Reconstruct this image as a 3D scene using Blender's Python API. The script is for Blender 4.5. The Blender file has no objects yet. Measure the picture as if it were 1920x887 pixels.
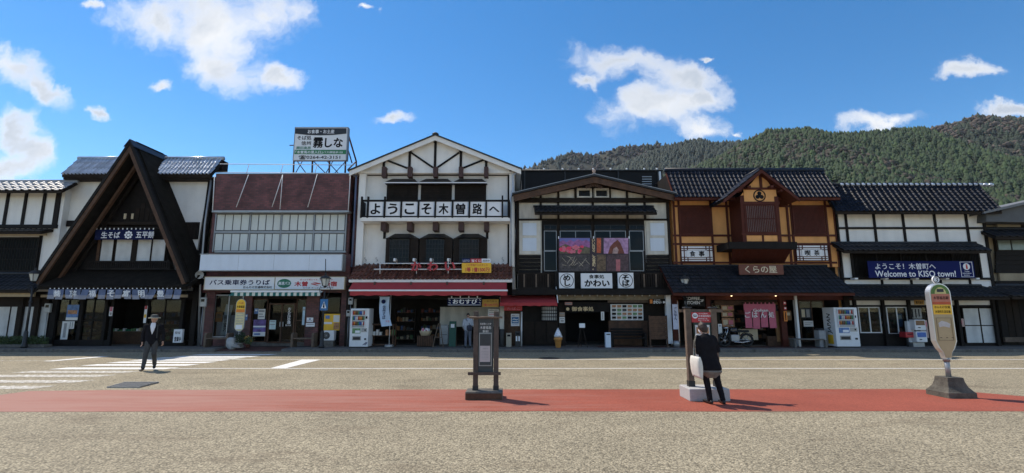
import bpy, bmesh, math, random
import numpy as np
from mathutils import Vector, Matrix, noise as mnoise
random.seed(7)
scene = bpy.context.scene
C = scene.collection
R = math.radians
# ------------------------------------------------------------------ camera
FPX, H = 900.0, 1.85
PITCH = math.atan(138 / 900)
cam = bpy.data.cameras.new('camera'); camo = bpy.data.objects.new('camera', cam); C.objects.link(camo)
camo.location = (0, 0, H); camo.rotation_euler = (R(90) + PITCH, 0, 0)
cam.sensor_width = 36; cam.lens = 36 * FPX / 1920; cam.clip_start = .05; cam.clip_end = 6000
scene.camera = camo
# ------------------------------------------------------------------ light and exposure
SUN_EL, SUN_AZ = R(55), math.atan2(-.80, .60)      # azimuth from +Y towards +X
SKY_STRENGTH, SUN_STRENGTH = .15, 2.6
vs = scene.view_settings
vs.view_transform = 'Standard'; vs.look = 'None'; vs.gamma = 1; vs.exposure = .85; vs.use_curve_mapping = False
sd = Vector((math.sin(SUN_AZ) * math.cos(SUN_EL), math.cos(SUN_AZ) * math.cos(SUN_EL), math.sin(SUN_EL)))
sl = bpy.data.lights.new('sun', 'SUN'); sl.energy = SUN_STRENGTH; sl.angle = R(.53); sl.color = (1, .90, .76)
so = bpy.data.objects.new('sun', sl); C.objects.link(so)
so.rotation_euler = (-sd).to_track_quat('-Z', 'Y').to_euler(); so.location = (-30, 20, 40)
_c, _s = math.cos(PITCH), math.sin(PITCH)
def Zr(py, Y):
    k = (443 - py) / FPX
    return H + Y * (k * _c + _s) / (_c - k * _s)
def Xr(px, py, Y):
    return (px - 960) * (Y * _c + (Zr(py, Y) - H) * _s) / FPX
def Yg(py, Z=0.):
    k = (443 - py) / FPX
    return (Z - H) * (_c - k * _s) / (k * _c + _s)
def slope_hit(py, Ye, Ze, m):                       # point on a slope rising from (Ye,Ze) seen in row py
    lo, hi = Ye, Ye + 40
    for _ in range(50):
        y = (lo + hi) / 2
        if Ze + m * (y - Ye) < Zr(py, y): lo = y
        else: hi = y
    lo2 = lo
    return lo2, Ze + m * (lo2 - Ye)
# ------------------------------------------------------------------ sky with clouds
w = bpy.data.worlds.new('World'); scene.world = w; w.use_nodes = True
nt = w.node_tree; nt.nodes.clear(); NN = nt.nodes.new; LK = nt.links.new
def nd(t, **k):
    n = NN(t)
    for a, b in k.items(): setattr(n, a, b)
    return n
def mth(op, a, b=None, c=None, clamp=False):
    n = nd('ShaderNodeMath', operation=op, use_clamp=clamp)
    for i, v in enumerate((a, b, c)):
        if v is None: continue
        if isinstance(v, (int, float)): n.inputs[i].default_value = v
        else: LK(v, n.inputs[i])
    return n.outputs[0]
def smooth(v, a, b):
    n = nd('ShaderNodeMapRange', interpolation_type='SMOOTHSTEP'); LK(v, n.inputs[0])
    n.inputs[1].default_value = a; n.inputs[2].default_value = b
    return n.outputs[0]
sky = nd('ShaderNodeTexSky', sky_type='NISHITA', sun_disc=False)
sky.sun_elevation = SUN_EL; sky.sun_rotation = SUN_AZ; sky.altitude = 1500; sky.air_density = 1.0; sky.dust_density = .1; sky.ozone_density = 2.2
tc = nd('ShaderNodeTexCoord'); sep = nd('ShaderNodeSeparateXYZ'); LK(tc.outputs['Generated'], sep.inputs[0])
dx, dy, dz = sep.outputs
yf = mth('MAXIMUM', dy, .08)
cmb = nd('ShaderNodeCombineXYZ'); LK(mth('DIVIDE', dx, yf), cmb.inputs[0]); LK(mth('DIVIDE', dz, yf), cmb.inputs[1])
UV = cmb.outputs[0]
def noise_w(scale, detail, rough, vec, off=0):
    n = nd('ShaderNodeTexNoise'); n.inputs['Scale'].default_value = scale; n.inputs['Detail'].default_value = detail; n.inputs['Roughness'].default_value = rough
    mp = nd('ShaderNodeMapping'); mp.inputs[1].default_value = (off, off * .7, 0); LK(vec, mp.inputs[0]); LK(mp.outputs[0], n.inputs[0])
    return n
wn = noise_w(6.5, 6, .62, UV)
vm = nd('ShaderNodeVectorMath', operation='MULTIPLY_ADD'); LK(wn.outputs['Color'], vm.inputs[0]); vm.inputs[1].default_value = (.19, .13, 0); vm.inputs[2].default_value = (-.095, -.065, 0)
va = nd('ShaderNodeVectorMath', operation='ADD'); LK(UV, va.inputs[0]); LK(vm.outputs[0], va.inputs[1])
CL = [(290, 38, 95, 60, .35), (400, 40, 120, 85, .25), (480, 30, 95, 70, -.2), (420, 118, 95, 42, .45), (525, 150, 60, 30, .6), (185, 10, 24, 10, .3),
      (10, 120, 90, 42, .5), (85, 165, 60, 26, .55), (20, 245, 62, 48, .5), (55, 290, 70, 42, .4), (0, 318, 90, 34, 0),
      (300, 152, 34, 11, 0), (188, 211, 24, 14, .4), (738, 216, 56, 14, 0), (682, 16, 18, 7, 0),
      (1170, 112, 105, 36, 0), (1260, 135, 90, 36, .15), (1205, 196, 120, 44, 0), (1300, 186, 72, 30, -.15), (1110, 150, 40, 18, 0),
      (1318, 95, 18, 7, 0), (1320, 250, 74, 30, .1), (1650, 226, 78, 20, -.12), (1815, 134, 66, 17, 0), (1905, 204, 70, 16, 0), (1385, 262, 20, 8, 0),
      (-260, 200, 150, 60, .2), (-420, 60, 190, 70, 0), (2200, 150, 120, 35, 0), (2420, 60, 160, 50, .1), (700, -330, 220, 80, .2), (1350, -260, 160, 60, -.2)]
def duv(px, py):
    a, v = (px - 960) / FPX, (443 - py) / FPX
    y = _c - v * _s; z = _s + v * _c
    return a / y, z / y
dist = None
for (px, py, rx, ry, rot) in CL:
    u0, v0 = duv(px, py); u1, _ = duv(px + 1, py); _, v1 = duv(px, py - 1)
    mp = nd('ShaderNodeMapping', vector_type='TEXTURE'); LK(va.outputs[0], mp.inputs[0])
    mp.inputs[1].default_value = (u0, v0, 0); mp.inputs[2].default_value = (0, 0, -rot); mp.inputs[3].default_value = (rx * (u1 - u0), ry * (v1 - v0), 1)
    ln = nd('ShaderNodeVectorMath', operation='LENGTH'); LK(mp.outputs[0], ln.inputs[0])
    dist = ln.outputs['Value'] if dist is None else mth('SMOOTH_MIN', dist, ln.outputs['Value'], .35)
n1 = noise_w(7, 9, .62, va.outputs[0], 3.1).outputs[0]
n2 = noise_w(2.6, 7, .55, va.outputs[0], 9.2).outputs[0]
dens_f = mth('ADD', mth('SUBTRACT', 1.0, dist), mth('MULTIPLY', mth('SUBTRACT', n1, .51), 2.3))
# unseen cumulus behind and overhead, cover thickened to add fill light on the fronts
zz = mth('ADD', mth('MAXIMUM', dz, 0.), .12)
cb2 = nd('ShaderNodeCombineXYZ'); LK(mth('DIVIDE', dx, zz), cb2.inputs[0]); LK(mth('DIVIDE', dy, zz), cb2.inputs[1])
g1 = noise_w(.9, 8, .58, cb2.outputs[0], 5).outputs[0]
dens_b = mth('MULTIPLY', mth('SUBTRACT', g1, .50), 6.0)
front = smooth(dy, .25, .42)
dens = mth('ADD', mth('MULTIPLY', dens_f, front), mth('MULTIPLY', dens_b, mth('SUBTRACT', 1., front)))
mask = mth('MULTIPLY', smooth(dens, -.12, .85), smooth(dz, .0, .05))
thick = mth('MULTIPLY', smooth(dens, .2, .95), smooth(mth('ADD', n2, mth('MULTIPLY', n1, .3)), .42, .78))
ccol = nd('ShaderNodeMix', data_type='RGBA'); LK(thick, ccol.inputs[0])
CK = 4.1
ccol.inputs[6].default_value = (1.0 * CK, 1.0 * CK, 1.0 * CK, 1); ccol.inputs[7].default_value = (.52 * CK, .58 * CK, .67 * CK, 1)
hs = nd('ShaderNodeHueSaturation'); hs.inputs['Saturation'].default_value = 1.31; hs.inputs['Value'].default_value = .76; LK(sky.outputs[0], hs.inputs['Color'])
tint_ = nd('ShaderNodeVectorMath', operation='MULTIPLY'); LK(hs.outputs[0], tint_.inputs[0]); tint_.inputs[1].default_value = (1.0, .945, .88)
mx = nd('ShaderNodeMix', data_type='RGBA'); LK(mth('MULTIPLY', mask, .97), mx.inputs[0]); LK(tint_.outputs[0], mx.inputs[6]); LK(ccol.outputs[2], mx.inputs[7])
bg = nd('ShaderNodeBackground'); bg.inputs[1].default_value = SKY_STRENGTH; LK(mx.outputs[2], bg.inputs[0])
wo = nd('ShaderNodeOutputWorld'); LK(bg.outputs[0], wo.inputs[0])
w.cycles.sampling_method = 'MANUAL'; w.cycles.sample_map_resolution = 1024
scene.cycles.max_bounces = 6; scene.cycles.diffuse_bounces = 3; scene.cycles.glossy_bounces = 3; scene.cycles.transmission_bounces = 6; scene.cycles.transparent_max_bounces = 8
scene.cycles.use_denoising = True
# ------------------------------------------------------------------ materials
MATS = {}
def mat(name, col, rough=.7, var=.18, scale=6, bump=0, bscale=60, metal=0, spec=.5, rand=0, streak=0, emit=0, alpha=None, trans=0, attr=None, coat=0):
    if name in MATS: return MATS[name]
    m = bpy.data.materials.new(name); m.use_nodes = True; t = m.node_tree; n = t.nodes; b = n['Principled BSDF']
    L = t.links.new
    b.inputs['Roughness'].default_value = rough; b.inputs['Metallic'].default_value = metal; b.inputs['Specular IOR Level'].default_value = spec
    if coat: b.inputs['Coat Weight'].default_value = coat; b.inputs['Coat Roughness'].default_value = .15
    tcn = n.new('ShaderNodeTexCoord'); nz = n.new('ShaderNodeTexNoise'); nz.inputs['Scale'].default_value = scale; nz.inputs['Detail'].default_value = 6; nz.inputs['Roughness'].default_value = .65
    L(tcn.outputs['Object'], nz.inputs[0])
    mr = n.new('ShaderNodeMapRange'); L(nz.outputs[0], mr.inputs[0]); mr.inputs[1].default_value = .25; mr.inputs[2].default_value = .75; mr.inputs[3].default_value = 1 - var; mr.inputs[4].default_value = 1 + var
    fac = mr.outputs[0]
    def mul(a, c):
        q = n.new('ShaderNodeMath'); q.operation = 'MULTIPLY'; L(a, q.inputs[0]); L(c, q.inputs[1]); return q.outputs[0]
    if streak:
        mp = n.new('ShaderNodeMapping'); mp.inputs[3].default_value = (1.6, 1.6, .3); L(tcn.outputs['Object'], mp.inputs[0])
        z2 = n.new('ShaderNodeTexNoise'); z2.inputs['Scale'].default_value = 1.6; z2.inputs['Detail'].default_value = 5; L(mp.outputs[0], z2.inputs[0])
        m2 = n.new('ShaderNodeMapRange'); L(z2.outputs[0], m2.inputs[0]); m2.inputs[1].default_value = .42; m2.inputs[2].default_value = .72; m2.inputs[3].default_value = 1; m2.inputs[4].default_value = 1 - streak
        fac = mul(fac, m2.outputs[0])
    if rand:
        oi = n.new('ShaderNodeObjectInfo'); m3 = n.new('ShaderNodeMapRange'); L(oi.outputs['Random'], m3.inputs[0]); m3.inputs[3].default_value = 1 - rand; m3.inputs[4].default_value = 1 + rand
        fac = mul(fac, m3.outputs[0])
    vmn = n.new('ShaderNodeVectorMath'); vmn.operation = 'SCALE'; L(fac, vmn.inputs['Scale'])
    if attr:
        at = n.new('ShaderNodeAttribute'); at.attribute_name = attr; L(at.outputs['Color'], vmn.inputs[0])
    else: vmn.inputs[0].default_value = col
    L(vmn.outputs[0], b.inputs['Base Color'])
    if bump:
        bn = n.new('ShaderNodeTexNoise'); bn.inputs['Scale'].default_value = bscale; bn.inputs['Detail'].default_value = 4; L(tcn.outputs['Object'], bn.inputs[0])
        bp = n.new('ShaderNodeBump'); bp.inputs['Strength'].default_value = bump; bp.inputs['Distance'].default_value = .02; L(bn.outputs[0], bp.inputs['Height']); L(bp.outputs[0], b.inputs['Normal'])
    if emit: L(vmn.outputs[0], b.inputs['Emission Color']); b.inputs['Emission Strength'].default_value = emit
    if alpha is not None: b.inputs['Alpha'].default_value = alpha
    if trans: b.inputs['Transmission Weight'].default_value = trans
    MATS[name] = m
    return m
PLASTER = mat('white_plaster', (.84, .82, .78), .85, .06, 1.5, .25, 30, streak=.09)
OLDPL = mat('old_plaster', (.70, .665, .585), .9, .14, 1.3, .3, 25, streak=.30)
YELLOW = mat('ochre_plaster', (.80, .39, .135), .9, .10, 2.2, .3, 40, streak=.15)
BLACKW = mat('black_timber', (.013, .0105, .0095), .7, .35, 5, .3, 30, streak=.3, spec=.2)
DARKW = mat('dark_timber', (.022, .0155, .0115), .75, .35, 5, .4, 30, streak=.35, spec=.2)
BROWNW = mat('brown_timber', (.095, .045, .022), .75, .45, 7, .4, 25, streak=.4)
GREYW = mat('weathered_timber', (.16, .115, .082), .85, .35, 8, .4, 25, streak=.35)
REDW = mat('red_brown_timber', (.085, .022, .014), .65, .25, 5, .2, 30, spec=.2)
MAROON = mat('maroon_timber', (.062, .03, .026), .7, .25, 5, .2, 30)
TILE_K = mat('glazed_dark_tile', (.014, .018, .030), .42, .3, 3, 0, rand=.35, spec=.16)
TILE_S = mat('glint_silver_tile', (.50, .53, .58), .30, .2, 4, 0, rand=.2, metal=.55)  # base colour lifted to stand in for sun glint on the tiles
TILE_G = mat('grey_tile', (.30, .32, .35), .48, .25, 4, 0, rand=.25)
TILE_B = mat('matt_black_tile', (.015, .018, .024), .5, .3, 4, 0, rand=.3)
TILE_R = mat('red_brown_tile', (.115, .04, .026), .55, .3, 5, 0, rand=.35)
THATCH = mat('bark_thatch', (.016, .0135, .011), .95, .5, 3, .9, 22, spec=.1)
METALW = mat('white_metal', (.74, .75, .76), .45, .06, 3)
METALG = mat('grey_metal', (.34, .35, .36), .45, .15, 5, metal=.6)
METALD = mat('dark_metal', (.03, .031, .033), .5, .2, 6, metal=.3)
RUST = mat('rusty_steel', (.10, .05, .035), .8, .4, 8, .2, 40)
ALU = mat('aluminium', (.30, .31, .32), .5, .1, 5, metal=.8)
WHITE = mat('sign_white', (.80, .81, .83), .55, .04, 2)
PANEL = mat('bluish_white_panel', (.66, .73, .82), .5, .04, 1.5, streak=.08)
INK = mat('black_ink', (.010, .010, .013), .8, .05, spec=.15)
NAVY = mat('navy_cloth', (.011, .016, .062), .9, .12, 8, spec=.15)
NAVYB = mat('navy_banner', (.009, .015, .095), .8, .06, 2, spec=.15)
CREAM = mat('cream_paint', (.62, .52, .36), .7, .12, 3)
RED = mat('red_canvas', (.36, .032, .036), .75, .12, 3, .15, 20)
REDP = mat('red_paint', (.48, .03, .035), .5, .08, 4)
GREENP = mat('green_paint', (.02, .17, .10), .5, .08)
GOLD = mat('gold_lettering', (.72, .55, .30), .5, .05)
YEL = mat('yellow_print', (.85, .50, .03), .5, .06)
CONC = mat('concrete', (.30, .29, .27), .9, .22, 5, .4, 40, streak=.15)
CONCD = mat('old_concrete', (.14, .13, .115), .95, .4, 7, .6, 35, streak=.3)
GRANITE = mat('granite', (.46, .45, .44), .8, .2, 60, .2, 120)
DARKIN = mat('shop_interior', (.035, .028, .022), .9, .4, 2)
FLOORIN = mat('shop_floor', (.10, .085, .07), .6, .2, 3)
FROST = mat('frosted_pane', (.62, .65, .62), .45, .07, 2, streak=.06)
CURTAIN = mat('curtain_pane', (.62, .63, .62), .6, .12, 2.5, streak=.2)
MESHD = mat('black_netting', (.008, .008, .009), .9, .3, 10)
PAPER = mat('paper', (.74, .73, .70), .7, .06, 4)
def glassmat(name, col, rough=.03):
    m = mat(name, col, rough, .1, 2, spec=.12); return m
GLASS = glassmat('dark_window_glass', (.014, .017, .018))
def dimmed_glass():
    m = bpy.data.materials.new('dimmed_glass'); m.use_nodes = True; n = m.node_tree.nodes; n.clear(); L = m.node_tree.links.new
    g = n.new('ShaderNodeBsdfGlossy'); g.inputs['Roughness'].default_value = .02; t = n.new('ShaderNodeBsdfTransparent'); t.inputs[0].default_value = (.62, .66, .66, 1)  # pane tint darkened, putting the rooms' shade into the glass
    f = n.new('ShaderNodeFresnel'); f.inputs[0].default_value = 1.28; mx_ = n.new('ShaderNodeMixShader'); o = n.new('ShaderNodeOutputMaterial')
    L(f.outputs[0], mx_.inputs[0]); L(t.outputs[0], mx_.inputs[1]); L(g.outputs[0], mx_.inputs[2]); L(mx_.outputs[0], o.inputs[0])
    return m
DIMGLASS = dimmed_glass()
def brickmat(name, c1, c2, mortar, sx, sz):
    m = bpy.data.materials.new(name); m.use_nodes = True; t = m.node_tree; n = t.nodes; b = n['Principled BSDF']; L = t.links.new
    tcn = n.new('ShaderNodeTexCoord'); sp = n.new('ShaderNodeSeparateXYZ'); L(tcn.outputs['Object'], sp.inputs[0])
    ad = n.new('ShaderNodeMath'); L(sp.outputs[0], ad.inputs[0]); L(sp.outputs[1], ad.inputs[1])
    cb = n.new('ShaderNodeCombineXYZ'); L(ad.outputs[0], cb.inputs[0]); L(sp.outputs[2], cb.inputs[1])
    br = n.new('ShaderNodeTexBrick'); L(cb.outputs[0], br.inputs[0]); br.inputs['Color1'].default_value = (*c1, 1); br.inputs['Color2'].default_value = (*c2, 1); br.inputs['Mortar'].default_value = (*mortar, 1)
    br.inputs['Scale'].default_value = 1; br.inputs['Brick Width'].default_value = sx; br.inputs['Row Height'].default_value = sz; br.inputs['Mortar Size'].default_value = .008
    nz = n.new('ShaderNodeTexNoise'); nz.inputs['Scale'].default_value = 1.6; nz.inputs['Detail'].default_value = 8; L(tcn.outputs['Object'], nz.inputs[0])
    mr = n.new('ShaderNodeMapRange'); L(nz.outputs[0], mr.inputs[0]); mr.inputs[1].default_value = .3; mr.inputs[2].default_value = .7; mr.inputs[3].default_value = .55; mr.inputs[4].default_value = 1.25
    v = n.new('ShaderNodeVectorMath'); v.operation = 'SCALE'; L(br.outputs[0], v.inputs[0]); L(mr.outputs[0], v.inputs['Scale']); L(v.outputs[0], b.inputs['Base Color'])
    bp = n.new('ShaderNodeBump'); bp.inputs['Strength'].default_value = .5; bp.inputs['Distance'].default_value = .01; bp.invert = True; L(br.outputs['Fac'], bp.inputs['Height']); L(bp.outputs[0], b.inputs['Normal'])
    b.inputs['Roughness'].default_value = .55
    return m
BRICK = brickmat('maroon_brick_tile', (.19, .060, .056), (.105, .034, .034), (.06, .045, .045), .23, .09)
PAVER = brickmat('red_pavers', (.13, .05, .04), (.10, .045, .035), (.06, .05, .045), .22, .11)
# ------------------------------------------------------------------ building helpers
W = {}          # world position of each object's origin
XF = [None]     # optional transform applied to new geometry
def base(name, data, parent, loc=(0, 0, 0)):
    o = bpy.data.objects.new(name, data); C.objects.link(o)
    loc = Vector(loc)
    if parent is not None:
        o.parent = parent; o.location = loc - W[parent]
    else: o.location = loc
    W[o] = loc
    return o
def tag(o, label, cat=None, group=None, kind=None):
    if label: o['label'] = label
    if cat: o['category'] = cat
    if group: o['group'] = group
    if kind: o['kind'] = kind
    return o
def thing(name, label, cat, loc=(0, 0, 0), group=None):
    o = base(name, None, None, loc); o.empty_display_size = .2
    return tag(o, label, cat, group)
def mo(name, verts, faces, m, parent=None, smooth=False, mats=None, midx=None):
    me = bpy.data.meshes.new(name)
    if XF[0] is not None: verts = [XF[0] @ Vector(v) for v in verts]
    me.from_pydata([tuple(v) for v in verts], [], faces)
    for q in (mats or [m]): me.materials.append(q)
    if midx: me.polygons.foreach_set('material_index', midx)
    if smooth: me.polygons.foreach_set('use_smooth', [True] * len(me.polygons))
    me.update()
    return base(name, me, parent)
BF = [(0, 3, 2, 1), (4, 5, 6, 7), (0, 1, 5, 4), (1, 2, 6, 5), (2, 3, 7, 6), (3, 0, 4, 7)]
def bv(x0, x1, y0, y1, z0, z1):
    return [(x0, y0, z0), (x1, y0, z0), (x1, y1, z0), (x0, y1, z0), (x0, y0, z1), (x1, y0, z1), (x1, y1, z1), (x0, y1, z1)]
def box(name, x0, x1, y0, y1, z0, z1, m, parent=None):
    if x0 > x1: x0, x1 = x1, x0
    if y0 > y1: y0, y1 = y1, y0
    if z0 > z1: z0, z1 = z1, z0
    return mo(name, bv(x0, x1, y0, y1, z0, z1), BF, m, parent)
def boxes(name, lst, m, parent=None):
    v, f = [], []
    for b in lst:
        k = len(v); v += bv(*b); f += [tuple(i + k for i in q) for q in BF]
    return mo(name, v, f, m, parent)
def bbox(name, x0, x1, y0, y1, z0, z1, m, parent=None, r=.02, seg=2, smooth=False):
    bm = bmesh.new(); vs_ = [bm.verts.new(v) for v in bv(x0, x1, y0, y1, z0, z1)]
    for q in BF: bm.faces.new([vs_[i] for i in q])
    bmesh.ops.bevel(bm, geom=bm.edges[:], offset=r, segments=seg, affect='EDGES', profile=.5)
    bm.verts.index_update()
    v = [tuple(x.co) for x in bm.verts]; f = [tuple(x.index for x in q.verts) for q in bm.faces]; bm.free()
    return mo(name, v, f, m, parent, smooth)
def prism(name, poly, y0, y1, m, parent=None):            # polygon in X,Z extruded along Y
    n = len(poly)
    a = sum(poly[i][0] * poly[(i + 1) % n][1] - poly[(i + 1) % n][0] * poly[i][1] for i in range(n))
    if a < 0: poly = poly[::-1]
    v = [(x, y0, z) for x, z in poly] + [(x, y1, z) for x, z in poly]
    f = [tuple(range(n)), tuple(range(2 * n - 1, n - 1, -1))] + [(i, i + n, (i + 1) % n + n, (i + 1) % n) for i in range(n)]
    f = [tuple(q) for q in f]
    return mo(name, v, f, m, parent)
def xprism(name, poly, x0, x1, m, parent=None):           # polygon in Y,Z extruded along X
    n = len(poly)
    v = [(x0, y, z) for y, z in poly] + [(x1, y, z) for y, z in poly]
    f = [tuple(range(n)), tuple(range(2 * n - 1, n - 1, -1))] + [(i, i + n, (i + 1) % n + n, (i + 1) % n) for i in range(n)]
    o = mo(name, v, f, m, parent)
    bm = bmesh.new(); bm.from_mesh(o.data); bmesh.ops.recalc_face_normals(bm, faces=bm.faces[:]); bm.to_mesh(o.data); bm.free()
    return o
def pb(name, px0, py0, px1, py1, Y, d, m, parent=None, ref=None):   # box whose front face fills a picture rectangle at depth Y
    r = (py0 + py1) / 2 if ref is None else ref
    return box(name, Xr(px0, r, Y), Xr(px1, r, Y), Y, Y + d, Zr(py1, Y), Zr(py0, Y), m, parent)
def pp(name, pts, Y, d, m, parent=None):
    return prism(name, [(Xr(a, b, Y), Zr(b, Y)) for a, b in pts], Y, Y + d, m, parent)
def bar(name, p, q, w_, t_, m, parent=None):               # rectangular bar between two points
    p, q = Vector(p), Vector(q); d = (q - p).normalized()
    u = d.cross(Vector((0, 1, 0)))
    if u.length < .1: u = Vector((1, 0, 0))
    u.normalize(); v = d.cross(u)
    pts = []
    for e in (p, q):
        for (a, b) in ((-1, -1), (1, -1), (1, 1), (-1, 1)): pts.append(e + u * a * w_ / 2 + v * b * t_ / 2)
    return mo(name, pts, BF, m, parent)
def tube(name, pts, r, m, parent=None, n=8, smooth=True, closed_ends=True):
    pts = [Vector(p) for p in pts]; rr = r if isinstance(r, (list, tuple)) else [r] * len(pts)
    v, f = [], []
    for i, p in enumerate(pts):
        d = (pts[min(i + 1, len(pts) - 1)] - pts[max(i - 1, 0)]).normalized()
        u = d.cross(Vector((0, 1, 0)) if abs(d.y) < .9 else Vector((1, 0, 0))).normalized(); k = d.cross(u)
        for j in range(n):
            a = 2 * math.pi * j / n; v.append(p + (u * math.cos(a) + k * math.sin(a)) * rr[i])
    for i in range(len(pts) - 1):
        for j in range(n): f.append((i * n + j, i * n + (j + 1) % n, (i + 1) * n + (j + 1) % n, (i + 1) * n + j))
    f.append(tuple(range(n))[::-1]); f.append(tuple(range((len(pts) - 1) * n, len(pts) * n)))
    return mo(name, v, f, m, parent, smooth)
def lathe(name, prof, c, m, parent=None, n=16, smooth=True, sx=1, sy=1):
    v, f = [], []
    for r, z in prof:
        for j in range(n):
            a = 2 * math.pi * j / n; v.append((c[0] + r * math.cos(a) * sx, c[1] + r * math.sin(a) * sy, c[2] + z))
    for i in range(len(prof) - 1):
        for j in range(n): f.append((i * n + j, i * n + (j + 1) % n, (i + 1) * n + (j + 1) % n, (i + 1) * n + j))
    f.append(tuple(range(n))[::-1]); f.append(tuple(range((len(prof) - 1) * n, len(prof) * n)))
    return mo(name, v, f, m, parent, smooth)
def disc(name, cx, cz, r, y0, y1, m, parent=None, n=28, rz=None):
    return prism(name, [(cx + r * math.cos(2 * math.pi * i / n), cz + (rz or r) * math.sin(2 * math.pi * i / n)) for i in range(n)], y0, y1, m, parent)
def lettering(s, x0, x1, z0, z1, y, m, parent, bold=.012, fit='both', name='lettering', lines=1, vertical=False, thick=.006, shear=0):
    cu = bpy.data.curves.new('lettering', 'FONT'); cu.size = 1; cu.offset = 0; cu.extrude = .5; cu.resolution_u = 3; cu.shear = shear
    cu.body = '\n'.join(s) if vertical else s
    if vertical: cu.space_line = .82
    to = bpy.data.objects.new('lettering', cu)
    me = bpy.data.meshes.new_from_object(to); bpy.data.objects.remove(to)
    co = np.zeros(len(me.vertices) * 3, 'f'); me.vertices.foreach_get('co', co); co = co.reshape(-1, 3)
    if not len(co): return None
    if bold > .009 and z1 - z0 > .11 and not (vertical and z1 - z0 < .5):                                        # heavier strokes: overlaid copies a hair apart in depth
        q = bold * .8
        fl_ = [tuple(f.vertices) for f in me.polygons]; vv_ = [tuple(c_) for c_ in co]; ff_ = list(fl_); n_ = len(vv_)
        top_ = [f for f in fl_ if all(co[i][2] > .49 for i in f)] if len(fl_) > 1500 else fl_
        for k, (a, b) in enumerate(((q, 0), (-q, 0), (0, q), (0, -q), (q * .7, q * .7), (-q * .7, -q * .7), (q * .7, -q * .7), (-q * .7, q * .7))):
            off_ = len(vv_); vv_ += [(c_[0] + a, c_[1] + b, c_[2] - .02 * (k + 1)) for c_ in co]; ff_ += [tuple(i + off_ for i in f) for f in top_]
        me2 = bpy.data.meshes.new(name); me2.from_pydata(vv_, [], ff_); bpy.data.meshes.remove(me); me = me2; co = np.array(vv_, 'f')
    lo, hi = co.min(0), co.max(0); sx = (x1 - x0) / max(hi[0] - lo[0], 1e-4); sz = (z1 - z0) / max(hi[1] - lo[1], 1e-4)
    if fit == 'h': sx = min(sx, sz)
    ox = (x0 + x1) / 2 - sx * (lo[0] + hi[0]) / 2
    out = np.empty_like(co); out[:, 0] = co[:, 0] * sx + ox; out[:, 2] = (co[:, 1] - lo[1]) * sz + z0; out[:, 1] = y - (co[:, 2] + .5) * thick
    if XF[0] is not None: out = np.array([XF[0] @ Vector(p) for p in out], 'f')
    me.vertices.foreach_set('co', out.ravel()); me.materials.clear(); me.materials.append(m); me.update(); me.name = name
    return base(name, me, parent)
def plet(s, px0, py0, px1, py1, Y, m, parent, **k):
    r = (py0 + py1) / 2
    return lettering(s, Xr(px0, r, Y), Xr(px1, r, Y), Zr(py1, Y), Zr(py0, Y), Y, m, parent, **k)
# ---- clay tile roofs: every tile its own part
def tile_mesh(name, wx, wy, m, h=.035, flat=False):
    prof = [(0, .35), (.12, .08), (.3, 0), (.5, .02), (.64, .25), (.74, .8), (.84, 1.), (.94, .8), (1.04, .35)]
    if flat: prof = [(0, .5), (.06, .1), (.5, 0), (.86, .1), (.93, .9), (1.03, .5)]
    n = len(prof); v, f = [], []
    for yy, dz_ in ((0, .045), (1.12, .0)):
        for u, z in prof: v.append(((u - .5) * wx, yy * wy, z * h + dz_))
    for u, z in prof: v.append(((u - .5) * wx, 0, z * h + .045 - .035))
    for i in range(n - 1):
        f.append((i, i + 1, n + i + 1, n + i)); f.append((2 * n + i, 2 * n + i + 1, i + 1, i))
    me = bpy.data.meshes.new(name); me.from_pydata(v, [], f); me.materials.append(m); me.update()
    return me
def tiled_roof(parent, x0, x1, Ye, Ze, Yr, Zrr, cols, rows, m, under=DARKW, ridge=True, h=.035, slab=.12, flat=False, ridge_r=.09, name='roof', skew=0):
    L = math.hypot(Yr - Ye, Zrr - Ze); a = math.atan2(Zrr - Ze, Yr - Ye)
    ny, nz = -math.sin(a), math.cos(a)
    o = .005
    rf = xprism(name, [(Ye, Ze - .01), (Yr, Zrr - .01), (Yr - ny * slab, Zrr - slab), (Ye - ny * slab * .3, Ze - slab)], x0, x1, under, parent)
    wx, wy = (x1 - x0) / cols, L / rows
    me = tile_mesh('tile', wx, wy, m, h, flat)
    for r_ in range(rows):
        for c_ in range(cols):
            t = r_ * wy
            p = Vector((x0 + (c_ + .5) * wx, Ye + t * math.cos(a) + ny * o, Ze + t * math.sin(a) + nz * o))
            ob = base('tile', me, rf, p); ob.rotation_euler = (a + random.uniform(-.006, .006), random.uniform(-.008, .008), random.uniform(-.006, .006))
    if ridge:
        tube('ridge_cap', [(x0 - .05, Yr, Zrr + .04), (x1 + .05, Yr, Zrr + .04)], ridge_r, m, rf, 10)
    return rf
def gable_end_tiles(): pass
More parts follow.
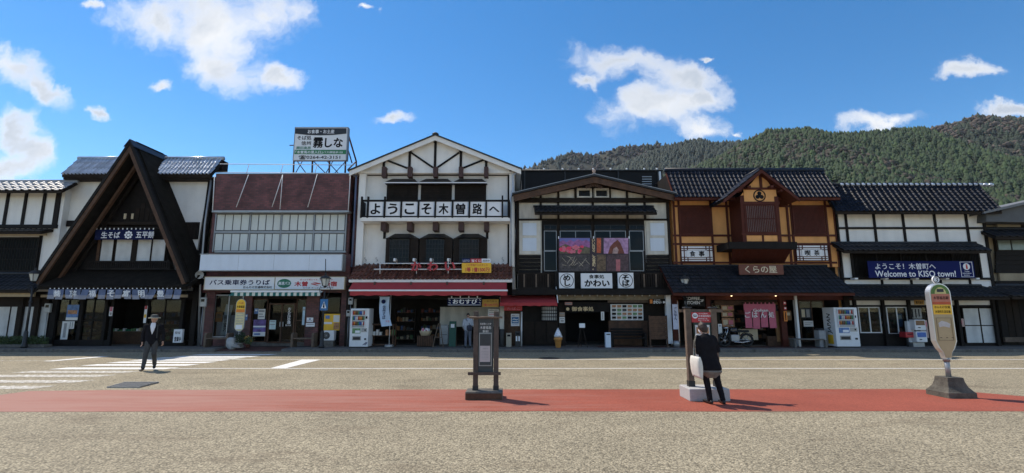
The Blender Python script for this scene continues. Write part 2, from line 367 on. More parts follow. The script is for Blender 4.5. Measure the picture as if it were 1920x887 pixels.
def shell(parent, x0, x1, y0, y1, z0, z1, m, zg, front=True, open_m=DARKIN):
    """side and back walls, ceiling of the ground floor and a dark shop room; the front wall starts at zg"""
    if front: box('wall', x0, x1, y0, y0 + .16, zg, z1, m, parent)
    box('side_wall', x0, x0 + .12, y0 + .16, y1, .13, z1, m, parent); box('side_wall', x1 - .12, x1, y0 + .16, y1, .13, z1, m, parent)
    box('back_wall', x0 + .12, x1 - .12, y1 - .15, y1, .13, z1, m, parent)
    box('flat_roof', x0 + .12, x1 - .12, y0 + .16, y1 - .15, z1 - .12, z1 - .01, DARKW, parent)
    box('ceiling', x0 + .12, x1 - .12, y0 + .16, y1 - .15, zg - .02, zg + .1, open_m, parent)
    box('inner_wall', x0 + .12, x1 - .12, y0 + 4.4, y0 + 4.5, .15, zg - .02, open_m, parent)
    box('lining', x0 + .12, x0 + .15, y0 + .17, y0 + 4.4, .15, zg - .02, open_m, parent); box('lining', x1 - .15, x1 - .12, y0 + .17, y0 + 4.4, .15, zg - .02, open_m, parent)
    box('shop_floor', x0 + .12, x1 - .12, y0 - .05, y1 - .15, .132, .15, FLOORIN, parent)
def lattice(parent, px0, py0, px1, py1, Y, n, m=BLACKW, nh=2, back=GLASS, w_=.022, name='window'):
    r = (py0 + py1) / 2; x0, x1, z0, z1 = Xr(px0, r, Y), Xr(px1, r, Y), Zr(py1, Y), Zr(py0, Y)
    wn_ = box(name, x0, x1, Y + .06, Y + .09, z0, z1, back, parent)
    fr = .05
    boxes('frame', [(x0 - fr, x1 + fr, Y, Y + .1, z1, z1 + fr), (x0 - fr, x1 + fr, Y, Y + .1, z0 - fr, z0), (x0 - fr, x0, Y, Y + .1, z0, z1), (x1, x1 + fr, Y, Y + .1, z0, z1)], m, wn_)
    for i in range(n):
        x = x0 + (i + .5) * (x1 - x0) / n; box('lattice_bar', x - w_ / 2, x + w_ / 2, Y + .01, Y + .045, z0, z1, m, wn_)
    for j in range(nh):
        z = z0 + (j + 1) * (z1 - z0) / (nh + 1); box('lattice_rail', x0, x1, Y + .03, Y + .055, z - .02, z + .02, m, wn_)
    return wn_
def glazed(parent, px0, py0, px1, py1, Y, cols, rows=1, fm=DARKW, gm=DIMGLASS, fw=.045, name='window', mid=None):
    r = (py0 + py1) / 2; x0, x1, z0, z1 = Xr(px0, r, Y), Xr(px1, r, Y), Zr(py1, Y), Zr(py0, Y)
    fr = boxes(name, [(x0, x1, Y, Y + .07, z1 - fw, z1), (x0, x1, Y, Y + .07, z0, z0 + fw), (x0, x0 + fw, Y, Y + .07, z0 + fw, z1 - fw), (x1 - fw, x1, Y, Y + .07, z0 + fw, z1 - fw)], fm, parent)
    xs = [x0 + (x1 - x0) * i / cols for i in range(cols + 1)]; zs = [z0 + (z1 - z0) * j / rows for j in range(rows + 1)]
    for x in xs[1:-1]: box('mullion', x - fw / 2, x + fw / 2, Y + .004, Y + .066, z0 + fw, z1 - fw, fm, fr)
    for z in zs[1:-1]: box('transom', x0 + fw, x1 - fw, Y + .008, Y + .062, z - fw / 2, z + fw / 2, fm, fr)
    for i in range(cols):
        for j in range(rows): box('pane', xs[i] + .01, xs[i + 1] - .01, Y + .03, Y + .036, zs[j] + .01, zs[j + 1] - .01, gm, fr)
    return fr
def sign(name, label, px0, py0, px1, py1, Y, m, cat='sign', d=.06, group=None, frame=None):
    o = pb(name, px0, py0, px1, py1, Y, d, m); tag(o, label, cat, group)
    if frame:
        r = (py0 + py1) / 2; x0, x1, z0, z1 = Xr(px0, r, Y), Xr(px1, r, Y), Zr(py1, Y), Zr(py0, Y); t = .03
        boxes('frame', [(x0 - t, x1 + t, Y - .01, Y + d + .01, z1, z1 + t), (x0 - t, x1 + t, Y - .01, Y + d + .01, z0 - t, z0), (x0 - t, x0, Y - .01, Y + d + .01, z0, z1), (x1, x1 + t, Y - .01, Y + d + .01, z0, z1)], frame, o)
    return o
# ================================================================== ground, road, pavement
def ground_mat(name, c_lo, c_hi, stain, vscale=44, rough=.85, bump=.7, patch=.15):
    m = bpy.data.materials.new(name); m.use_nodes = True; t = m.node_tree; n = t.nodes; b = n['Principled BSDF']; L = t.links.new
    tcn = n.new('ShaderNodeTexCoord')
    vo = n.new('ShaderNodeTexVoronoi'); vo.inputs['Scale'].default_value = vscale; L(tcn.outputs['Object'], vo.inputs['Vector'])
    sp = n.new('ShaderNodeSeparateColor'); L(vo.outputs['Color'], sp.inputs[0])
    m1 = n.new('ShaderNodeMix'); m1.data_type = 'RGBA'; L(sp.outputs[0], m1.inputs[0]); m1.inputs[6].default_value = (*c_lo, 1); m1.inputs[7].default_value = (*c_hi, 1)
    nz = n.new('ShaderNodeTexNoise'); nz.inputs['Scale'].default_value = .55; nz.inputs['Detail'].default_value = 9; nz.inputs['Roughness'].default_value = .62; L(tcn.outputs['Object'], nz.inputs[0])
    mr = n.new('ShaderNodeMapRange'); L(nz.outputs[0], mr.inputs[0]); mr.inputs[1].default_value = .3; mr.inputs[2].default_value = .7; mr.inputs[3].default_value = 1 - patch; mr.inputs[4].default_value = 1 + patch
    # crevices between the stones
    cr = n.new('ShaderNodeMapRange'); L(vo.outputs['Distance'], cr.inputs[0]); cr.inputs[1].default_value = .35; cr.inputs[2].default_value = .75; cr.inputs[3].default_value = 1; cr.inputs[4].default_value = .55
    q0 = n.new('ShaderNodeMath'); q0.operation = 'MULTIPLY'; L(mr.outputs[0], q0.inputs[0]); L(cr.outputs[0], q0.inputs[1])
    gz = n.new('ShaderNodeTexNoise'); gz.inputs['Scale'].default_value = 15; gz.inputs['Detail'].default_value = 3; L(tcn.outputs['Object'], gz.inputs[0])
    gm = n.new('ShaderNodeMapRange'); L(gz.outputs[0], gm.inputs[0]); gm.inputs[1].default_value = .3; gm.inputs[2].default_value = .7; gm.inputs[3].default_value = .9; gm.inputs[4].default_value = 1.1
    q = n.new('ShaderNodeMath'); q.operation = 'MULTIPLY'; L(q0.outputs[0], q.inputs[0]); L(gm.outputs[0], q.inputs[1])
    v = n.new('ShaderNodeVectorMath'); v.operation = 'SCALE'; L(m1.outputs[2], v.inputs[0]); L(q.outputs[0], v.inputs['Scale'])
    # oil and rust stains stretched along the traffic
    mp = n.new('ShaderNodeMapping'); mp.inputs[3].default_value = (.55, 1.7, 1); L(tcn.outputs['Object'], mp.inputs[0])
    s2 = n.new('ShaderNodeTexNoise'); s2.inputs['Scale'].default_value = .9; s2.inputs['Detail'].default_value = 6; L(mp.outputs[0], s2.inputs[0])
    m2 = n.new('ShaderNodeMapRange'); L(s2.outputs[0], m2.inputs[0]); m2.inputs[1].default_value = .57; m2.inputs[2].default_value = .74; m2.inputs[4].default_value = .6
    mx2 = n.new('ShaderNodeMix'); mx2.data_type = 'RGBA'; L(m2.outputs[0], mx2.inputs[0]); L(v.outputs[0], mx2.inputs[6]); mx2.inputs[7].default_value = (*stain, 1)
    # hairline cracks and repaired seams
    wz = n.new('ShaderNodeTexNoise'); wz.inputs['Scale'].default_value = .8; wz.inputs['Detail'].default_value = 6; L(tcn.outputs['Object'], wz.inputs[0])
    wa = n.new('ShaderNodeVectorMath'); wa.operation = 'MULTIPLY_ADD'; L(wz.outputs['Color'], wa.inputs[0]); wa.inputs[1].default_value = (1.6, 1.6, 0); L(tcn.outputs['Object'], wa.inputs[2])
    ck = n.new('ShaderNodeTexVoronoi'); ck.feature = 'DISTANCE_TO_EDGE'; ck.inputs['Scale'].default_value = .22; L(wa.outputs[0], ck.inputs['Vector'])
    cm_ = n.new('ShaderNodeMapRange'); L(ck.outputs['Distance'], cm_.inputs[0]); cm_.inputs[1].default_value = .001; cm_.inputs[2].default_value = .005; cm_.inputs[3].default_value = .14; cm_.inputs[4].default_value = 0
    mx3 = n.new('ShaderNodeMix'); mx3.data_type = 'RGBA'; L(cm_.outputs[0], mx3.inputs[0]); L(mx2.outputs[2], mx3.inputs[6]); mx3.inputs[7].default_value = tuple(q * .5 for q in stain) + (1,); mx2 = mx3
    L(mx2.outputs[2], b.inputs['Base Color']); b.inputs['Roughness'].default_value = rough; b.inputs['Specular IOR Level'].default_value = .3
    bp = n.new('ShaderNodeBump'); bp.inputs['Strength'].default_value = bump; bp.inputs['Distance'].default_value = .012; bp.invert = True; L(vo.outputs['Distance'], bp.inputs['Height']); L(bp.outputs[0], b.inputs['Normal'])
    return m
ROAD = ground_mat('exposed_aggregate', (.205, .176, .120), (.54, .464, .32), (.15, .115, .075))
REDROAD = ground_mat('red_surfacing', (.34, .086, .052), (.43, .112, .070), (.29, .105, .075), 90, .8, .2, .12)
WALK = ground_mat('pavement', (.13, .125, .12), (.20, .19, .18), (.08, .075, .07), 60, .85, .2)
def paint_mat(name, thr):
    m = bpy.data.materials.new(name); m.use_nodes = True; t = m.node_tree; n = t.nodes; b = n['Principled BSDF']; L = t.links.new
    tcn = n.new('ShaderNodeTexCoord'); nz = n.new('ShaderNodeTexNoise'); nz.inputs['Scale'].default_value = 9; nz.inputs['Detail'].default_value = 9; nz.inputs['Roughness'].default_value = .75; L(tcn.outputs['Object'], nz.inputs[0])
    mr = n.new('ShaderNodeMapRange'); L(nz.outputs[0], mr.inputs[0]); mr.inputs[1].default_value = thr - .06; mr.inputs[2].default_value = thr + .06
    mx_ = n.new('ShaderNodeMix'); mx_.data_type = 'RGBA'; L(mr.outputs[0], mx_.inputs[0]); mx_.inputs[6].default_value = (.36, .32, .25, 1); mx_.inputs[7].default_value = (.80, .80, .78, 1); L(mx_.outputs[2], b.inputs['Base Color']); b.inputs['Roughness'].default_value = .7
    return m
PAINT = paint_mat('road_paint', .40); PAINTW = paint_mat('worn_road_paint', .545)
def sheet(name, pts, z, m, parent=None): return mo(name, [(x, y, z) for x, y in pts], [tuple(range(len(pts)))], m, parent)
def gpt(px, py): y = Yg(py); return (Xr(px, py, y), y)
g = sheet('ground', [(-3000, -400), (3000, -400), (3000, 3000), (-3000, 3000)], -.004, mat('bare_ground', (.16, .15, .11), .95, .3, .3)); tag(g, 'wide ground beyond the street', 'ground', kind='structure')
rd = sheet('road', [(-90, -40), (90, -40), (90, 23), (-90, 23)], 0, ROAD); tag(rd, 'beige exposed-aggregate road filling the station square', 'road', kind='structure')
_t = REDROAD.node_tree; _n = _t.nodes; _b = _n['Principled BSDF']; _src = _b.inputs['Base Color'].links[0].from_socket     # faded and scuffed towards the crossing
_tc = _n.new('ShaderNodeTexCoord'); _mp = _n.new('ShaderNodeMapping'); _mp.inputs[3].default_value = (.35, 3.2, 1); _t.links.new(_tc.outputs['Object'], _mp.inputs[0])
_nz = _n.new('ShaderNodeTexNoise'); _nz.inputs['Scale'].default_value = 1.1; _nz.inputs['Detail'].default_value = 8; _nz.inputs['Roughness'].default_value = .7; _t.links.new(_mp.outputs[0], _nz.inputs[0])
_sx = _n.new('ShaderNodeSeparateXYZ'); _t.links.new(_tc.outputs['Object'], _sx.inputs[0]); _ad = _n.new('ShaderNodeMath'); _ad.operation = 'MULTIPLY_ADD'; _t.links.new(_sx.outputs[0], _ad.inputs[0]); _ad.inputs[1].default_value = -.035; _t.links.new(_nz.outputs[0], _ad.inputs[2])
_mr = _n.new('ShaderNodeMapRange'); _t.links.new(_ad.outputs[0], _mr.inputs[0]); _mr.inputs[1].default_value = .42; _mr.inputs[2].default_value = .85
_mx = _n.new('ShaderNodeMix'); _mx.data_type = 'RGBA'; _t.links.new(_mr.outputs[0], _mx.inputs[0]); _t.links.new(_src, _mx.inputs[6]); _mx.inputs[7].default_value = (.37, .185, .145, 1); _t.links.new(_mx.outputs[2], _b.inputs['Base Color'])
up = [gpt(-150, 752), gpt(-20, 743), gpt(55, 733), gpt(200, 731), gpt(960, 730), gpt(1500, 729.5), gpt(1700, 729), gpt(1800, 733), gpt(1920, 743), gpt(2050, 760)]
lo_ = [gpt(2150, 771), gpt(960, 771), gpt(-250, 772)]
# fine outline so that the edge wavers slightly
outl = []
for a, b in zip(up + lo_, (up + lo_)[1:] + [up[0]]):
    k = max(1, int(math.hypot(b[0] - a[0], b[1] - a[1]) / .25))
    for i in range(k): outl.append((a[0] + (b[0] - a[0]) * i / k, a[1] + (b[1] - a[1]) * i / k + random.uniform(-.012, .012) + .014 * mnoise.noise(Vector((i * .13 + a[0], a[1], 0)))))
rs = sheet('bus_lane_strip', outl, .004, REDROAD); tag(rs, 'brick-red painted strip running across the square under the bus stop signs', 'road', kind='structure')
# crosswalk and lines
def stripe(name, y0, y1, x0a, x1a, x0b, x1b, m, label):
    o = mo(name, [(x0a, y0, .004), (x1a, y0, .004), (x1b, y1, .004), (x0b, y1, .004)], [(0, 1, 2, 3)], m); return tag(o, label, 'road marking', kind='structure')
cw = [(664.6, 367, 513, 0), (668, 333, 480, 0), (671, 293, 453, 0), (674.7, 253, 427, 0), (679, 213, 397, 0), (684, 167, 362, 0), (690.5, 110, 322, 0), (697, 40, 250, 1), (704.5, -30, 200, 1), (714.8, -110, 157, 1), (726, -200, 83, 1)]
for r_, a, b, k in cw:
    y = Yg(r_); x0, x1 = Xr(a, r_, y), Xr(b, r_, y)
    stripe('crosswalk_stripe', y - .23, y + .23, x0 - .1, x1 - .1, x0 + .1, x1 + .1, PAINTW if k else PAINT, 'white crosswalk stripe painted on the road')
a, b, c_, d_ = gpt(505, 690.7), gpt(534, 690.7), gpt(602, 674), gpt(567, 674)
tag(mo('stop_line', [(*a, .006), (*b, .006), (*c_, .006), (*d_, .006)], [(0, 1, 2, 3)], PAINT), 'short slanted white stop line right of the crosswalk', 'road marking', kind='structure')
a, b, c_, d_ = gpt(80, 677), gpt(100, 677), gpt(205, 668), gpt(188, 668)
tag(mo('stop_line', [(*a, .006), (*b, .006), (*c_, .006), (*d_, .006)], [(0, 1, 2, 3)], PAINT), 'slanted white line left of the crosswalk', 'road marking', kind='structure')
for r_, wd in ((674, .09), (690.5, .11)):
    y = Yg(r_); stripe('lane_line', y - wd / 2, y + wd / 2, Xr(430 if r_ < 680 else 325, r_, y), 60, Xr(430 if r_ < 680 else 325, r_, y), 60, PAINT, 'thin white lane line along the road, ' + ('nearer the kerb' if r_ < 680 else 'nearer the red strip'))
y = Yg(676); stripe('lane_line', y - .04, y + .04, -40, Xr(110, 676, y), -40, Xr(115, 676, y), PAINTW, 'faint white lane line at the left edge of the road')
# manhole cover, drain grate
mx0, my0 = gpt(1030, 671.5)
mh = thing('manhole_cover', 'round dark iron manhole cover in the road', 'manhole cover', (mx0, my0, 0))
lathe('rim', [(.40, 0), (.40, .008), (.35, .008), (.35, .006)], (mx0, my0, 0), METALD, mh, 24, False)
lathe('lid', [(.345, 0), (.345, .012), (0.02, .012)], (mx0, my0, 0), METALD, mh, 24, False)
ga, gb = gpt(200, 727), gpt(262, 727); gc, gd = gpt(298, 718), gpt(233, 718)
dg = thing('drain_grate', 'dark steel drain grate set in the road before the red strip', 'drain grate', (ga[0], ga[1], 0))
sheet('pit_shade', [ga, gb, gc, gd], .0035, mat('pit_shade_black', (.01, .01, .01), .9), dg)  # flat black sheet painted for the shade below the bars
for i in range(15):
    t = (i + .5) / 15
    p = Vector((*ga, .012)).lerp(Vector((*gb, .012)), t); q = Vector((*gd, .012)).lerp(Vector((*gc, .012)), t); bar('grate_bar', p, q, .05, .014, METALG, dg)
for t in (.02, .5, .98):
    p = Vector((*ga, .013)).lerp(Vector((*gd, .013)), t); q = Vector((*gb, .013)).lerp(Vector((*gc, .013)), t); bar('cross_bar', p, q, .05, .02, METALG, dg)
# pavement with kerb stones
YK = Yg(660); xa, xb = Xr(392, 655, YK), Xr(524, 655, YK)
pv = thing('pavement', None, None, (0, YK, 0)); tag(pv, 'raised pavement along the shop fronts', 'pavement', kind='structure')
for (p, q) in ((-60, xa), (xb, 60)): box('paving', p, q, YK + .16, 25, -.1, .13, WALK, pv)
mo('dropped_crossing', [(xa, YK + .02, .02), (xb, YK + .02, .02), (xb, 24.2, .13), (xa, 24.2, .13)], [(0, 1, 2, 3)], PAVER, pv)
for (p, q) in ((Xr(1130, 655, YK), Xr(1600, 655, YK)),): sheet('paver_band', [(p, YK + .9), (q, YK + .9), (q, 24.0), (p, 24.0)], .134, PAVER, pv)
x = -24.0
while x < 24.5:
    ln = 1.2; lowk = xa - .3 < x + .6 < xb + .3
    bbox('kerb_stone', x + .006, x + ln - .006, YK + random.uniform(-.008, .008), YK + .158, -.05, (.03 if lowk else .135 + random.uniform(-.006, .006)), CONCD, pv, .015, 1); x += ln
# ================================================================== wooded hills
TREE = mat('conifer_foliage', (0, 0, 0), .85, .3, .35, attr='tint'); HILLM = mat('hill_floor', (.035, .036, .024), .95, .4, .02)
rng = np.random.default_rng(5)
def conifer():
    v, f = [], []; n = 7
    for k, (z0, z1, r) in enumerate(((.10, .60, .24), (.34, .82, .18), (.58, 1.0, .11))):
        b0 = len(v)
        for j in range(n * 2):
            a = math.pi * j / n; rr = r * (1 if j % 2 else .62); v.append((rr * math.cos(a), rr * math.sin(a), z0 + (0 if j % 2 else .06)))
        v.append((0, 0, z1))
        for j in range(n * 2): f.append((b0 + j, b0 + (j + 1) % (2 * n), b0 + 2 * n))
    return np.array(v), np.array(f)
def broadleaf():
    bm = bmesh.new(); bmesh.ops.create_icosphere(bm, subdivisions=2, radius=1); v = []
    for q in bm.verts:
        s_ = 1 + .4 * mnoise.noise(q.co * 2.3) + random.uniform(-.34, .34); v.append((q.co.x * .40 * s_, q.co.y * .40 * s_, .5 + q.co.z * .46 * s_))
    bm.verts.index_update(); f = [tuple(x.index for x in q.verts) for q in bm.faces]; bm.free()
    return np.array(v), np.array(f)
PROT = [conifer(), broadleaf(), broadleaf()]
def hill(name, label, flabel, pts, Yk, depth, ntree, hgt, tint_fn, bump_amp, seed, conif):
    xs = np.array([Xr(a, b, Yk) for a, b in pts]); zs = np.array([Zr(b, Yk) for a, b in pts]) - hgt * .75
    nx, ny_ = 150, 46
    gx = np.linspace(xs[0], xs[-1], nx)
    def height(X, t):                                     # t 0 foot, 1 crest, up to 1.5 behind
        rz = np.interp(X, xs, zs)
        prof = np.where(t < 1, np.clip(t, 0, 1) ** 1.3, np.cos((t - 1) * 1.6))
        gul = np.array([mnoise.fractal(Vector((x * 3.2 / depth + seed, q * 1.3, seed)), 1., 2., 5) for x, q in zip(np.ravel(X), np.ravel(t))]).reshape(np.shape(X))
        return rz * np.clip(prof, 0, 1) + gul * bump_amp * np.clip(1 - np.abs(t - .5) * 1.9, 0, 1)
    T = np.linspace(0, 1.5, ny_); GX, GT = np.meshgrid(gx, T); Z = height(GX, GT); Yv = Yk - depth * (1 - GT)
    v = np.stack([GX, Yv, Z], -1).reshape(-1, 3)
    f = [(j * nx + i, j * nx + i + 1, (j + 1) * nx + i + 1, (j + 1) * nx + i) for j in range(ny_ - 1) for i in range(nx - 1)]
    tag(mo(name, v, f, HILLM, None, True), label, 'hill', kind='structure')
    X = rng.uniform(xs[0], xs[-1], ntree); t = np.concatenate([rng.uniform(.3, 1.03, ntree - ntree // 8), rng.uniform(.93, 1.04, ntree // 8)]); Zt = height(X, t); Yt = Yk - depth * (1 - t)
    VV, FF, CC, off = [], [], [], 0
    for i in range(ntree):
        pn = mnoise.noise(Vector((X[i] / depth * 3.5 + seed, t[i] * 2.5, 2.2)))
        con = (pn + rng.normal(0, .25)) < conif(X[i], t[i])
        pv_, pf = PROT[0] if con else PROT[1 + i % 2]
        s_ = hgt * rng.uniform(.6, 1.2) * (1 if con else .62); a = rng.uniform(0, 6.28); ca, sa = math.cos(a), math.sin(a); wq = rng.uniform(1.5, 2.3) if con else rng.uniform(1.1, 1.5)
        p = pv_ * s_; VV.append(np.stack([(p[:, 0] * ca - p[:, 1] * sa) * wq + X[i], (p[:, 0] * sa + p[:, 1] * ca) * wq + Yt[i], p[:, 2] + Zt[i] - .08 * s_], -1))
        FF.append(pf + off); off += len(pv_)
        CC.append(np.tile(np.array([*(q * .66 for q in tint_fn(con, X[i], t[i])), 1.]), (len(pv_), 1)))
    VV = np.concatenate(VV); FF = np.concatenate(FF); CC = np.concatenate(CC)
    me = bpy.data.meshes.new('forest'); me.vertices.add(len(VV)); me.vertices.foreach_set('co', VV.ravel().astype('f'))
    me.loops.add(len(FF) * 3); me.loops.foreach_set('vertex_index', FF.ravel().astype('i')); me.polygons.add(len(FF)); me.polygons.foreach_set('loop_start', np.arange(0, len(FF) * 3, 3, dtype='i')); me.update(calc_edges=True)
    at = me.color_attributes.new('tint', 'FLOAT_COLOR', 'POINT'); at.data.foreach_set('color', CC.ravel().astype('f'))
    me.materials.append(TREE); tag(base('forest', me, None), flabel, 'forest', kind='stuff')
def tint_green(con, x, t):
    k = rng.uniform(.65, 1.4)
    if con:
        y = rng.uniform(0, 1); return ((.026 + .022 * y) * k, (.058 + .03 * y) * k, .026 * k)
    return (.085 * k, .068 * k, .052 * k) if rng.uniform() < .7 else (.07 * k, .085 * k, .04 * k)
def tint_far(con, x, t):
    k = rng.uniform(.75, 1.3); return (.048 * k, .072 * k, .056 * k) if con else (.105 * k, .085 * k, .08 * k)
def tint_brown(con, x, t):
    k = rng.uniform(.7, 1.3)
    if con: return (.035 * k, .058 * k, .032 * k)
    if t < .62 and rng.uniform() < .5: return (.22 * k, .19 * k, .07 * k)
    return (.15 * k, .115 * k, .09 * k)
hill('hill', 'near green hill on the right behind the shops', 'dark green conifer wood covering the near hill', [(1000, 372), (1150, 350), (1260, 325), (1340, 296), (1395, 264), (1440, 242), (1510, 238), (1560, 247), (1600, 247), (1660, 242), (1700, 237), (1735, 237), (1770, 262), (1810, 300), (1850, 345), (1880, 390), (1910, 425)], 470, 330, 13500, 8.5, tint_green, 22, 3.3, lambda x, t: .36)
hill('hill', 'brownish hill at the right edge', 'brown leafless wood on the right-hand hill', [(1560, 350), (1640, 292), (1690, 258), (1740, 238), (1790, 227), (1830, 214), (1860, 215), (1920, 217), (2000, 222), (2200, 240), (2500, 300)], 650, 420, 9000, 10, tint_brown, 30, 8.1, lambda x, t: .28 if t > .82 else -.12)
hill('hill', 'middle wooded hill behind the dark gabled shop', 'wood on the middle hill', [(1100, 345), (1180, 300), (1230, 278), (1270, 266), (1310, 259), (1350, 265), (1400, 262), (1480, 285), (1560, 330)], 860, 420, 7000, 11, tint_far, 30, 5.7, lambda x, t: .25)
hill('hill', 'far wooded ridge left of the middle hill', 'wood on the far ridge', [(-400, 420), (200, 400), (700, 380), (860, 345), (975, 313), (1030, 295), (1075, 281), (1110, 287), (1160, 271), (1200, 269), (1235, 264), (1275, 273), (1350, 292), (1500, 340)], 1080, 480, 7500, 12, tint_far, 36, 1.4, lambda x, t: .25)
# ================================================================== the row of shops, left to right
YF = 24.0
GY = Yg(648, .13)          # ground line of the shop fronts on the pavement
def fx(px, py, Y=YF): return Xr(px, py, Y)
def fz(py, Y=YF): return Zr(py, Y)
ZT = .13
def bld(name, label, px): return thing(name, label, 'building', (Xr(px, 640, YF), YF, ZT))
def post(p, px, py0, py1, w_, Y=YF, m=BLACKW, d=.08, ref=None, name='post'):
    return pb(name, px - w_ / 2, py0, px + w_ / 2, py1, Y - d + .02, d, m, p, ref)
def beam(p, px0, px1, py, w_, Y=YF, m=BLACKW, d=.1, name='beam'):
    return pb(name, px0, py - w_ / 2, px1, py + w_ / 2, Y - d + .02, d, m, p)
def notice(label, px0, py0, px1, py1, Y, m, cat='poster', d=.012, name='poster', marks=None, head=None):
    """flat print: coloured paper with a heading band, picture block and rows of fine print"""
    o = pb(name, px0, py0, px1, py1, Y, d, m); tag(o, label, cat)
    r = (py0 + py1) / 2; x0, x1, z0, z1 = Xr(px0, r, Y), Xr(px1, r, Y), Zr(py1, Y), Zr(py0, Y); w_, h_ = x1 - x0, z1 - z0
    for (a, b, c, e, mm) in (marks or []): box('print', x0 + a * w_, x0 + c * w_, Y - .004, Y - .0005, z1 - e * h_, z1 - b * h_, mm, o)
    if head: lettering(head[0], x0 + .1 * w_, x1 - .1 * w_, z1 - head[2] * h_, z1 - head[1] * h_, Y - .001, head[3], o, thick=.003)
    return o
LINEG = mat('fine_print', (.30, .30, .30), .7); PICB = mat('blue_picture', (.10, .20, .42), .5, .6, 7); PICR = mat('warm_picture', (.42, .20, .09), .5, .7, 9); PICG = mat('green_picture', (.12, .25, .10), .5, .6, 8)
PINK = mat('pink_print', (.60, .18, .24), .7, .1, 5); SKYB = mat('pale_blue_cloth', (.48, .62, .80), .8, .1, 3); ORANGE = mat('orange_print', (.70, .22, .03), .6, .1)
# ------------------------------------------------------------------ 1: timbered house at the left edge
b1 = bld('timbered_house', 'white timber-framed house with lattice window, cut off by the left edge', 20)
x0, x1 = fx(-170, 600), fx(88, 600)
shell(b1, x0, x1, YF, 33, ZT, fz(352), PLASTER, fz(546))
ye = 23.3; ze = Zr(357, ye); yr = ye + .75; zr = Zr(341, yr)
tiled_roof(b1, Xr(-170, 350, ye), Xr(117, 350, ye), ye, ze, yr, zr, 20, 3, TILE_G, h=.06)
for a in (14, 48, 83): post(b1, a - 3, 356, 421, 5, ref=388)
post(b1, 106, 356, 425, 9, ref=388); post(b1, -40, 356, 421, 5)
beam(b1, -170, 106, 424, 7); beam(b1, -170, 106, 357, 4)
ye = 23.4; ze = Zr(434, ye); tiled_roof(b1, Xr(-170, 434, ye), Xr(78, 434, ye), ye, ze, YF, ze + .22, 24, 1, TILE_B, ridge=False)
pb('cornice', -170, 434, 80, 440, 23.75, .24, CREAM, b1)
lattice(b1, -60, 446, 68, 506, YF - .12, 26, nh=2)
beam(b1, -170, 72, 509, 6); post(b1, 71, 441, 512, 5)
ye = 22.7; ze = Zr(544, ye); tiled_roof(b1, Xr(-170, 544, ye), Xr(62, 544, ye), ye, ze, 23.95, Zr(514, 23.95), 22, 4, TILE_B, flat=True)
pb('fascia', -170, 547, 63, 556, 22.85, .1, mat('tan_fascia', (.40, .29, .16), .7), b1)
glazed(b1, -60, 573, 90, 640, 23.9, 6, 1, DARKW, CURTAIN); pb('plinth', -170, 640, 92, 652, 23.86, .3, DARKW, b1)
pb('lintel', -170, 556, 92, 573, 23.88, .2, DARKW, b1)
for a in (33, 64): post(b1, a, 556, 650, 9, 23.88, DARKW, .14)
# ------------------------------------------------------------------ 2: steep A-frame soba shop
b2 = bld('a_frame_shop', 'black shop with steep A-frame gable, bark roof and white side walls', 215)
x0, x1 = fx(84, 600), fx(372, 600)
YB = 24.35; YG = 22.7
zb = Zr(545, YF)
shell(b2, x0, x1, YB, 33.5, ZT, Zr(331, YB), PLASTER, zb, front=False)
pp('wall', [(131, 331), (201, 331), (170, 420), (112, 545), (98, 545)], YB, .2, PLASTER, b2)
pp('wall', [(290, 331), (393, 331), (369, 470), (364, 545), (290, 545)], YB, .2, PLASTER, b2)
pp('corner_board', [(122, 331), (134, 331), (116, 425), (102, 545), (90, 545)], YB - .08, .25, BLACKW, b2)
pp('corner_board', [(391, 331), (403, 331), (388, 420), (374, 545), (362, 545)], YB - .08, .25, BLACKW, b2)
pb('lattice_screen', 112, 413, 150, 424, YB - .07, .06, BLACKW, b2); pb('lattice_screen', 345, 416, 372, 448, YB - .07, .06, BLACKW, b2)
for i in range(9): pb('slat', 346 + i * 3, 416, 347.2 + i * 3, 448, YB - .1, .03, DARKW, b2)
beam(b2, 322, 372, 419, 4, YB)
for (a, b, cols) in ((116, 214, 14), (286, 396, 16)):
    ye = 23.75; ze = Zr(327, ye); yr = ye + .85; zr = Zr(298, yr)
    tiled_roof(b2, Xr(a, 327, ye), Xr(b, 327, ye), ye, ze, yr, zr, cols, 3, TILE_S, h=.10, slab=.14, ridge_r=.11); box('rear_roof', Xr(a, 327, ye), Xr(b, 327, ye), yr, yr + .5, zr - .6, zr - .05, DARKW, b2)
    box('eave_soffit', Xr(a, 327, ye), Xr(b, 327, ye), ye + .1, YB, ze - .22, ze - .12, DARKW, b2)
ax, az = Xr(246, 266, YG), Zr(266, YG); lx, rx, zb0 = Xr(66, 529, YG), Xr(352, 529, YG), Zr(529, YG)
def arm(ex, t, y0, y1, m, name, out=0.):                # one sloping board or slab of the A from apex to eave
    d = Vector((ex - ax, zb0 - az)).normalized(); n = Vector((-d.y, d.x));
    if n.y < 0: n = -n
    p, q = Vector((ax, az)) + n * out, Vector((ex, zb0)) + n * out
    s_ = -1 if ex < ax else 1
    k = t / abs(n.y) if abs(n.y) > 1e-3 else t
    return prism(name, [(ax, az + out / abs(n.y)), (q.x, q.y), (q.x - n.x * t, q.y - n.y * t), (ax, az + out / abs(n.y) - k)], y0, y1, m, b2)
for ex in (lx, rx):
    arm(ex, .24, YG + .06, 25.1, THATCH, 'bark_slope', .0)
    arm(ex, .05, YG + .3, 24.9, THATCH, 'bark_layer', .07)
    arm(ex, .13, YG - .08, YG + .055, BLACKW, 'barge_edge', .06)
    arm(ex, .17, YG - .05, YG + .05, BROWNW, 'bargeboard', -.08)
    arm(ex, .12, YG + .5, YG + .66, BROWNW, 'rafter', -.36)
    arm(ex, .12, YG + 1.0, YG + 1.1, DARKW, 'rafter', -.36)
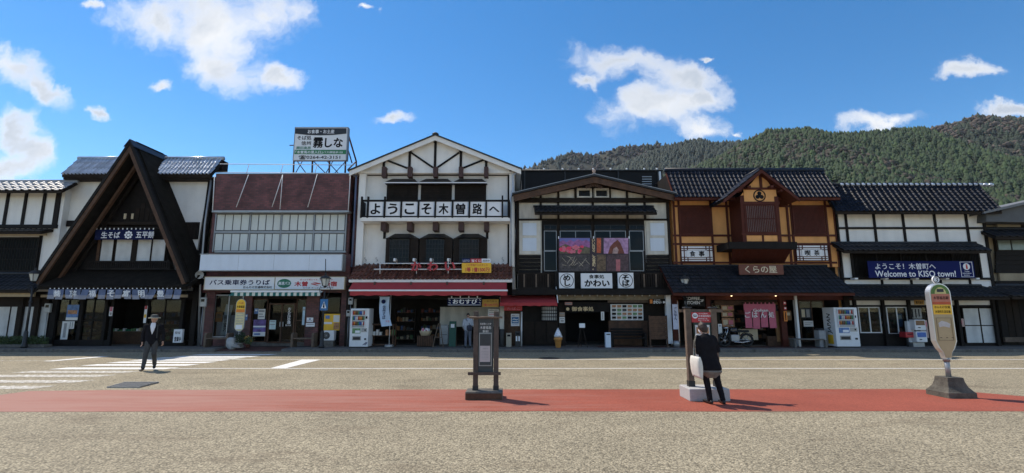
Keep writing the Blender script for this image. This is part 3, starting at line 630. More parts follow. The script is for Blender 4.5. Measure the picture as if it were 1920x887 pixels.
prism('ridge_cover', [(ax - .26, az - .26), (ax, az + .13), (ax + .26, az - .26), (ax + .2, az - .26), (ax, az + .03), (ax - .2, az - .26)], YG - .12, 25.2, TILE_K, b2)
YW = 23.95
prism('gable_wall', [(ax, az - 1.0), (Xr(112, 529, YW), Zr(529, YW)), (Xr(325, 529, YW), Zr(529, YW))], YW, YW + .3, BLACKW, b2)
for i in range(13): bar('gable_plank', (ax - 1.5 + i * .25, YW - .012, zb0 + 2.9 if abs(i - 6) > 2 else zb0 + 3.2), (ax - 1.5 + i * .25, YW - .012, zb0 + 4.1 - abs(i - 6) * .26), .2, .02, DARKW, b2)
beam(b2, 160, 305, 418, 6, YW, DARKW, .25); beam(b2, 165, 300, 426, 3, YW, DARKW, .2)
for a in (232, 246): pb('vent', a, 400, a + 4, 410, YW - .04, .05, CREAM, b2)
for (a, b) in ((188, 211), (216, 246), (256, 282), (284, 309)):
    wn_ = pb('window', a, 449, b, 490, YW - .06, .05, CURTAIN, b2)
    pb('jamb', a - 1.5, 448, a, 491, YW - .1, .1, DARKW, wn_, 470); pb('jamb', b, 448, b + 1.5, 491, YW - .1, .1, DARKW, wn_, 470)
post(b2, 184, 447, 492, 5, YW, BROWNW, .12); post(b2, 251, 447, 492, 8, YW, DARKW, .12)
YR = 23.55
pb('rail', 158, 488.5, 318, 491, YR, .06, BLACKW, b2); pb('rail', 158, 502, 318, 505, YR, .06, BLACKW, b2)
for i in range(40): pb('baluster', 160 + i * 4, 491, 161.8 + i * 4, 502, YR + .015, .03, BLACKW, b2)
# low pent roof of bark
xprism('pent_roof', [(22.55, Zr(536, 22.55)), (23.9, Zr(505, 23.9)), (23.9, Zr(505, 23.9) - .25), (22.6, Zr(536, 22.55) - .16)], Xr(72, 530, 22.6), Xr(352, 530, 22.6), THATCH, b2)
pb('eave_beam', 74, 536, 356, 541, 22.62, .12, DARKW, b2)
pb('lintel_board', 76, 552, 350, 557, 23.3, .08, mat('pale_board', (.45, .36, .24), .7), b2)
# shop front
for a in (98, 150, 196, 208, 272, 340, 362): post(b2, a, 545, 650, 5 if a not in (98, 362) else 10, 23.9, BLACKW, .14)
glazed(b2, 104, 560, 147, 642, 23.85, 2, 2, BLACKW); glazed(b2, 152, 560, 194, 642, 23.85, 2, 2, BLACKW); glazed(b2, 276, 560, 338, 642, 23.85, 2, 2, BLACKW)
pb('sill', 100, 637, 200, 652, 23.8, .3, BLACKW, b2); pb('sill', 273, 640, 345, 652, 23.8, .3, BLACKW, b2)
pb('lintel', 90, 545, 365, 560, 23.9, .12, BLACKW, b2)
# noren banners
nb = sign('noren_banner', 'navy banner lettered for soba noodles under the A-frame peak', 178, 430, 287, 449, 23.5, NAVY, 'banner', .012)
plet('生そば', 190, 434, 225, 446, 23.498, WHITE, nb, bold=.02); plet('五平餅', 255, 433, 289, 446, 23.498, WHITE, nb, bold=.02)
cx, cz = Xr(241, 440, 23.5), Zr(440, 23.5)
disc('crest', cx, cz, .07, 23.49, 23.498, WHITE, nb, 14)
for k in range(8): disc('crest', cx + .15 * math.cos(k * math.pi / 4), cz + .15 * math.sin(k * math.pi / 4), .055, 23.49, 23.498, WHITE, nb, 10)
for i in range(14): pb('loop', 180 + i * 8.2, 427, 182 + i * 8.2, 430, 23.5, .01, WHITE, nb)
def noren(label, px0, px1, py0, py1, Y, m, n, loops, text=None, tm=None, gap=.02, sway=.05, splitrow=None, cat='curtain', slant=0, m2=None):
    o = thing('noren_curtain', label, cat, (Xr((px0 + px1) / 2, py0, Y), Y, Zr(py0, Y)))
    x0, x1, z1, z0 = Xr(px0, py0, Y), Xr(px1, py0, Y), Zr(py0, Y), Zr(py1, Y)
    tube('rod', [(x0 - .08, Y + .01, z1 + .06), (x1 + .08, Y + .01, z1 + .06)], .014, DARKW, o)
    for i in range(loops):
        x = x0 + (i + .5) * (x1 - x0) / loops; box('loop', x - .025, x + .025, Y - .004, Y + .008, z1 - .01, z1 + .075, WHITE if m is not PINKC else m, o)
    wd = (x1 - x0) / n
    zs_ = Zr(splitrow, Y) if splitrow else z1 - .03
    if splitrow: box('header_cloth', x0, x1, Y, Y + .006, zs_, z1, m, o)
    for i in range(n):
        a0 = x0 + i * wd + gap / 2; a1 = a0 + wd - gap; v = []; f = []; K = 7; J = 5
        sw = random.uniform(-sway, sway) + slant
        for j in range(J + 1):
            t = j / J
            for k in range(K + 1):
                u = k / K; v.append((a0 + (a1 - a0) * u + sw * t * t, Y + .02 * math.sin(u * 6.3 + i) * t - random.uniform(0, .004) - abs(sw) * .5 * t, zs_ + (z0 - zs_) * t * (1 + .05 * math.sin(i * 2.1))))
        for j in range(J):
            for k in range(K): f.append((j * (K + 1) + k, j * (K + 1) + k + 1, (j + 1) * (K + 1) + k + 1, (j + 1) * (K + 1) + k))
        mo('cloth_panel', v, f, m, o, True, [m, m2] if m2 else None, [1 if q // K >= 3 else 0 for q in range(len(f))] if m2 else None)
    return o, (x0, x1, z0, z1, wd)
PINKC = mat('pink_cloth', (.52, .13, .19), .85, .12, 6)
DYED = mat('blue_dyed_cloth', (.10, .13, .22), .85, .45, 2.2)
nc, (a0, a1, c0, c1, wd) = noren('faded blue dyed curtain along the eave of the A-frame shop', 90, 342, 541, 560, 22.58, DYED, 16, 31, sway=.12, gap=.06, m2=mat('faded_dyed_cloth', (.27, .28, .33), .9, .3, 3, spec=.15))
for (s_, i) in (('蕎', .7), ('万年', 2.6), ('福', 4.9), ('そ', 7.1), ('富', 8.9), ('明', 10.7), ('豊', 13)):
    lettering(s_, a0 + i * wd + .05, a0 + i * wd + .40, c0 + .1, c1 - .07, 22.53, WHITE, nc, bold=.02, shear=random.uniform(-.2, .3))
notice('framed poster of a mountain scene in the left A-frame shop window', 125, 571, 147, 600, 23.8, PICB, marks=[(0, .82, 1, 1, PAPER), (.1, .35, .9, .6, PICR)])
notice('handwritten white paper sheet low in the left A-frame shop window', 115, 602, 128, 636, 23.82, PAPER, marks=[(.3, .1, .7, .9, LINEG)])
notice('white paper sheet with vertical lines beside the mountain poster', 129, 602, 139, 616, 23.82, PAPER, marks=[(.2, .1, .35, .9, LINEG), (.6, .1, .75, .9, LINEG)])
notice('narrow strip of stickers on the A-frame shop doorpost', 205, 575, 211, 592, 23.74, WHITE, 'sticker', name='sticker', marks=[(.1, 0, .9, .5, PINK), (.2, .6, .8, .9, LINEG)])
notice('tall narrow sticker strip right of the A-frame shop entrance', 270, 573, 275, 605, 23.74, WHITE, 'sticker', name='sticker', marks=[(.1, .0, .9, .2, REDP), (.1, .5, .9, .7, YEL)])
hs_ = pb('hanging_sign', 325, 617, 341, 642, 23.5, .14, WHITE); tag(hs_, 'white box sign with black characters right of the A-frame entrance', 'sign')
plet('手打そば', 328, 621, 338, 626, 23.5, INK, hs_); plet('営業中', 327, 631, 339, 640, 23.5, INK, hs_, bold=.03)
# display counter inside the entrance
dc = thing('display_counter', 'low display counter with small packets in the A-frame entrance', 'counter', (Xr(240, 645, 25), 25, .15))
box('cabinet', Xr(206, 640, 25), Xr(268, 640, 25), 24.9, 25.6, .15, .75, BROWNW, dc); box('counter_top', Xr(204, 640, 25), Xr(270, 640, 25), 24.85, 25.65, .75, .79, GREYW, dc)
for i in range(12):
    xx = Xr(207 + i * 5, 615, 25); box('packet', xx, xx + random.uniform(.06, .11), 24.95, 25.1, .79, .79 + random.uniform(.06, .16), random.choice([PAPER, GREENP, CREAM, PICG]), dc)
# ------------------------------------------------------------------ 3: brick bus ticket office
b3 = bld('brick_ticket_office', 'flat-roofed maroon brick ticket office with frosted window band', 525)
x0, x1 = fx(381, 600), fx(656, 600)
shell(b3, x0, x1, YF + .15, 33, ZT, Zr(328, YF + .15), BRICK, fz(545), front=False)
zt = Zr(327, 23.7)
x0u, x1u = Xr(398, 395, YF), Xr(654, 395, YF)
xprism('parapet', [(23.6, Zr(395, 23.6)), (23.6, Zr(326, 23.6)), (24.3, Zr(326, 23.6)), (24.3, Zr(395, 23.6))], Xr(398.5, 395, 23.6), Xr(653, 395, 23.6), BRICK, b3)
pb('parapet_trim', 397, 394, 654, 397.5, 23.55, .4, METALG, b3); 
box('parapet_cap', Xr(397.5, 395, 23.6), Xr(654, 395, 23.6), 23.57, 24.35, Zr(326, 23.6), Zr(324.8, 23.6), METALG, b3)
pb('wall', 395, 396, 655, 480, YF, .2, BRICK, b3); pb('wall', 380, 476, 656, 548, YF + .02, .2, BRICK, b3)
# frosted window band: 4 x 4 panes in two rows
groups = [(404, 466), (469, 525), (527, 587), (589.5, 646)]
for gi, (a, b) in enumerate(groups):
    for (r0, r1) in ((401, 432), (437, 470)):
        wn_ = pb('window', a - 1, r0, b + 1, r1, YF - .05, .05, mat('window_frame_grey', (.11, .115, .12), .6), b3, 435)
        for k in range(4):
            w_ = (b - a) / 4; pb('pane', a + k * w_ + 1.0, r0 + 1, a + (k + 1) * w_ - 1.0, r1 - 1, YF - .065, .03, FROST, wn_, 435)
pb('window_rail', 402, 432.5, 648, 436.5, YF - .12, .1, ALU, b3); pb('window_sill', 402, 470, 648, 473, YF - .14, .14, METALG, b3)
for a in (402, 467.5, 526, 588, 648): post(b3, a, 399, 472, 2.2, YF, ALU, .13, 435)
# white braces on the parapet and roof railing
for (p, q) in (((466, 327), (443, 388)), ((530, 327), (510, 388)), ((530, 327), (525, 392)), ((595, 326), (577, 388))):
    tube('brace', [(Xr(p[0], p[1], 23.5), 23.5, Zr(p[1], 23.5)), (Xr(q[0], q[1], 23.45), 23.45, Zr(q[1], 23.45))], .017, METALW, b3)
tube('brace', [(Xr(402.5, 328, 23.55), 23.55, Zr(328, 23.55)), (Xr(398.5, 394, 23.55), 23.55, Zr(394, 23.55))], .022, METALW, b3); tube('brace', [(Xr(657, 328, 23.55), 23.55, Zr(328, 23.55)), (Xr(653, 394, 23.55), 23.55, Zr(394, 23.55))], .022, METALW, b3)
for r_ in (307, 322.5): tube('roof_rail', [(Xr(412 if r_ < 310 else 396, r_, 24.2), 24.2, Zr(r_, 24.2)), (Xr(664, r_ + 2, 24.2), 24.2, Zr(r_ + 2, 24.2))], .02, METALW, b3)
for a in (467, 531, 595): tube('rail_post', [(Xr(a, 307, 24.2), 24.2, Zr(307, 24.2)), (Xr(a - 5, 324, 24.2), 24.2, Zr(326, 24.2))], .018, METALW, b3)
# blank sign and lettered signboard
bs = pb('blank_signboard', 375, 477, 641, 506, 23.0, .45, PANEL); tag(bs, 'long blank pale-blue signboard across the brick ticket office', 'sign')
r_ = 491; X0, X1 = Xr(375, r_, 23), Xr(641, r_, 23)
boxes('frame', [(X0 - .03, X1 + .03, 22.98, 23.45, Zr(477, 23), Zr(475.5, 23)), (X0 - .03, X1 + .03, 22.98, 23.45, Zr(507.5, 23), Zr(506, 23)), (X1, X1 + .04, 22.98, 23.45, Zr(506, 23), Zr(477, 23))], METALG, bs)
for k in (.27, .52, .77): box('seam', X0 + k * (X1 - X0), X0 + k * (X1 - X0) + .008, 22.996, 23.0, Zr(506, 23), Zr(477, 23), METALG, bs)
s1 = sign('shop_sign', 'cream signboard selling bus tickets, left half over the brick office', 384, 519.5, 514.5, 542, 23.35, WHITE, d=.2, frame=CREAM)
plet('バス乗車券うりば', 393, 524, 506, 534, 23.35, NAVY, s1, bold=.025); plet('おんたけ交通株式会社', 456, 535.5, 510, 540.5, 23.35, INK, s1, bold=.02)
s2 = sign('shop_sign', 'cream highway-bus signboard with green oval, right half over the brick office', 516, 519.5, 645, 541.5, 23.35, WHITE, d=.2, frame=CREAM)
cx, cz = Xr(533, 531, 23.35), Zr(531, 23.35); disc('oval', cx, cz, .335, 23.34, 23.35, GREENP, s2, 32, .215); plet('高速バス', 522, 527.5, 544.5, 534, 23.338, WHITE, s2, bold=.03)
plet('木曽', 552, 527, 577, 536.5, 23.35, REDP, s2, bold=.05); plet('新宿', 607, 527, 632, 536.5, 23.35, REDP, s2, bold=.05)
pp('arrow', [(583, 531), (601, 531), (601, 532.3), (583, 532.3)], 23.342, .007, REDP, s2); pp('arrow', [(586, 528.5), (590, 528.5), (601, 531), (594, 531)], 23.34, .006, REDP, s2); pp('arrow', [(598, 535), (594, 535), (583, 532.3), (590, 532.3)], 23.34, .006, REDP, s2)
plet('ゆったり安心です。快適にどうぞ', 563, 522.3, 624, 525.5, 23.35, REDP, s2, bold=.02); plet('のりば  きっぷ  予約  受付中', 568, 537.8, 625, 540.5, 23.35, NAVY, s2)
# striped awning
aw = thing('striped_awning', 'green and white striped awning over the ticket office door', 'awning', (Xr(516, 548, 23), 23, Zr(548, 23)))
GRN = mat('awning_green', (.015, .13, .12), .8, .1); CRM = mat('awning_cream', (.62, .64, .56), .8, .1)
for i in range(30):
    a = 434 + i * 5.55; xprism('stripe', [(22.75, Zr(554, 22.75)), (22.75, Zr(554, 22.75) + .02), (23.33, Zr(545, 23.33)), (23.33, Zr(545, 23.33) - .02)], Xr(a, 549, 23), Xr(a + 5.55, 549, 23), CRM if i % 2 else GRN, aw)
    xprism('valance', [(22.735, Zr(554.3, 22.74)), (22.745, Zr(554.3, 22.74)), (22.745, Zr(548, 22.74)), (22.735, Zr(548, 22.74))], Xr(a, 549, 22.74), Xr(a + 5.55, 549, 22.74), CRM if i % 2 else GRN, aw)
pb('awning_frame', 432, 544, 601, 547.5, 22.7, .05, METALW, aw)
# ground floor
for (a, b) in ((383, 399), (455, 470), (573, 597), (638, 656)): pb('brick_pier', a, 548, b, 650, 23.9, .5, BRICK, b3)
glazed(b3, 400, 552, 454, 632, 23.98, 2, 1, METALG); pb('sill_wall', 399, 632, 455, 650, 23.92, .3, BRICK, b3)
glazed(b3, 471, 560, 500, 641, 23.98, 1, 2, BROWNW); glazed(b3, 554, 560, 573, 641, 23.98, 1, 2, BROWNW)
dr = glazed(b3, 502, 568, 552, 643, 23.96, 2, 1, BROWNW, fw=.07, name='door'); pb('door_handle', 524, 603, 525.5, 612, 23.88, .05, ALU, dr); pb('door_handle', 529.5, 603, 531, 612, 23.88, .05, ALU, dr)
pb('transom_beam', 470, 548, 573, 560, 23.97, .2, DARKW, b3); glazed(b3, 598, 556, 637, 640, 23.98, 1, 1, DARKW)
pb('sill_wall', 470, 641, 573, 650, 23.99, .2, CONCD, b3)
plet('おんたけ交通', 539, 576, 545.5, 607, 23.95, WHITE, dr, vertical=True, bold=.02); plet('案内所', 535, 608, 546, 611, 23.95, WHITE, dr, name='lettering')
pan = pb('display_board', 402, 590, 448, 631, 24.25, .04, mat('violet_white', (.55, .54, .66), .7)); tag(pan, 'violet-white display panel inside the ticket office window', 'display')
nb2 = pp('leaning_banner', [(424, 570), (437, 572), (424, 628), (413, 628)], 24.12, .02, WHITE); tag(nb2, 'white lettered banner leaning in the ticket office window', 'banner'); plet('観光案内', 419, 590, 426, 622, 24.12, NAVY, nb2, vertical=True)
notice('orange flyer in the ticket office window', 403, 585, 417, 603, 24.1, ORANGE, marks=[(.15, .2, .85, .6, PICR)])
notice('small blue notice on the brick pier of the ticket office', 457, 589, 464, 600, 23.86, PICB, marks=[(.1, .1, .9, .4, PAPER)])
notice('tourist poster of a purple mountain beside the ticket office door', 475, 599, 498, 622, 23.9, mat('purple_picture', (.16, .10, .30), .6, .8, 5), marks=[(0, .5, 1, .62, WHITE), (.1, .65, .8, .72, PICB)])
notice('white sheet above the purple mountain poster', 484, 579, 497, 598, 23.9, PAPER, marks=[(.1, .1, .9, .3, LINEG), (.1, .45, .7, .55, LINEG), (.1, .7, .9, .8, LINEG)])
notice('white poster strip below the purple mountain poster', 474, 622, 497, 630, 23.9, PAPER, marks=[(.1, .3, .6, .7, PICB)])
notice('small dark sticker left of the white sheet', 477, 578, 484, 588, 23.9, PICB, 'sticker', name='sticker', marks=[(.2, .2, .8, .5, PAPER)])
notice('pale green notice on the left ticket office door', 505, 600, 517, 617, 23.93, mat('pale_green_paper', (.52, .66, .66), .7), marks=[(.1, .1, .9, .2, LINEG), (.1, .4, .9, .5, LINEG)])
notice('tall pale notice right of the ticket office door', 567, 575, 571.5, 609, 23.94, mat('pale_blue_paper', (.45, .6, .7), .7), marks=[(.2, .1, .8, .2, LINEG)])
notice('white notice with blue mark on the right brick pier', 575, 595, 587, 603, 23.86, WHITE, marks=[(.35, .2, .65, .5, PICB), (.1, .65, .9, .75, LINEG)])
notice('plain white notice under the blue-marked one on the right brick pier', 573.5, 605, 590, 612, 23.86, WHITE, marks=[(.1, .3, .9, .45, LINEG)])
notice('yellow festival poster in the right window of the ticket office', 605, 588, 637, 619, 23.9, YEL, marks=[(.62, .08, .98, .5, PAPER), (.65, .55, .98, .95, PICR), (.15, .1, .4, .3, PICB), (.05, .5, .55, .62, WHITE)])
# ------------------------------------------------------------------ 4: gabled white shop with welcome balcony
b4 = bld('gabled_white_shop', 'white half-timbered shop with wide gable, welcome balcony and red awning', 815)
x0, x1 = Xr(669, 420, YF), Xr(965, 420, YF)
YB4 = 24.0
shell(b4, x0, x1, YB4, 35, ZT, Zr(322, YB4), PLASTER, fz(500))
axp = 816
prism('gable_wall', [(Xr(axp, 253, YF - .3), Zr(254, YF - .3)), (Xr(672, 318, YF - .3), Zr(318.5, YF - .3)), (Xr(672, 318, YF - .3), Zr(325, YF - .3)), (Xr(962, 318, YF - .3), Zr(325, YF - .3)), (Xr(962, 318, YF - .3), Zr(318.5, YF - .3))], YF - .3, YF + .1, PLASTER, b4)
YRF = 23.35
for s_, (ex, ey) in ((-1, (655, 318)), (1, (977, 315))):
    A = Vector((Xr(axp, 251, YRF), Zr(251, YRF))); E_ = Vector((Xr(ex, ey, YRF), Zr(ey, YRF)))
    prism('barge_fascia', [(A.x, A.y - .06), (E_.x, E_.y - .06), (E_.x, E_.y - .30), (A.x, A.y - .32)], YRF, YRF + .07, PLASTER, b4)
    prism('roof_slope', [(A.x, A.y), (E_.x + s_ * .06, E_.y - .01), (E_.x + s_ * .06, E_.y - .075), (A.x, A.y - .07)], YRF - .06, 34, METALD, b4)
    prism('soffit', [(A.x, A.y - .08), (E_.x, E_.y - .08), (E_.x, E_.y - .14), (A.x, A.y - .15)], YRF + .07, 34, PLASTER, b4)
lathe('finial', [(.16, 0), (.18, .06), (.1, .12), (.02, .14)], (Xr(816, 251, YRF), YRF + .1, Zr(251.5, YRF)), METALD, b4, 10)
pb('pilaster', 670, 324, 682, 497, YF - .3, .35, PLASTER, b4, 415); pb('pilaster', 955, 322, 963, 500, YF - .3, .35, PLASTER, b4, 415)
yt = YF - .3
for a, t in ((816, 260), (768, 278), (864, 278), (719.5, 297), (911.5, 297)):
    post(b4, a, t, 316, 4.6, yt, BLACKW, .06); pb('post_cap', a - 3, t - 1, a + 3, t + 6, yt - .1, .13, BLACKW, b4)
    pb('bracket', a - 4, 312, a + 4, 331, yt - .32, .36, MAROON, b4)
for p, q in (((722, 299), (764, 315)), ((771, 286), (812, 314)), ((861, 286), (820, 314)), ((908, 299), (868, 315))):
    bar('diagonal_brace', (Xr(*p, yt), yt - .02, Zr(p[1], yt)), (Xr(*q, yt), yt - .02, Zr(q[1], yt)), .09, .06, BLACKW, b4)
for a in (671, 958): pb('purlin_end', a - 3, 313, a + 3, 320, YRF + .2, .3, MAROON, b4)
pb('soffit_board', 672, 319, 962, 324, yt - .05, .35, PLASTER, b4)
beam(b4, 680, 957, 326.5, 4, YF); post(b4, 683, 325, 378, 4.5); post(b4, 953.5, 325, 500, 3.6, ref=410)
# upper hoods and shutters
for (a, b) in ((722, 785.5), (786, 849), (849.5, 913.5)):
    xm = [(Xr(q, 338, yt)) for q in (a, a + 11, b - 11, b)]
    z1_, z0_ = Zr(332, yt), Zr(344, yt)
    v = [(xm[0], 23.45, z0_), (xm[3], 23.45, z0_), (xm[2], 23.98, z1_), (xm[1], 23.98, z1_), (xm[0], 23.98, z0_), (xm[3], 23.98, z0_)]
    hd = mo('window_hood', v, [(0, 1, 2, 3), (0, 3, 4), (1, 5, 2), (0, 4, 5, 1)], METALD, b4)
    box('hood_trim', xm[0], xm[3], 23.43, 23.46, z0_ - .04, z0_ + .01, METALW, hd)
    wn_ = pb('window', a + 3, 345, b - 2, 376, YF - .06, .06, BLACKW, b4)
    for k in range(6): pb('shutter_slat', a + 4, 347 + k * 4.6, b - 3, 350.5 + k * 4.6, YF - .085, .03, DARKW, wn_)
# balcony
YBA = 23.1
pb('balcony_floor', 676, 407, 956, 414, YBA - .02, .9, PLASTER, b4)
pb('balcony_rail', 677, 374, 955, 377.2, YBA, .09, BLACKW, b4); pb('balcony_rail', 677, 404.5, 955, 408, YBA, .09, BLACKW, b4)
for a in (677.5, 689.5, 721): post(b4, a, 368, 408, 3.4, YBA + .03, BLACKW, .08)
for a in (752, 784.5, 816, 848.5, 880, 911.5): post(b4, a, 374, 408, 3, YBA + .03, BLACKW, .08)
post(b4, 942, 366, 408, 3, YBA + .03, BLACKW, .08); post(b4, 954.5, 374, 408, 3, YBA + .03, BLACKW, .08)
for a in (677, 955): box('balcony_side', Xr(a, 390, YBA) - .04, Xr(a, 390, YBA) + .04, YBA + .12, YF - .3, Zr(406, YBA), Zr(376, YBA), BLACKW, b4)
xs_ = [(203, 313), (332, 443), (460, 572), (588, 698), (717, 828), (847, 955), (973, 1083), (1100, 1210)]
for ch, (a, b), lab in zip('ようこそ木曽路へ', xs_, ('first, with hiragana yo', 'second, with hiragana u', 'third, with hiragana ko', 'fourth, with hiragana so', 'fifth, with the kanji for tree', 'sixth, with the kanji with sun radical below', 'seventh, with the kanji for road', 'last, with the single wide stroke he')):
    a, b = 640 + a / 4.031, 640 + b / 4.031
    o = sign('letter_board', 'white balcony letter board, counted from the left: ' + lab, a, 377.8, b, 404.2, YBA + .03, WHITE, 'sign', .03, 'white letter panels on the balcony rail')
    q = 4.5 if ch != 'へ' else 4; tp = 381 if ch not in 'へ' else 387; plet(ch, a + q, tp, b - q, 401.5 if ch != 'へ' else 397.5, YBA + .028, INK, o, bold=.035)
for a in (718.5, 767.5, 816, 864, 912): pb('balcony_bracket', a - 4.6, 409, a + 4.6, 431.5, YBA + .2, .65, MAROON, b4)
beam(b4, 678, 956, 417, 3.6, YF); post(b4, 679, 416, 500, 4)
for a in (721, 913.5): post(b4, a, 417, 447, 4.5)
# bay windows
for (a, b, g0, g1) in ((722, 785, 730.5, 766.5), (785.5, 849, 799, 832), (849.5, 914, 861.5, 897)):
    for k in range(5):                                           # curved hood in facets
        t0, t1 = k / 5, (k + 1) / 5
    xm = [Xr(q, 441, 23.6) for q in (a, a + 17, b - 17, b)]; z1_, zm_, z0_ = Zr(437, 23.6), Zr(440, 23.6), Zr(446, 23.6)
    v = [(xm[0], 23.75, z0_), (xm[1] - .1, 23.4, z0_), (xm[2] + .1, 23.4, z0_), (xm[3], 23.75, z0_), (xm[1], 23.75, z1_), (xm[2], 23.75, z1_), (xm[0], 24.0, z0_), (xm[3], 24.0, z0_), (xm[1], 24.0, z1_), (xm[2], 24., z1_)]
    hd = mo('bay_hood', v, [(0, 1, 4), (1, 2, 5, 4), (2, 3, 5), (0, 4, 8, 6), (3, 7, 9, 5), (4, 5, 9, 8), (0, 6, 7, 3, 2, 1)], METALD, b4)
    wn_ = pb('window', g0, 449, g1, 490, 23.5, .03, GLASS, b4)
    for k in range(7): q = g0 + (g1 - g0) * k / 6; pb('glazing_bar', q - .35, 449, q + .35, 490, 23.47, .04, METALD, wn_)
    for k in range(6): q = 449 + 41 * k / 5; pb('glazing_bar', g0, q - .35, g1, q + .35, 23.475, .035, METALD, wn_)
    pb('bay_side', a + 1, 446, g0, 492, 23.55, .5, DARKW, b4); pb('bay_side', g1, 446, b - 1, 492, 23.55, .5, DARKW, b4); pb('bay_sill', a + 2, 490, b - 2, 494, 23.48, .55, DARKW, b4)
# red-brown tile canopy
ye = 22.75; ze = Zr(524, ye); tiled_roof(b4, Xr(654, 522, ye), Xr(960.5, 522, ye), ye, ze, 23.85, Zr(496, 23.85), 36, 4, TILE_R, h=.075, ridge=False, under=PLASTER)
pb('fascia', 655, 524.5, 960, 529, 22.85, .1, PLASTER, b4)
# awning
aw = thing('red_awning', 'long red canvas awning across the gabled white shop', 'awning', (Xr(805, 550, 22.3), 22.3, Zr(550, 22.3)))
xprism('canvas', [(22.2, Zr(545, 22.2)), (22.2, Zr(545, 22.2) + .02), (22.9, Zr(527, 22.9)), (22.9, Zr(527, 22.9) - .02)], Xr(657, 540, 22.5), Xr(950, 540, 22.5), RED, aw)
pb('front_bar', 654, 542.5, 952, 545.5, 22.16, .05, METALW, aw)
vv, ff = [], []
for i in range(61):
    a = 656 + 295 * i / 60
    for r_ in (545.5, 553.5 + .7 * math.sin(i * 1.1)): vv.append((Xr(a, r_, 22.18), 22.18 + .012 * math.sin(i * 1.7), Zr(r_, 22.18)))
for i in range(60): ff.append((2 * i, 2 * i + 1, 2 * i + 3, 2 * i + 2))
mo('valance', vv, ff, RED, aw)
for a in (702, 770, 838, 907): pb('awning_arm', a - 1.5, 528, a + 1.5, 540, 22.62, .1, RUST, aw)
# かわい letters on pipes
ks = thing('letter_sign', 'red hiragana letters on white pipes above the tile canopy', 'sign', (Xr(790, 500, 23), 23, Zr(510, 23)))
ks['label'] = 'red hiragana letters mounted on white pipes above the red tile canopy'
tube('pipe', [(Xr(712, 493.5, 23.0), 23.0, Zr(493.5, 23)), (Xr(866, 493.5, 23.0), 23.0, Zr(493.5, 23))], .025, METALW, ks); tube('pipe', [(Xr(701, 504.5, 23.0), 23.0, Zr(504.5, 23)), (Xr(866, 504.5, 23.0), 23.0, Zr(504.5, 23))], .025, METALW, ks)
for a in (712.5, 781, 840.5): tube('support', [(Xr(a, 490, 23.03), 23.03, Zr(490, 23)), (Xr(a, 513, 23.03), 23.03, Zr(513, 23))], .022, METALW, ks)
for s_, a, b in (('か', 771, 790.5), ('わ', 801, 821.5), ('い', 834, 854)): plet(s_, a, 490.5, b, 507.5, 22.96, mat('faded_red', (.46, .05, .06), .6, .15, 6), ks, bold=.045, thick=.06)
for a in (740, 776, 808, 840.5):
    tube('lamp_arm', [(Xr(a + 4, 493, 23.), 23., Zr(493, 23)), (Xr(a + 5, 486, 22.9), 22.8, Zr(486, 23)), (Xr(a, 484, 22.7), 22.6, Zr(484.5, 22.7))], .015, METALW, ks)
    bbox('spotlight', Xr(a - 2, 486, 22.5), Xr(a + 2, 486, 22.5), 22.42, 22.62, Zr(490, 22.5), Zr(484, 22.5), METALW, ks, .03)
ls = sign('lottery_sign', 'yellow lottery sign with red figures above the red tile canopy', 866, 492.5, 921, 511, 22.95, YEL, d=.05)
pb('blue_tab', 866.5, 484.5, 882, 492, 22.95, .05, NAVYB, ls); pb('red_tab', 882, 484.5, 903, 492, 22.95, .05, REDP, ls); pb('white_tab', 903, 484.5, 920, 492, 22.95, .05, WHITE, ls)
plet('LOTO', 868, 486.5, 880.5, 490.5, 22.95, WHITE, ls, bold=.03); plet('宝くじ', 884, 485.8, 901.5, 491, 22.95, WHITE, ls, bold=.03); plet('発売中', 905, 486.5, 918, 490.5, 22.95, INK, ls)
plet('この売場から出ました', 874, 494.5, 915, 498.5, 22.95, REDP, ls); plet('1等 1億1500万!', 873, 500.5, 919, 509.5, 22.95, REDP, ls, bold=.04)
# wall hooks
for a in (686, 707, 943):
    o = tube('wall_hook', [(Xr(a, 484, YF) + .05 * math.sin(k * .9), YF - .06 - .03 * math.cos(k), Zr(490, YF) + .03 * k) for k in range(8)], .012, METALG, b4)
# ground floor
box('pillar', Xr(650, 600, 23.7), Xr(656, 600, 23.7), 23.5, 24.2, ZT, Zr(535, 23.7), DARKW, b4)
pb('pillar', 937, 556, 945, 650, 23.7, .4, OLDPL, b4); pb('pillar', 945, 572, 977, 650, 24.05, .3, BROWNW, b4)
pb('shop_back_wall', 825, 575, 938, 612, 25.6, .1, OLDPL, b4)
pb('lintel', 655, 553, 940, 560, 23.9, .2, BLACKW, b4)
# tobacco awning
ta = thing('small_red_awning', 'small red awning over the tobacco counter', 'awning', (Xr(990, 560, 22.9), 22.9, Zr(560, 22.9)))
xprism('canvas', [(22.55, Zr(568, 22.55)), (22.55, Zr(568, 22.55) + .02), (23.7, Zr(553.5, 23.7)), (23.7, Zr(553.5, 23.7) - .02)], Xr(938, 560, 22.9), Xr(1043, 560, 22.9), RED, ta)
vv, ff = [], []
for i in range(31):
    a = 937 + 108 * i / 30
    for r_ in (567, 573 + .6 * math.sin(i * 1.3)): vv.append((Xr(a, r_, 22.54), 22.54 + .012 * math.sin(i * 1.9), Zr(r_, 22.54)))
for i in range(30): ff.append((2 * i, 2 * i + 1, 2 * i + 3, 2 * i + 2))
mo('valance', vv, ff, RED, ta)
tube('awning_arm', [(Xr(1043, 527, 23.2), 23.6, Zr(527, 23.2)), (Xr(1046, 567, 22.6), 22.6, Zr(567, 22.6))], .02, METALW, ta)
ts = sign('tobacco_sign', 'red tobacco sign under the small red awning', 945, 573, 979, 582, 23.4, REDP, d=.05); plet('たばこ', 951, 575, 975, 580.5, 23.4, PINK, ts, bold=.02)
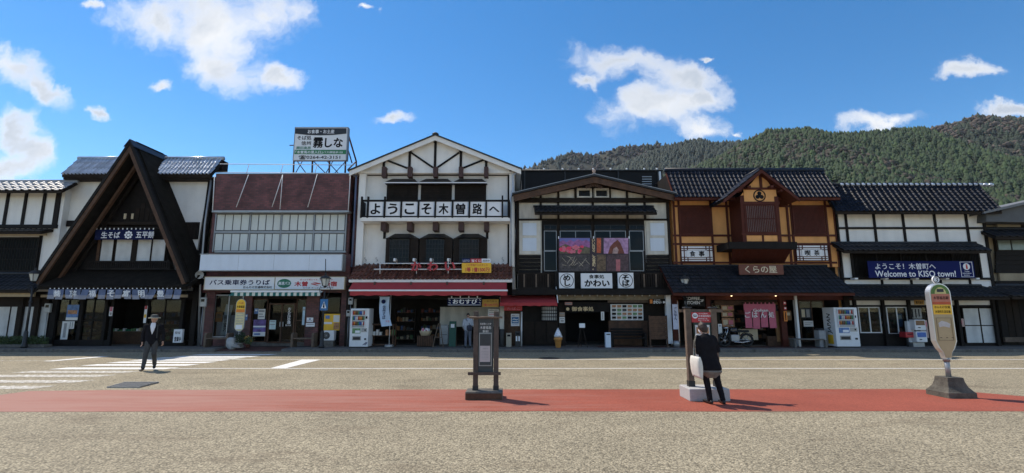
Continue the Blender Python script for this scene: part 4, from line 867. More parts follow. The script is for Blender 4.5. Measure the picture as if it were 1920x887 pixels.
sm = sign('smoking_sign', 'white smoking-area sign with blue pictogram under the tobacco sign', 958, 588, 974, 611, 23.85, WHITE, d=.03)
pb('pictogram', 959.5, 594, 972.5, 606, 23.84, .008, mat('sign_blue', (.02, .14, .34), .5), sm); plet('喫煙エリア', 960, 590, 972, 592.8, 23.85, INK, sm); plet('~', 961, 597, 971, 600, 23.838, WHITE, sm, bold=.04); pb('cigarette', 961, 602, 971, 603.6, 23.832, .006, WHITE, sm); plet('SMOKING', 960, 607.3, 972, 609.2, 23.85, PICB, sm)
# noren, flag, boards
on, q = noren('navy curtain lettered for rice balls hanging under the red awning', 839, 903, 557.5, 572, 22.7, NAVY, 1, 4, sway=0)
plet('おむすび', 849, 560.5, 895, 569.5, 22.66, WHITE, on, bold=.03, thick=.02)
for r_ in (558.4, 571): pb('edge_stripe', 840, r_, 902, r_ + .7, 22.655, .02, WHITE, on)
for a in (841, 898): plet('〜', a, 561, a + 4, 563.5, 22.66, WHITE, on, thick=.02); plet('〜', a, 566, a + 4, 568.5, 22.66, WHITE, on, thick=.02)
yb = sign('menu_board', 'yellow-brown lottery board beside the rice-ball curtain', 904, 561, 935, 575, 22.85, mat('mustard_print', (.50, .27, .03), .6, .1), d=.03); plet('一粒万倍日', 908, 562.5, 931, 566, 22.85, INK, yb); plet('1億1500万円', 906, 568.5, 933, 573.5, 22.85, REDP, yb, bold=.02)
notice('handwritten white price list behind the signpost', 915, 579, 935, 593, 23.75, PAPER, marks=[(.1, .15, .9, .25, LINEG), (.1, .4, .9, .5, LINEG), (.1, .65, .8, .75, PINK)])
fl = thing('nobori_flag', 'pale-blue and white upright flag curling in the shop entrance', 'flag', (Xr(722, 645, 22.9), 22.9, .13))
vv, ff = [], []
for j in range(13):
    t = j / 12; r_ = 556 + 56 * t; cx_ = 722 - 4 * math.sin(t * 3.0) + 4 * t
    for k in range(5): u = k / 4; vv.append((Xr(cx_ - 9.5 + 19 * u, r_, 22.8), 22.8 + .06 * math.sin(u * 5 + t * 4), Zr(r_ + 2 * u * (1 if j == 12 else 0) * -1, 22.8)))
for j in range(12):
    for k in range(4): ff.append((j * 5 + k, j * 5 + k + 1, (j + 1) * 5 + k + 1, (j + 1) * 5 + k))
mo('cloth', vv, ff, SKYB, fl, True)
tube('pole', [(Xr(733, 554, 22.95), 22.95, Zr(552, 22.95)), (Xr(733, 554, 22.95), 22.95, .13)], .013, METALW, fl); tube('pole_arm', [(Xr(733, 556, 22.95), 22.95, Zr(556, 22.95)), (Xr(711, 556, 22.9), 22.9, Zr(556, 22.9))], .01, METALW, fl)
lathe('base', [(.2, 0), (.22, .05), (.2, .12), (.05, .14)], (Xr(733, 554, 22.95), 22.95, .13), METALG, fl, 14)
disc('emblem', Xr(719, 565, 22.7), Zr(565, 22.7), .10, 22.70, 22.71, NAVY, fl, 20); plet('信州そば', 717, 572, 723, 598, 22.7, NAVY, fl, vertical=True); plet('木曽', 723, 600, 730, 604, 22.7, PINK, fl)
# ------------------------------------------------------------------ rooftop billboard
YS = 25.2
rb = thing('rooftop_billboard', 'white soba restaurant billboard with phone number on a steel roof frame', 'billboard', (Xr(601, 320, YS), YS, Zr(324, YS)))
x0, x1, z0, z1 = Xr(552, 270, YS), Xr(650, 270, YS), Zr(300, YS), Zr(239, YS)
box('panel', x0, x1, YS, YS + .25, z0, z1, WHITE, rb); boxes('frame', [(x0 - .03, x0, YS - .02, YS + .27, z0, z1), (x1, x1 + .04, YS - .02, YS + .27, z0, z1), (x0 - .03, x1 + .04, YS - .02, YS + .27, z1, z1 + .03)], ALU, rb)
DK = mat('charcoal_print', (.02, .023, .03), .5, .05)
pp('header_band', [(553, 240), (649.5, 240), (649.5, 250), (625, 252.5), (601, 253.3), (576, 252.5), (553, 250)], YS - .012, .012, DK, rb)
plet('お食事・お土産', 577, 242.5, 627, 250, YS - .012, WHITE, rb, bold=.02)
plet('そば処', 557.5, 254, 584, 262, YS, INK, rb, bold=.02); plet('信州', 565, 264, 583, 272, YS, INK, rb, bold=.02); plet('開田高原', 556, 274, 583, 279.5, YS, GREENP, rb, bold=.02)
plet('霧', 587, 257, 606, 277, YS, INK, rb, bold=.03); plet('しな', 609, 258, 643, 276, YS, INK, rb, bold=.04)
pb('green_band', 552, 280.5, 650, 288.5, YS - .01, .01, mat('band_green', (.03, .20, .08), .5), rb); plet('「木曽馬の里入口」', 554, 282, 605, 287.5, YS - .01, WHITE, rb, bold=.03); plet('バス停徒歩1分', 606, 283, 643, 287.2, YS - .01, WHITE, rb, bold=.02)
plet('☎0264-42-3151', 560, 290.5, 638, 298.5, YS, INK, rb, bold=.02)
def st(p, q, r=.04, m=RUST): tube('strut', [(Xr(p[0], p[1], YS + p[2]), YS + p[2], Zr(p[1], YS + p[2])), (Xr(q[0], q[1], YS + q[2]), YS + q[2], Zr(q[1], YS + q[2]))], r, m, rb, 6)
for a in (551, 586, 618, 648): st((a, 299, .2), (a - 1, 328, .2), .05)
for a, b in ((556, 575), (568, 553), (586, 612), (625, 610), (612, 636), (650, 626)): st((a, 300, .25), (b, 326, .25), .025)
st((651, 245, .2), (668, 302, 2.2), .05); st((651, 275, .2), (660, 305, 1.6), .035); st((668, 302, 2.2), (668, 318, 2.2), .05); st((652, 318, .3), (668, 302, 2.2), .04); st((543, 272, .2), (553, 272, .2), .03)
# ------------------------------------------------------------------ 5: dark restaurant with low gable
b5 = bld('dark_gabled_restaurant', 'dark timber restaurant with low gable, white plaster bands and photo banner', 1114)
x0, x1 = Xr(970, 450, YF), Xr(1256, 450, YF)
shell(b5, x0, x1, YF, 34, ZT, Zr(378, YF), OLDPL, fz(512))
bx = thing('dark_rear_building', 'tall black netted structure rising behind the low-gabled restaurant', 'building', (Xr(1110, 340, 27), 27, .13))
box('wall', Xr(978, 345, 27), Xr(1243, 345, 27), 27, 33, .13, Zr(319.5, 27), MESHD, bx); tube('top_rail', [(Xr(978, 319, 26.95), 26.95, Zr(319, 26.95)), (Xr(1243, 319, 26.95), 26.95, Zr(319, 26.95))], .04, METALD, bx)
for a in (987, 1020, 1055, 1085, 1112, 1145, 1175, 1208, 1232): lathe('knob', [(.03, 0), (.06, .04), (.05, .1), (.01, .12)], (Xr(a, 319, 26.95), 26.95, Zr(319, 26.95) + .02), METALW, bx, 8)
pb('white_post', 1236.5, 321, 1240, 357, 26.85, .1, METALW, bx)
for k in range(5): pb('louvre', 1204, 330 + k * 4.5, 1222, 331.6 + k * 4.5, 26.95, .04, ALU, bx)
for a in (984, 1060, 1160, 1235): pb('frame_post', a - 1, 321, a + 1, 370, 26.93, .06, METALD, bx)
YG5 = 23.3
A = (Xr(1114, 330, YG5), Zr(330, YG5))
for s_, (ex, ey, ly) in ((-1, (963, 365, 377)), (1, (1265, 365, 376))):
    E0 = (Xr(ex, ey, YG5), Zr(ey, YG5)); Eb = (Xr(ex, ly, YG5), Zr(ly, YG5))
    prism('bargeboard', [(A[0], A[1] - .02), E0, Eb, (A[0], A[1] - .33)], YG5, YG5 + .09, BROWNW, b5)
    prism('roof_slope', [(A[0], A[1] + .09), (E0[0] + s_ * .08, E0[1] + .07), (E0[0] + s_ * .08, E0[1] - .0), (A[0], A[1] + .0)], YG5 - .08, 34, METALD, b5)
    prism('roof_edge', [(A[0], A[1] + .12), (E0[0] + s_ * .09, E0[1] + .10), (E0[0] + s_ * .09, E0[1] + .075), (A[0], A[1] + .095)], YG5 - .1, YG5 - .06, METALG, b5)
    prism('gable_plaster', [(A[0], A[1] - .3), (Xr(ex + 14 * -s_, 374, YF), Zr(374, YF)), (A[0], Zr(374, YF))], YF - .05, YF + .1, OLDPL, b5)
lathe('finial', [(.03, 0), (.09, .06), (.05, .12), (.1, .2), (.02, .3)], (A[0], YG5, A[1] + .08), mat('clay_finial', (.4, .3, .25), .8), b5, 8)
for k in range(9):
    a = 1101 + k * 3.3; disc('carved_ornament', Xr(a, 346, YG5), Zr(347 - 2.2 * math.cos((k - 4) * .7), YG5), .075, YG5 + .10, YG5 + .16, BROWNW, b5, 8)
for a, t in ((1014, 366), (1047, 357), (1079, 349), (1111, 341), (1143.5, 349), (1176, 357), (1208, 366)): post(b5, a, t, 376, 4, YF - .05, DARKW, .08)
for (a, b) in ((1081.5, 1109), (1114, 1141)):
    wn_ = pb('window', a + 3.5, 357, b - 3.5, 368, YF - .1, .04, GLASS, b5)
    r_ = 362; boxes('frame', [(Xr(a, r_, YF), Xr(b, r_, YF), YF - .13, YF - .02, Zr(356.5, YF), Zr(353.5, YF)), (Xr(a, r_, YF), Xr(b, r_, YF), YF - .13, YF - .02, Zr(371, YF), Zr(368.5, YF)), (Xr(a, r_, YF), Xr(a + 3, r_, YF), YF - .13, YF - .02, Zr(368.5, YF), Zr(356.5, YF)), (Xr(b - 3, r_, YF), Xr(b, r_, YF), YF - .13, YF - .02, Zr(368.5, YF), Zr(356.5, YF))], OLDPL, wn_)
    for k in range(7): q = a + 4 + (b - a - 8) * k / 6; pb('lattice_bar', q - .5, 357, q + .5, 368, YF - .12, .02, DARKW, wn_)
beam(b5, 970, 1254, 374.5, 8, YF - .05, DARKW, .14); beam(b5, 1083, 1140, 351, 3, YF - .05, DARKW)
for a in (1014, 1047, 1112, 1176.5, 1209.5): post(b5, a, 378, 411, 4, YF, DARKW, .1)
beam(b5, 971, 1254, 411, 3, YF, DARKW)
post(b5, 971, 378, 512, 5, YF, DARKW, .1, 445); post(b5, 1255, 378, 512, 5, YF, DARKW, .1, 445)
ye = 23.2; ze = Zr(398, ye); tiled_roof(b5, Xr(1003, 396, ye), Xr(1232, 396, ye), ye, ze, 23.9, Zr(388, 23.9), 26, 2, TILE_B, h=.05, ridge=True, ridge_r=.06)
# white shutters
for a, b in ((973, 1014), (1212.5, 1254)):
    sh = pb('shutter', a, 414, b, 476, YF - .05, .06, OLDPL, b5); pb('shutter_panel', a + 7, 418, b - 8, 441, YF - .075, .03, PANEL, sh); pb('shutter_panel', a + 7, 446, b - 8, 470, YF - .075, .03, PANEL, sh)
# central dark windows
pb('window_wall', 1016, 412.5, 1210, 512, YF - .03, .04, BLACKW, b5)
for a in (1047, 1112, 1177): post(b5, a, 412, 512, 4.5, YF - .03, DARKW, .1)
for (a, b) in ((1020, 1044), (1050, 1109), (1115, 1174), (1180, 1207)):
    glazed(b5, a, 432, b, 470, YF - .1, 1 if b - a < 40 else 2, 1, ALU, GLASS, fw=.035); glazed(b5, a, 470, b, 508, YF - .1, 1 if b - a < 40 else 2, 1, ALU, GLASS, fw=.035)
    glazed(b5, a, 421, b, 430, YF - .1, 2, 1, METALD, GLASS, fw=.03)
for (a, b) in ((973, 1014), (1212, 1254)):
    for k in range(5): pb('siding_board', a, 477.5 + k * 7, b, 484 + k * 7, YF - .05 + (k % 2) * .008, .05, BLACKW, b5)
# slatted balcony screen
YSL = 23.45
pb('screen_rail', 971, 511, 1262, 513.5, YSL, .08, DARKW, b5); pb('screen_rail', 971, 538, 1262, 542, YSL, .1, DARKW, b5)
for k in range(64):
    a = 972.5 + k * 4.5; pb('screen_slat', a, 513, a + 2.9, 539, YSL + .01, .03, GREYW if k % 5 == 2 else DARKW, b5, 526)
pb('screen_back', 971, 511, 1262, 541, YSL + .12, .03, BLACKW, b5)
pb('eave_board', 960, 542, 1262, 552, 22.9, 1.1, BLACKW, b5); pb('sign_board', 1040, 508, 1200, 545, YSL - .12, .1, BLACKW, b5)
# signs
for (s_, a, b, lab) in (('めし', 1048.5, 1077, 'square white sign with circled rice-meal characters, left of the wide sign'), ('そば', 1159, 1188, 'square white sign with circled soba characters, right of the wide sign')):
    o = sign('round_letter_sign', lab, a, 511, b, 540, 23.1, WHITE, d=.15)
    cx, cz = Xr((a + b) / 2, 525.5, 23.1), Zr(525.5, 23.1)
    n = 40; v = [(cx + r_ * math.cos(2 * math.pi * i / n), 23.095, cz + r_ * math.sin(2 * math.pi * i / n)) for r_ in (.335, .305) for i in range(n)]
    mo('ring', v, [(i, (i + 1) % n, n + (i + 1) % n, n + i) for i in range(n)], INK, o)
    plet(s_, a + 7.5, 515, b - 7.5, 536, 23.1, INK, o, vertical=True, bold=.05)
o = sign('shop_sign', 'wide white restaurant sign between two circled signs', 1089.5, 512, 1148, 540, 23.1, WHITE, d=.15); plet('食事処', 1104, 514.5, 1133, 522, 23.1, INK, o, bold=.025); plet('かわい', 1096, 524, 1143, 537, 23.1, INK, o, bold=.05)
# photo banner
pbn = sign('photo_banner', 'large dark photo banner of pink azaleas, festival and snowy peaks', 1047.5, 445, 1180, 508.5, 23.3, mat('banner_dark', (.035, .022, .03), .6, .5, 3), 'banner', .02)
def pic(pts, m, dy=.006): pp('photo_print', pts, 23.3 - dy, .005, m, pbn)
pic([(1049, 446), (1106, 446), (1106, 455), (1049, 455)], mat('pic_sky', (.16, .16, .42), .6, .2, 2))
pic([(1049, 475), (1049, 453), (1056, 450), (1062, 454), (1069, 449), (1076, 453), (1084, 448), (1092, 452), (1099, 449), (1106, 453), (1106, 475)], mat('pic_mountain', (.32, .12, .30), .6, .6, 6), .008)
pic([(1049, 475), (1049, 462), (1060, 457), (1075, 464), (1090, 460), (1106, 464), (1106, 475)], mat('pic_hillside', (.12, .10, .06), .6, .8, 6), .009)
for k in range(34):
    a, b = random.uniform(1051, 1092), random.uniform(462, 473); cx, cz = Xr(a, b, 23.3), Zr(b, 23.3); disc('azalea_print', cx, cz, random.uniform(.04, .10), 23.2885 - k * .0002, 23.2905 - k * .0002, random.choice([mat('azalea', (.75, .05, .12), .6, .3, 15), mat('azalea_pale', (.65, .16, .22), .6, .3, 15)]), pbn, 9)
pic([(1049, 477), (1106, 477), (1106, 508), (1049, 508)], mat('pic_branches', (.06, .05, .05), .6, .95, 9))
for k in range(14): a = random.uniform(1050, 1098); bar('branch_print', (Xr(a, 481, 23.29), 23.288, Zr(random.uniform(479, 500), 23.29)), (Xr(a + 8, 486, 23.29), 23.288, Zr(random.uniform(479, 500), 23.29)), .012, .003, CREAM, pbn)
pic([(1119, 446), (1127, 446), (1127, 474), (1119, 474)], mat('pic_lantern', (.50, .10, .04), .6, .6, 8))
pic([(1132, 446), (1178, 446), (1178, 475), (1132, 475)], mat('pic_blossom', (.42, .24, .40), .6, .6, 6))
pic([(1140, 475), (1144, 462), (1150, 455), (1158, 449), (1163, 455), (1168, 466), (1171, 475)], mat('pic_horse', (.17, .045, .025), .6, .5, 8), .01)
pic([(1148, 475), (1150, 466), (1156, 462), (1160, 468), (1158, 475)], mat('pic_pale', (.42, .28, .26), .6, .5, 8), .012)
pic([(1119, 477), (1136, 477), (1136, 508), (1119, 508)], mat('pic_trail', (.14, .09, .05), .6, .9, 7)); pic([(1138, 477), (1178, 477), (1178, 508), (1138, 508)], mat('pic_street', (.08, .045, .05), .6, .9, 7)); pic([(1155, 486), (1163, 486), (1163, 508), (1155, 508)], mat('pic_pink', (.42, .13, .14), .6, .4, 9), .009)
plet('いい日々、木曽町。', 1110, 447, 1116.5, 506, 23.3, GOLD, pbn, vertical=True, bold=.02)
for a in (1047.5, 1113, 1179.5): pb('tie', a - 1, 442.5, a + 1, 447, 23.28, .03, WHITE, pbn)
# ground floor of restaurant
pb('ceiling_beam', 1046, 552, 1252, 562, 23.6, .2, mat('pale_beam', (.26, .215, .15), .8, .4, 4), b5); pb('ceiling_beam', 1140, 560, 1250, 567, 23.75, .2, GREYW, b5)
for k in range(14): a = 1050 + k * 14; lathe('string_light', [(.01, 0), (.03, .02), (.02, .06)], (Xr(a, 554, 23.2), 23.2, Zr(555, 23.2)), METALW, b5, 8)
pb('corner_post', 1250, 553, 1259, 644, 23.3, .25, METALW, b5, 590)
pb('wall_panel', 979, 573, 1047, 648, 23.9, .15, BLACKW, b5)
lattice(b5, 1016, 575, 1044, 600, 23.75, 7, nh=3, back=CURTAIN)
for k in range(3): pb('wainscot_panel', 981 + k * 22, 603, 1002 + k * 22, 644, 23.86, .04, DARKW, b5)
pb('door_jamb', 1048, 566, 1060, 648, 23.85, .2, DARKW, b5); pb('lower_wall', 1142, 601, 1215, 648, 23.95, .2, BROWNW, b5); pb('upper_wall', 1142, 566, 1215, 601, 23.97, .2, DARKW, b5); pb('wall_panel', 1215, 566, 1252, 648, 24.0, .2, DARKW, b5)
hb = pb('door_header', 1058, 566, 1142, 585, 23.85, .1, BLACKW, b5)
es = sign('entrance_sign', 'dark entrance board with gold dining characters', 1060, 571, 1116, 585, 23.78, BLACKW, d=.05); plet('御食事処', 1072, 574.5, 1113, 583, 23.78, GOLD, es, bold=.02); disc('crest', Xr(1064.5, 579, 23.78), Zr(579, 23.78), .08, 23.77, 23.78, GOLD, es, 18)
mb = notice('white picture menu board on the restaurant wall', 1145, 570, 1206, 600, 23.85, PAPER, 'menu board', .04, 'menu_board')
for i in range(6):
    for j in range(4):
        a, b = 1147.5 + i * 9.8, 571.5 + j * 7.1; pb('dish_photo', a, b, a + 7.6, b + 4.3, 23.84, .008, random.choice([PICR, DK, DARKW, PICG, PICR]), mb); pb('caption', a, b + 4.9, a + 6, b + 5.7, 23.842, .006, LINEG, mb)
notice('brown paper notice on the restaurant door jamb', 1049, 585, 1059, 593, 23.8, mat('tan_paper', (.36, .27, .2), .7), marks=[(.1, .2, .9, .4, LINEG)])
notice('white paper notice under the brown one on the restaurant door jamb', 1049, 594, 1059, 605, 23.8, PAPER, marks=[(.1, .2, .9, .35, LINEG), (.2, .5, .8, .8, LINEG)])
notice('narrow white vertical notice right of the restaurant doorway', 1127, 584, 1133, 600, 23.8, PAPER, marks=[(.4, .1, .6, .9, LINEG)])
notice('pink oval nameplate over the restaurant doorway', 1059, 566, 1073, 571.5, 23.76, mat('pale_pink', (.50, .25, .2), .7), 'sign', name='nameplate', marks=[(.1, .3, .9, .7, LINEG)])
lsn = sign('small_lit_sign', 'small dark sign with white shop name at the right restaurant corner', 1217, 560, 1249, 570, 23.4, BLACKW, d=.08); plet('かわい', 1225, 563, 1240, 569, 23.4, WHITE, lsn, bold=.04); plet('お食事処', 1226, 560.8, 1238, 562.8, 23.4, WHITE, lsn); pb('orange_mark', 1218.5, 561, 1223.5, 568.5, 23.39, .01, ORANGE, lsn); disc('bowl_mark', Xr(1245, 566, 23.4), Zr(566.2, 23.4), .055, 23.39, 23.4, WHITE, lsn, 12)
# ------------------------------------------------------------------ 6: ochre shop with dormer
b6 = bld('ochre_shop', 'ochre and red-brown timbered shop with gabled oriel and dark tile roof', 1425)
x0, x1 = Xr(1262, 430, YF), Xr(1567, 430, YF)
shell(b6, x0, x1, YF, 34, ZT, Zr(372, YF), YELLOW, fz(500))
ye = 23.2; ze = Zr(370, ye); yr = ye + 1.15; zr = Zr(320, yr)
tiled_roof(b6, Xr(1265, 370, ye), Xr(1576, 370, ye), ye, ze, yr, zr, 38, 7, TILE_K, h=.06, under=REDW, ridge_r=.12)
box('rear_roof', x0 + .1, x1 - .1, yr, 33, ze, zr - .02, BLACKW, b6)
beam(b6, 1262, 1565, 374, 3.5, YF, REDW)
for a in (1263, 1272.5, 1332, 1362): post(b6, a, 372, 500, 3.6, YF, REDW, .08, 380)
for a in (1475, 1482.5, 1547, 1563): post(b6, a, 372, 500, 3.6, YF, REDW, .08, 380)
for r_ in (386, 441, 457, 492): beam(b6, 1262, 1570, r_, 3.6, YF, REDW, .07)
lattice(b6, 1276, 389, 1331, 438, YF - .1, 24, REDW, 2, GLASS, .045); lattice(b6, 1489, 388, 1545, 437, YF - .1, 24, REDW, 2, GLASS, .045)
for s_, a, b, r0, r1, lab in (('食事', 1278, 1336, 461.5, 489, 'white latticed sign with meal characters on the left of the ochre shop'), ('喫茶', 1494, 1552, 460, 487.5, 'white latticed sign with tea-room characters on the right of the ochre shop')):
    o = sign('lattice_sign', lab, a, r0, b, r1, YF - .12, WHITE, d=.06, frame=REDW)
    for k in (.09, .2, .8, .91): q = a + (b - a) * k; pb('lattice_bar', q - .8, r0, q + .8, r1, YF - .14, .02, REDW, o)
    for k in (.14, .28, .74, .88): q = r0 + (r1 - r0) * k; pb('lattice_bar', a, q - .7, b, q + .7, YF - .145, .02, REDW, o)
    pb('white_plate', a + 10, r0 + 7.5, b - 10, r1 - 7.5, YF - .16, .012, WHITE, o); plet(s_[0], a + 15, r0 + 8.5, a + 26, r1 - 8.5, YF - .16, INK, o, bold=.03); plet(s_[1], b - 26, r0 + 8.5, b - 15, r1 - 8.5, YF - .16, INK, o, bold=.03)
# oriel
YO = 22.7
ox0, ox1 = Xr(1392, 410, YO), Xr(1461, 410, YO); oz0, oz1 = Zr(455, YO), Zr(366, YO)
orl = box('oriel', ox0, ox1, YO, YF, oz0, oz1, REDW, b6)
AO = (Xr(1427, 317, YO - .35), Zr(317, YO - .35))
yo2 = YO - .35
EL = (Xr(1356, 374, yo2), Zr(374, yo2)); ER = (Xr(1498, 371, yo2), Zr(371, yo2))
prism('oriel_gable', [(Xr(1427, 322, YO), Zr(322, YO)), (ox0, oz1), (ox1, oz1)], YO, YO + .1, YELLOW, orl)
for s_, E0 in ((-1, EL), (1, ER)):
    rs_ = prism('gable_roof', [(AO[0], AO[1]), E0, (E0[0], E0[1] - .1), (AO[0], AO[1] - .12)], yo2, 25.6, REDW if s_ > 0 else DARKW, orl)
    prism('bargeboard', [(AO[0], AO[1] - .02), (E0[0], E0[1] - .02), (E0[0], E0[1] - .17), (AO[0], AO[1] - .19)], yo2 - .05, yo2, REDW, orl)
    d = Vector((E0[0] - AO[0], 0, E0[1] - AO[1])); L_ = d.length; ang = math.atan2(E0[1] - AO[1], abs(E0[0] - AO[0]))
    for c_ in range(9):
        for r_ in range(6):
            t0 = (r_) / 6
            p = Vector((AO[0], 0, AO[1])) + d * t0; q = Vector((AO[0], 0, AO[1])) + d * ((r_ + 1.1) / 6); y0_ = yo2 + c_ * .32
            up_ = Vector((d.z, 0, -d.x)).normalized(); up_ = up_ if up_.z > 0 else -up_
            a_ = p + up_ * .02; b_ = q + up_ * .055
            v = []
            for (yy, hh) in ((y0_, .0), (y0_ + .08, .045), (y0_ + .16, .0), (y0_ + .31, .0)):
                v.append(Vector((a_.x, yy, a_.z)) + up_ * hh); v.append(Vector((b_.x, yy, b_.z)) + up_ * hh)
            v += [Vector((b_.x, yy, b_.z)) - up_ * .03 for yy in (y0_, y0_ + .31)]
            mo('tile', v, [(0, 1, 3, 2), (2, 3, 5, 4), (4, 5, 7, 6), (1, 8, 9, 7, 5, 3)], TILE_K, rs_)
tube('ridge_cap', [(AO[0], yo2 - .05, AO[1] + .05), (AO[0], 25.6, AO[1] + .05)], .09, TILE_K, orl)
for a in (1394, 1459): pb('corner_post', a - 3.5, 368, a + 3.5, 454, YO - .06, .14, REDW, orl, 410)
for r_, h_ in ((353, 4), (380, 5), (438, 4)): pb('beam', 1391, r_ - h_ / 2, 1462, r_ + h_ / 2, YO - .07, .12, REDW, orl)
pb('king_post', 1424.5, 326, 1429, 352, YO - .06, .08, REDW, orl)
pb('plaster_panel', 1395, 355, 1456, 378, YO - .035, .03, YELLOW, orl); pb('plaster_panel', 1400, 441, 1428.5, 452, YO - .03, .03, YELLOW, orl); pb('plaster_panel', 1433, 441, 1460, 452, YO - .03, .03, YELLOW, orl)
lattice(orl, 1399, 385, 1456, 434, YO - .09, 17, REDW, 1, CURTAIN, .05)
for a in (1388, 1405, 1448, 1466): pb('rafter_end', a - 3, 338 + abs(a - 1427) * .42, a + 3, 342 + abs(a - 1427) * .42, yo2 + .03, .3, REDW, orl)
cx, cz = Xr(1424, 366.5, YO - .04), Zr(366.5, YO - .04)
em = thing('crest_emblem', 'round black three-leaf crest on the oriel gable', 'emblem', (cx, YO - .05, cz))
n = 36; v = [(cx + r_ * math.cos(2 * math.pi * i / n), yy, cz + r_ * math.sin(2 * math.pi * i / n)) for yy in (YO - .05, YO - .036) for r_ in (.30, .245) for i in range(n)]
mo('ring', v, [(i, (i + 1) % n, n + (i + 1) % n, n + i) for i in range(n)] + [(i, 2 * n + i, 2 * n + (i + 1) % n, (i + 1) % n) for i in range(n)], INK, em)
for k in range(3): a = R(90 + 120 * k); disc('leaf', cx + .115 * math.cos(a), cz + .115 * math.sin(a), .098, YO - .05, YO - .037, INK, em, 20)
disc('stem', cx, cz, .05, YO - .052, YO - .038, INK, em, 12)
# black slab, slatted corbel
pb('oriel_base', 1367, 453, 1495, 466, YO - .15, 1.4, BLACKW, b6)
xl, xr_ = Xr(1375, 466, YO - .1), Xr(1488, 466, YO - .1)
for k in range(22):
    t = (k + .5) / 22; xt = xl + (xr_ - xl) * t; xb_ = Xr(1371 + (1470 - 1371) * t, 493, YF - .1); z1_, z0_ = Zr(466, YO), Zr(493, YF - .1)
    w_ = (xr_ - xl) / 22 * .42; wb = w_ * .9
    mo('corbel_slat', [(xt - w_, YO, z1_), (xt + w_, YO, z1_), (xb_ + wb, YF - .12, z0_), (xb_ - wb, YF - .12, z0_), (xt - w_, YO + .08, z1_), (xt + w_, YO + .08, z1_), (xb_ + wb, YF - .04, z0_), (xb_ - wb, YF - .04, z0_)], BF, REDW, b6)
mo('corbel_back', [(xl, YO + .1, Zr(466, YO)), (xr_, YO + .1, Zr(466, YO)), (Xr(1470, 493, YF), YF - .02, Zr(493, YF)), (Xr(1371, 493, YF), YF - .02, Zr(493, YF))], [(0, 1, 2, 3)], BLACKW, b6)
# lower roof
ye = 22.1; ze = Zr(549, ye); tiled_roof(b6, Xr(1262, 545, ye), Xr(1603, 548, ye), ye, ze, 23.95, Zr(499, 23.95), 34, 8, TILE_B, h=.04, flat=True, under=REDW, ridge_r=.06)
ss = sign('shop_sign', 'red-brown wooden shop sign with cream characters above the lower roof', 1386, 495, 1469, 514.5, 23.1, mat('sign_wood', (.15, .045, .025), .6, .25, 4), d=.08)
plet('くらの屋', 1397, 498, 1457, 511.5, 23.1, mat('cream_letters', (.70, .60, .42), .6), ss, bold=.015, shear=-.1)
for a in (1402, 1475): # eave spotlights
    o = thing('eave_spotlight', 'small white spotlight on the lower roof, ' + ('left of the shop sign' if a < 1450 else 'right of the shop sign'), 'spotlight', (Xr(a, 541, 22.6), 22.6, Zr(541, 22.6)))
    bbox('lamp', Xr(a - 2, 541, 22.5), Xr(a + 2, 541, 22.5), 22.4, 22.55, Zr(542.5, 22.5), Zr(539.5, 22.5), METALW, o, .02); tube('arm', [(Xr(a, 541, 22.5), 22.5, Zr(542, 22.5)), (Xr(a + 5, 543, 22.6), 22.7, Zr(543, 22.6))], .012, METALW, o)
# ground floor
for a, w_, m_ in ((1266, 10, REDW), (1330, 8, REDW), (1470, 10, REDW), (1496, 4, METALW), (1592, 10, DARKW)): post(b6, a, 553, 650, w_, 23.6, m_, .2, 600)
pb('lintel', 1262, 552, 1600, 562, 23.5, .15, REDW, b6); pb('inner_lintel', 1340, 563, 1470, 572, 24.0, .15, BROWNW, b6)
pb('light_tube', 1376, 554.5, 1414, 556, 23.8, .05, METALW, b6)
for a in (1371.5, 1454.5): lathe('bulb', [(.02, 0), (.05, .03), (.05, .08), (.02, .11)], (Xr(a, 553, 23.3), 23.3, Zr(555, 23.3)), mat('lamp_glow', (1, .75, .4), .5, 0, emit=2.5), b6, 10)
glazed(b6, 1500, 563, 1548, 640, 23.9, 2, 1, BROWNW); glazed(b6, 1336, 568, 1378, 640, 24.1, 1, 1, BROWNW)
pb('base_wall', 1440, 630, 1490, 650, 23.8, .2, BROWNW, b6); pb('wooden_panel', 1455, 566, 1466, 640, 23.75, .1, mat('new_wood', (.33, .17, .07), .6, .3, 4), b6)
pn, q = noren('pink four-strip curtain at the ochre shop entrance', 1394, 1453.5, 569.5, 614.5, 23.4, PINKC, 4, 8, sway=.02, gap=.05, splitrow=581)
plet('Gohan', 1412, 578.5, 1440, 584, 23.36, WHITE, pn, thick=.012)
for s_, a in (('ご', 1396.5), ('は', 1410), ('ん', 1426), ('処', 1441)): plet(s_, a, 584, a + 10.5, 595, 23.35, WHITE, pn, bold=.01, thick=.012)
cf = sign('coffee_sign', 'dark coffee kitchen sign with white letters behind the red notice post', 1282, 554, 1322, 574, 23.1, BLACKW, d=.05); plet('COFFEE', 1284, 556.5, 1312, 562, 23.1, WHITE, cf, bold=.015); plet('KITCHEN', 1284, 564, 1312, 570, 23.1, WHITE, cf, bold=.015); plet('2F', 1313, 561, 1319.5, 565.5, 23.1, WHITE, cf)
for k, (a, b, c_, d_) in enumerate(((1352, 572, 1376, 582), (1353, 584, 1375, 594), (1354, 596, 1377, 612))): notice(('upper', 'middle', 'lower')[k] + ' food photo poster in the ochre shop window', a, b, c_, d_, 24.02, PICR, marks=[(.1, .2, .45, .8, CREAM), (.55, .25, .9, .75, PINK)])
notice('round dark emblem poster right of the pink curtain', 1455, 571, 1466, 583, 23.72, DK, marks=[(.3, .2, .7, .6, CREAM)])
notice('cream flyer below the round emblem poster', 1468, 582, 1484, 600, 23.72, mat('brown_flyer', (.20, .11, .05), .7, .3, 5), marks=[(.15, .2, .85, .5, CREAM)])
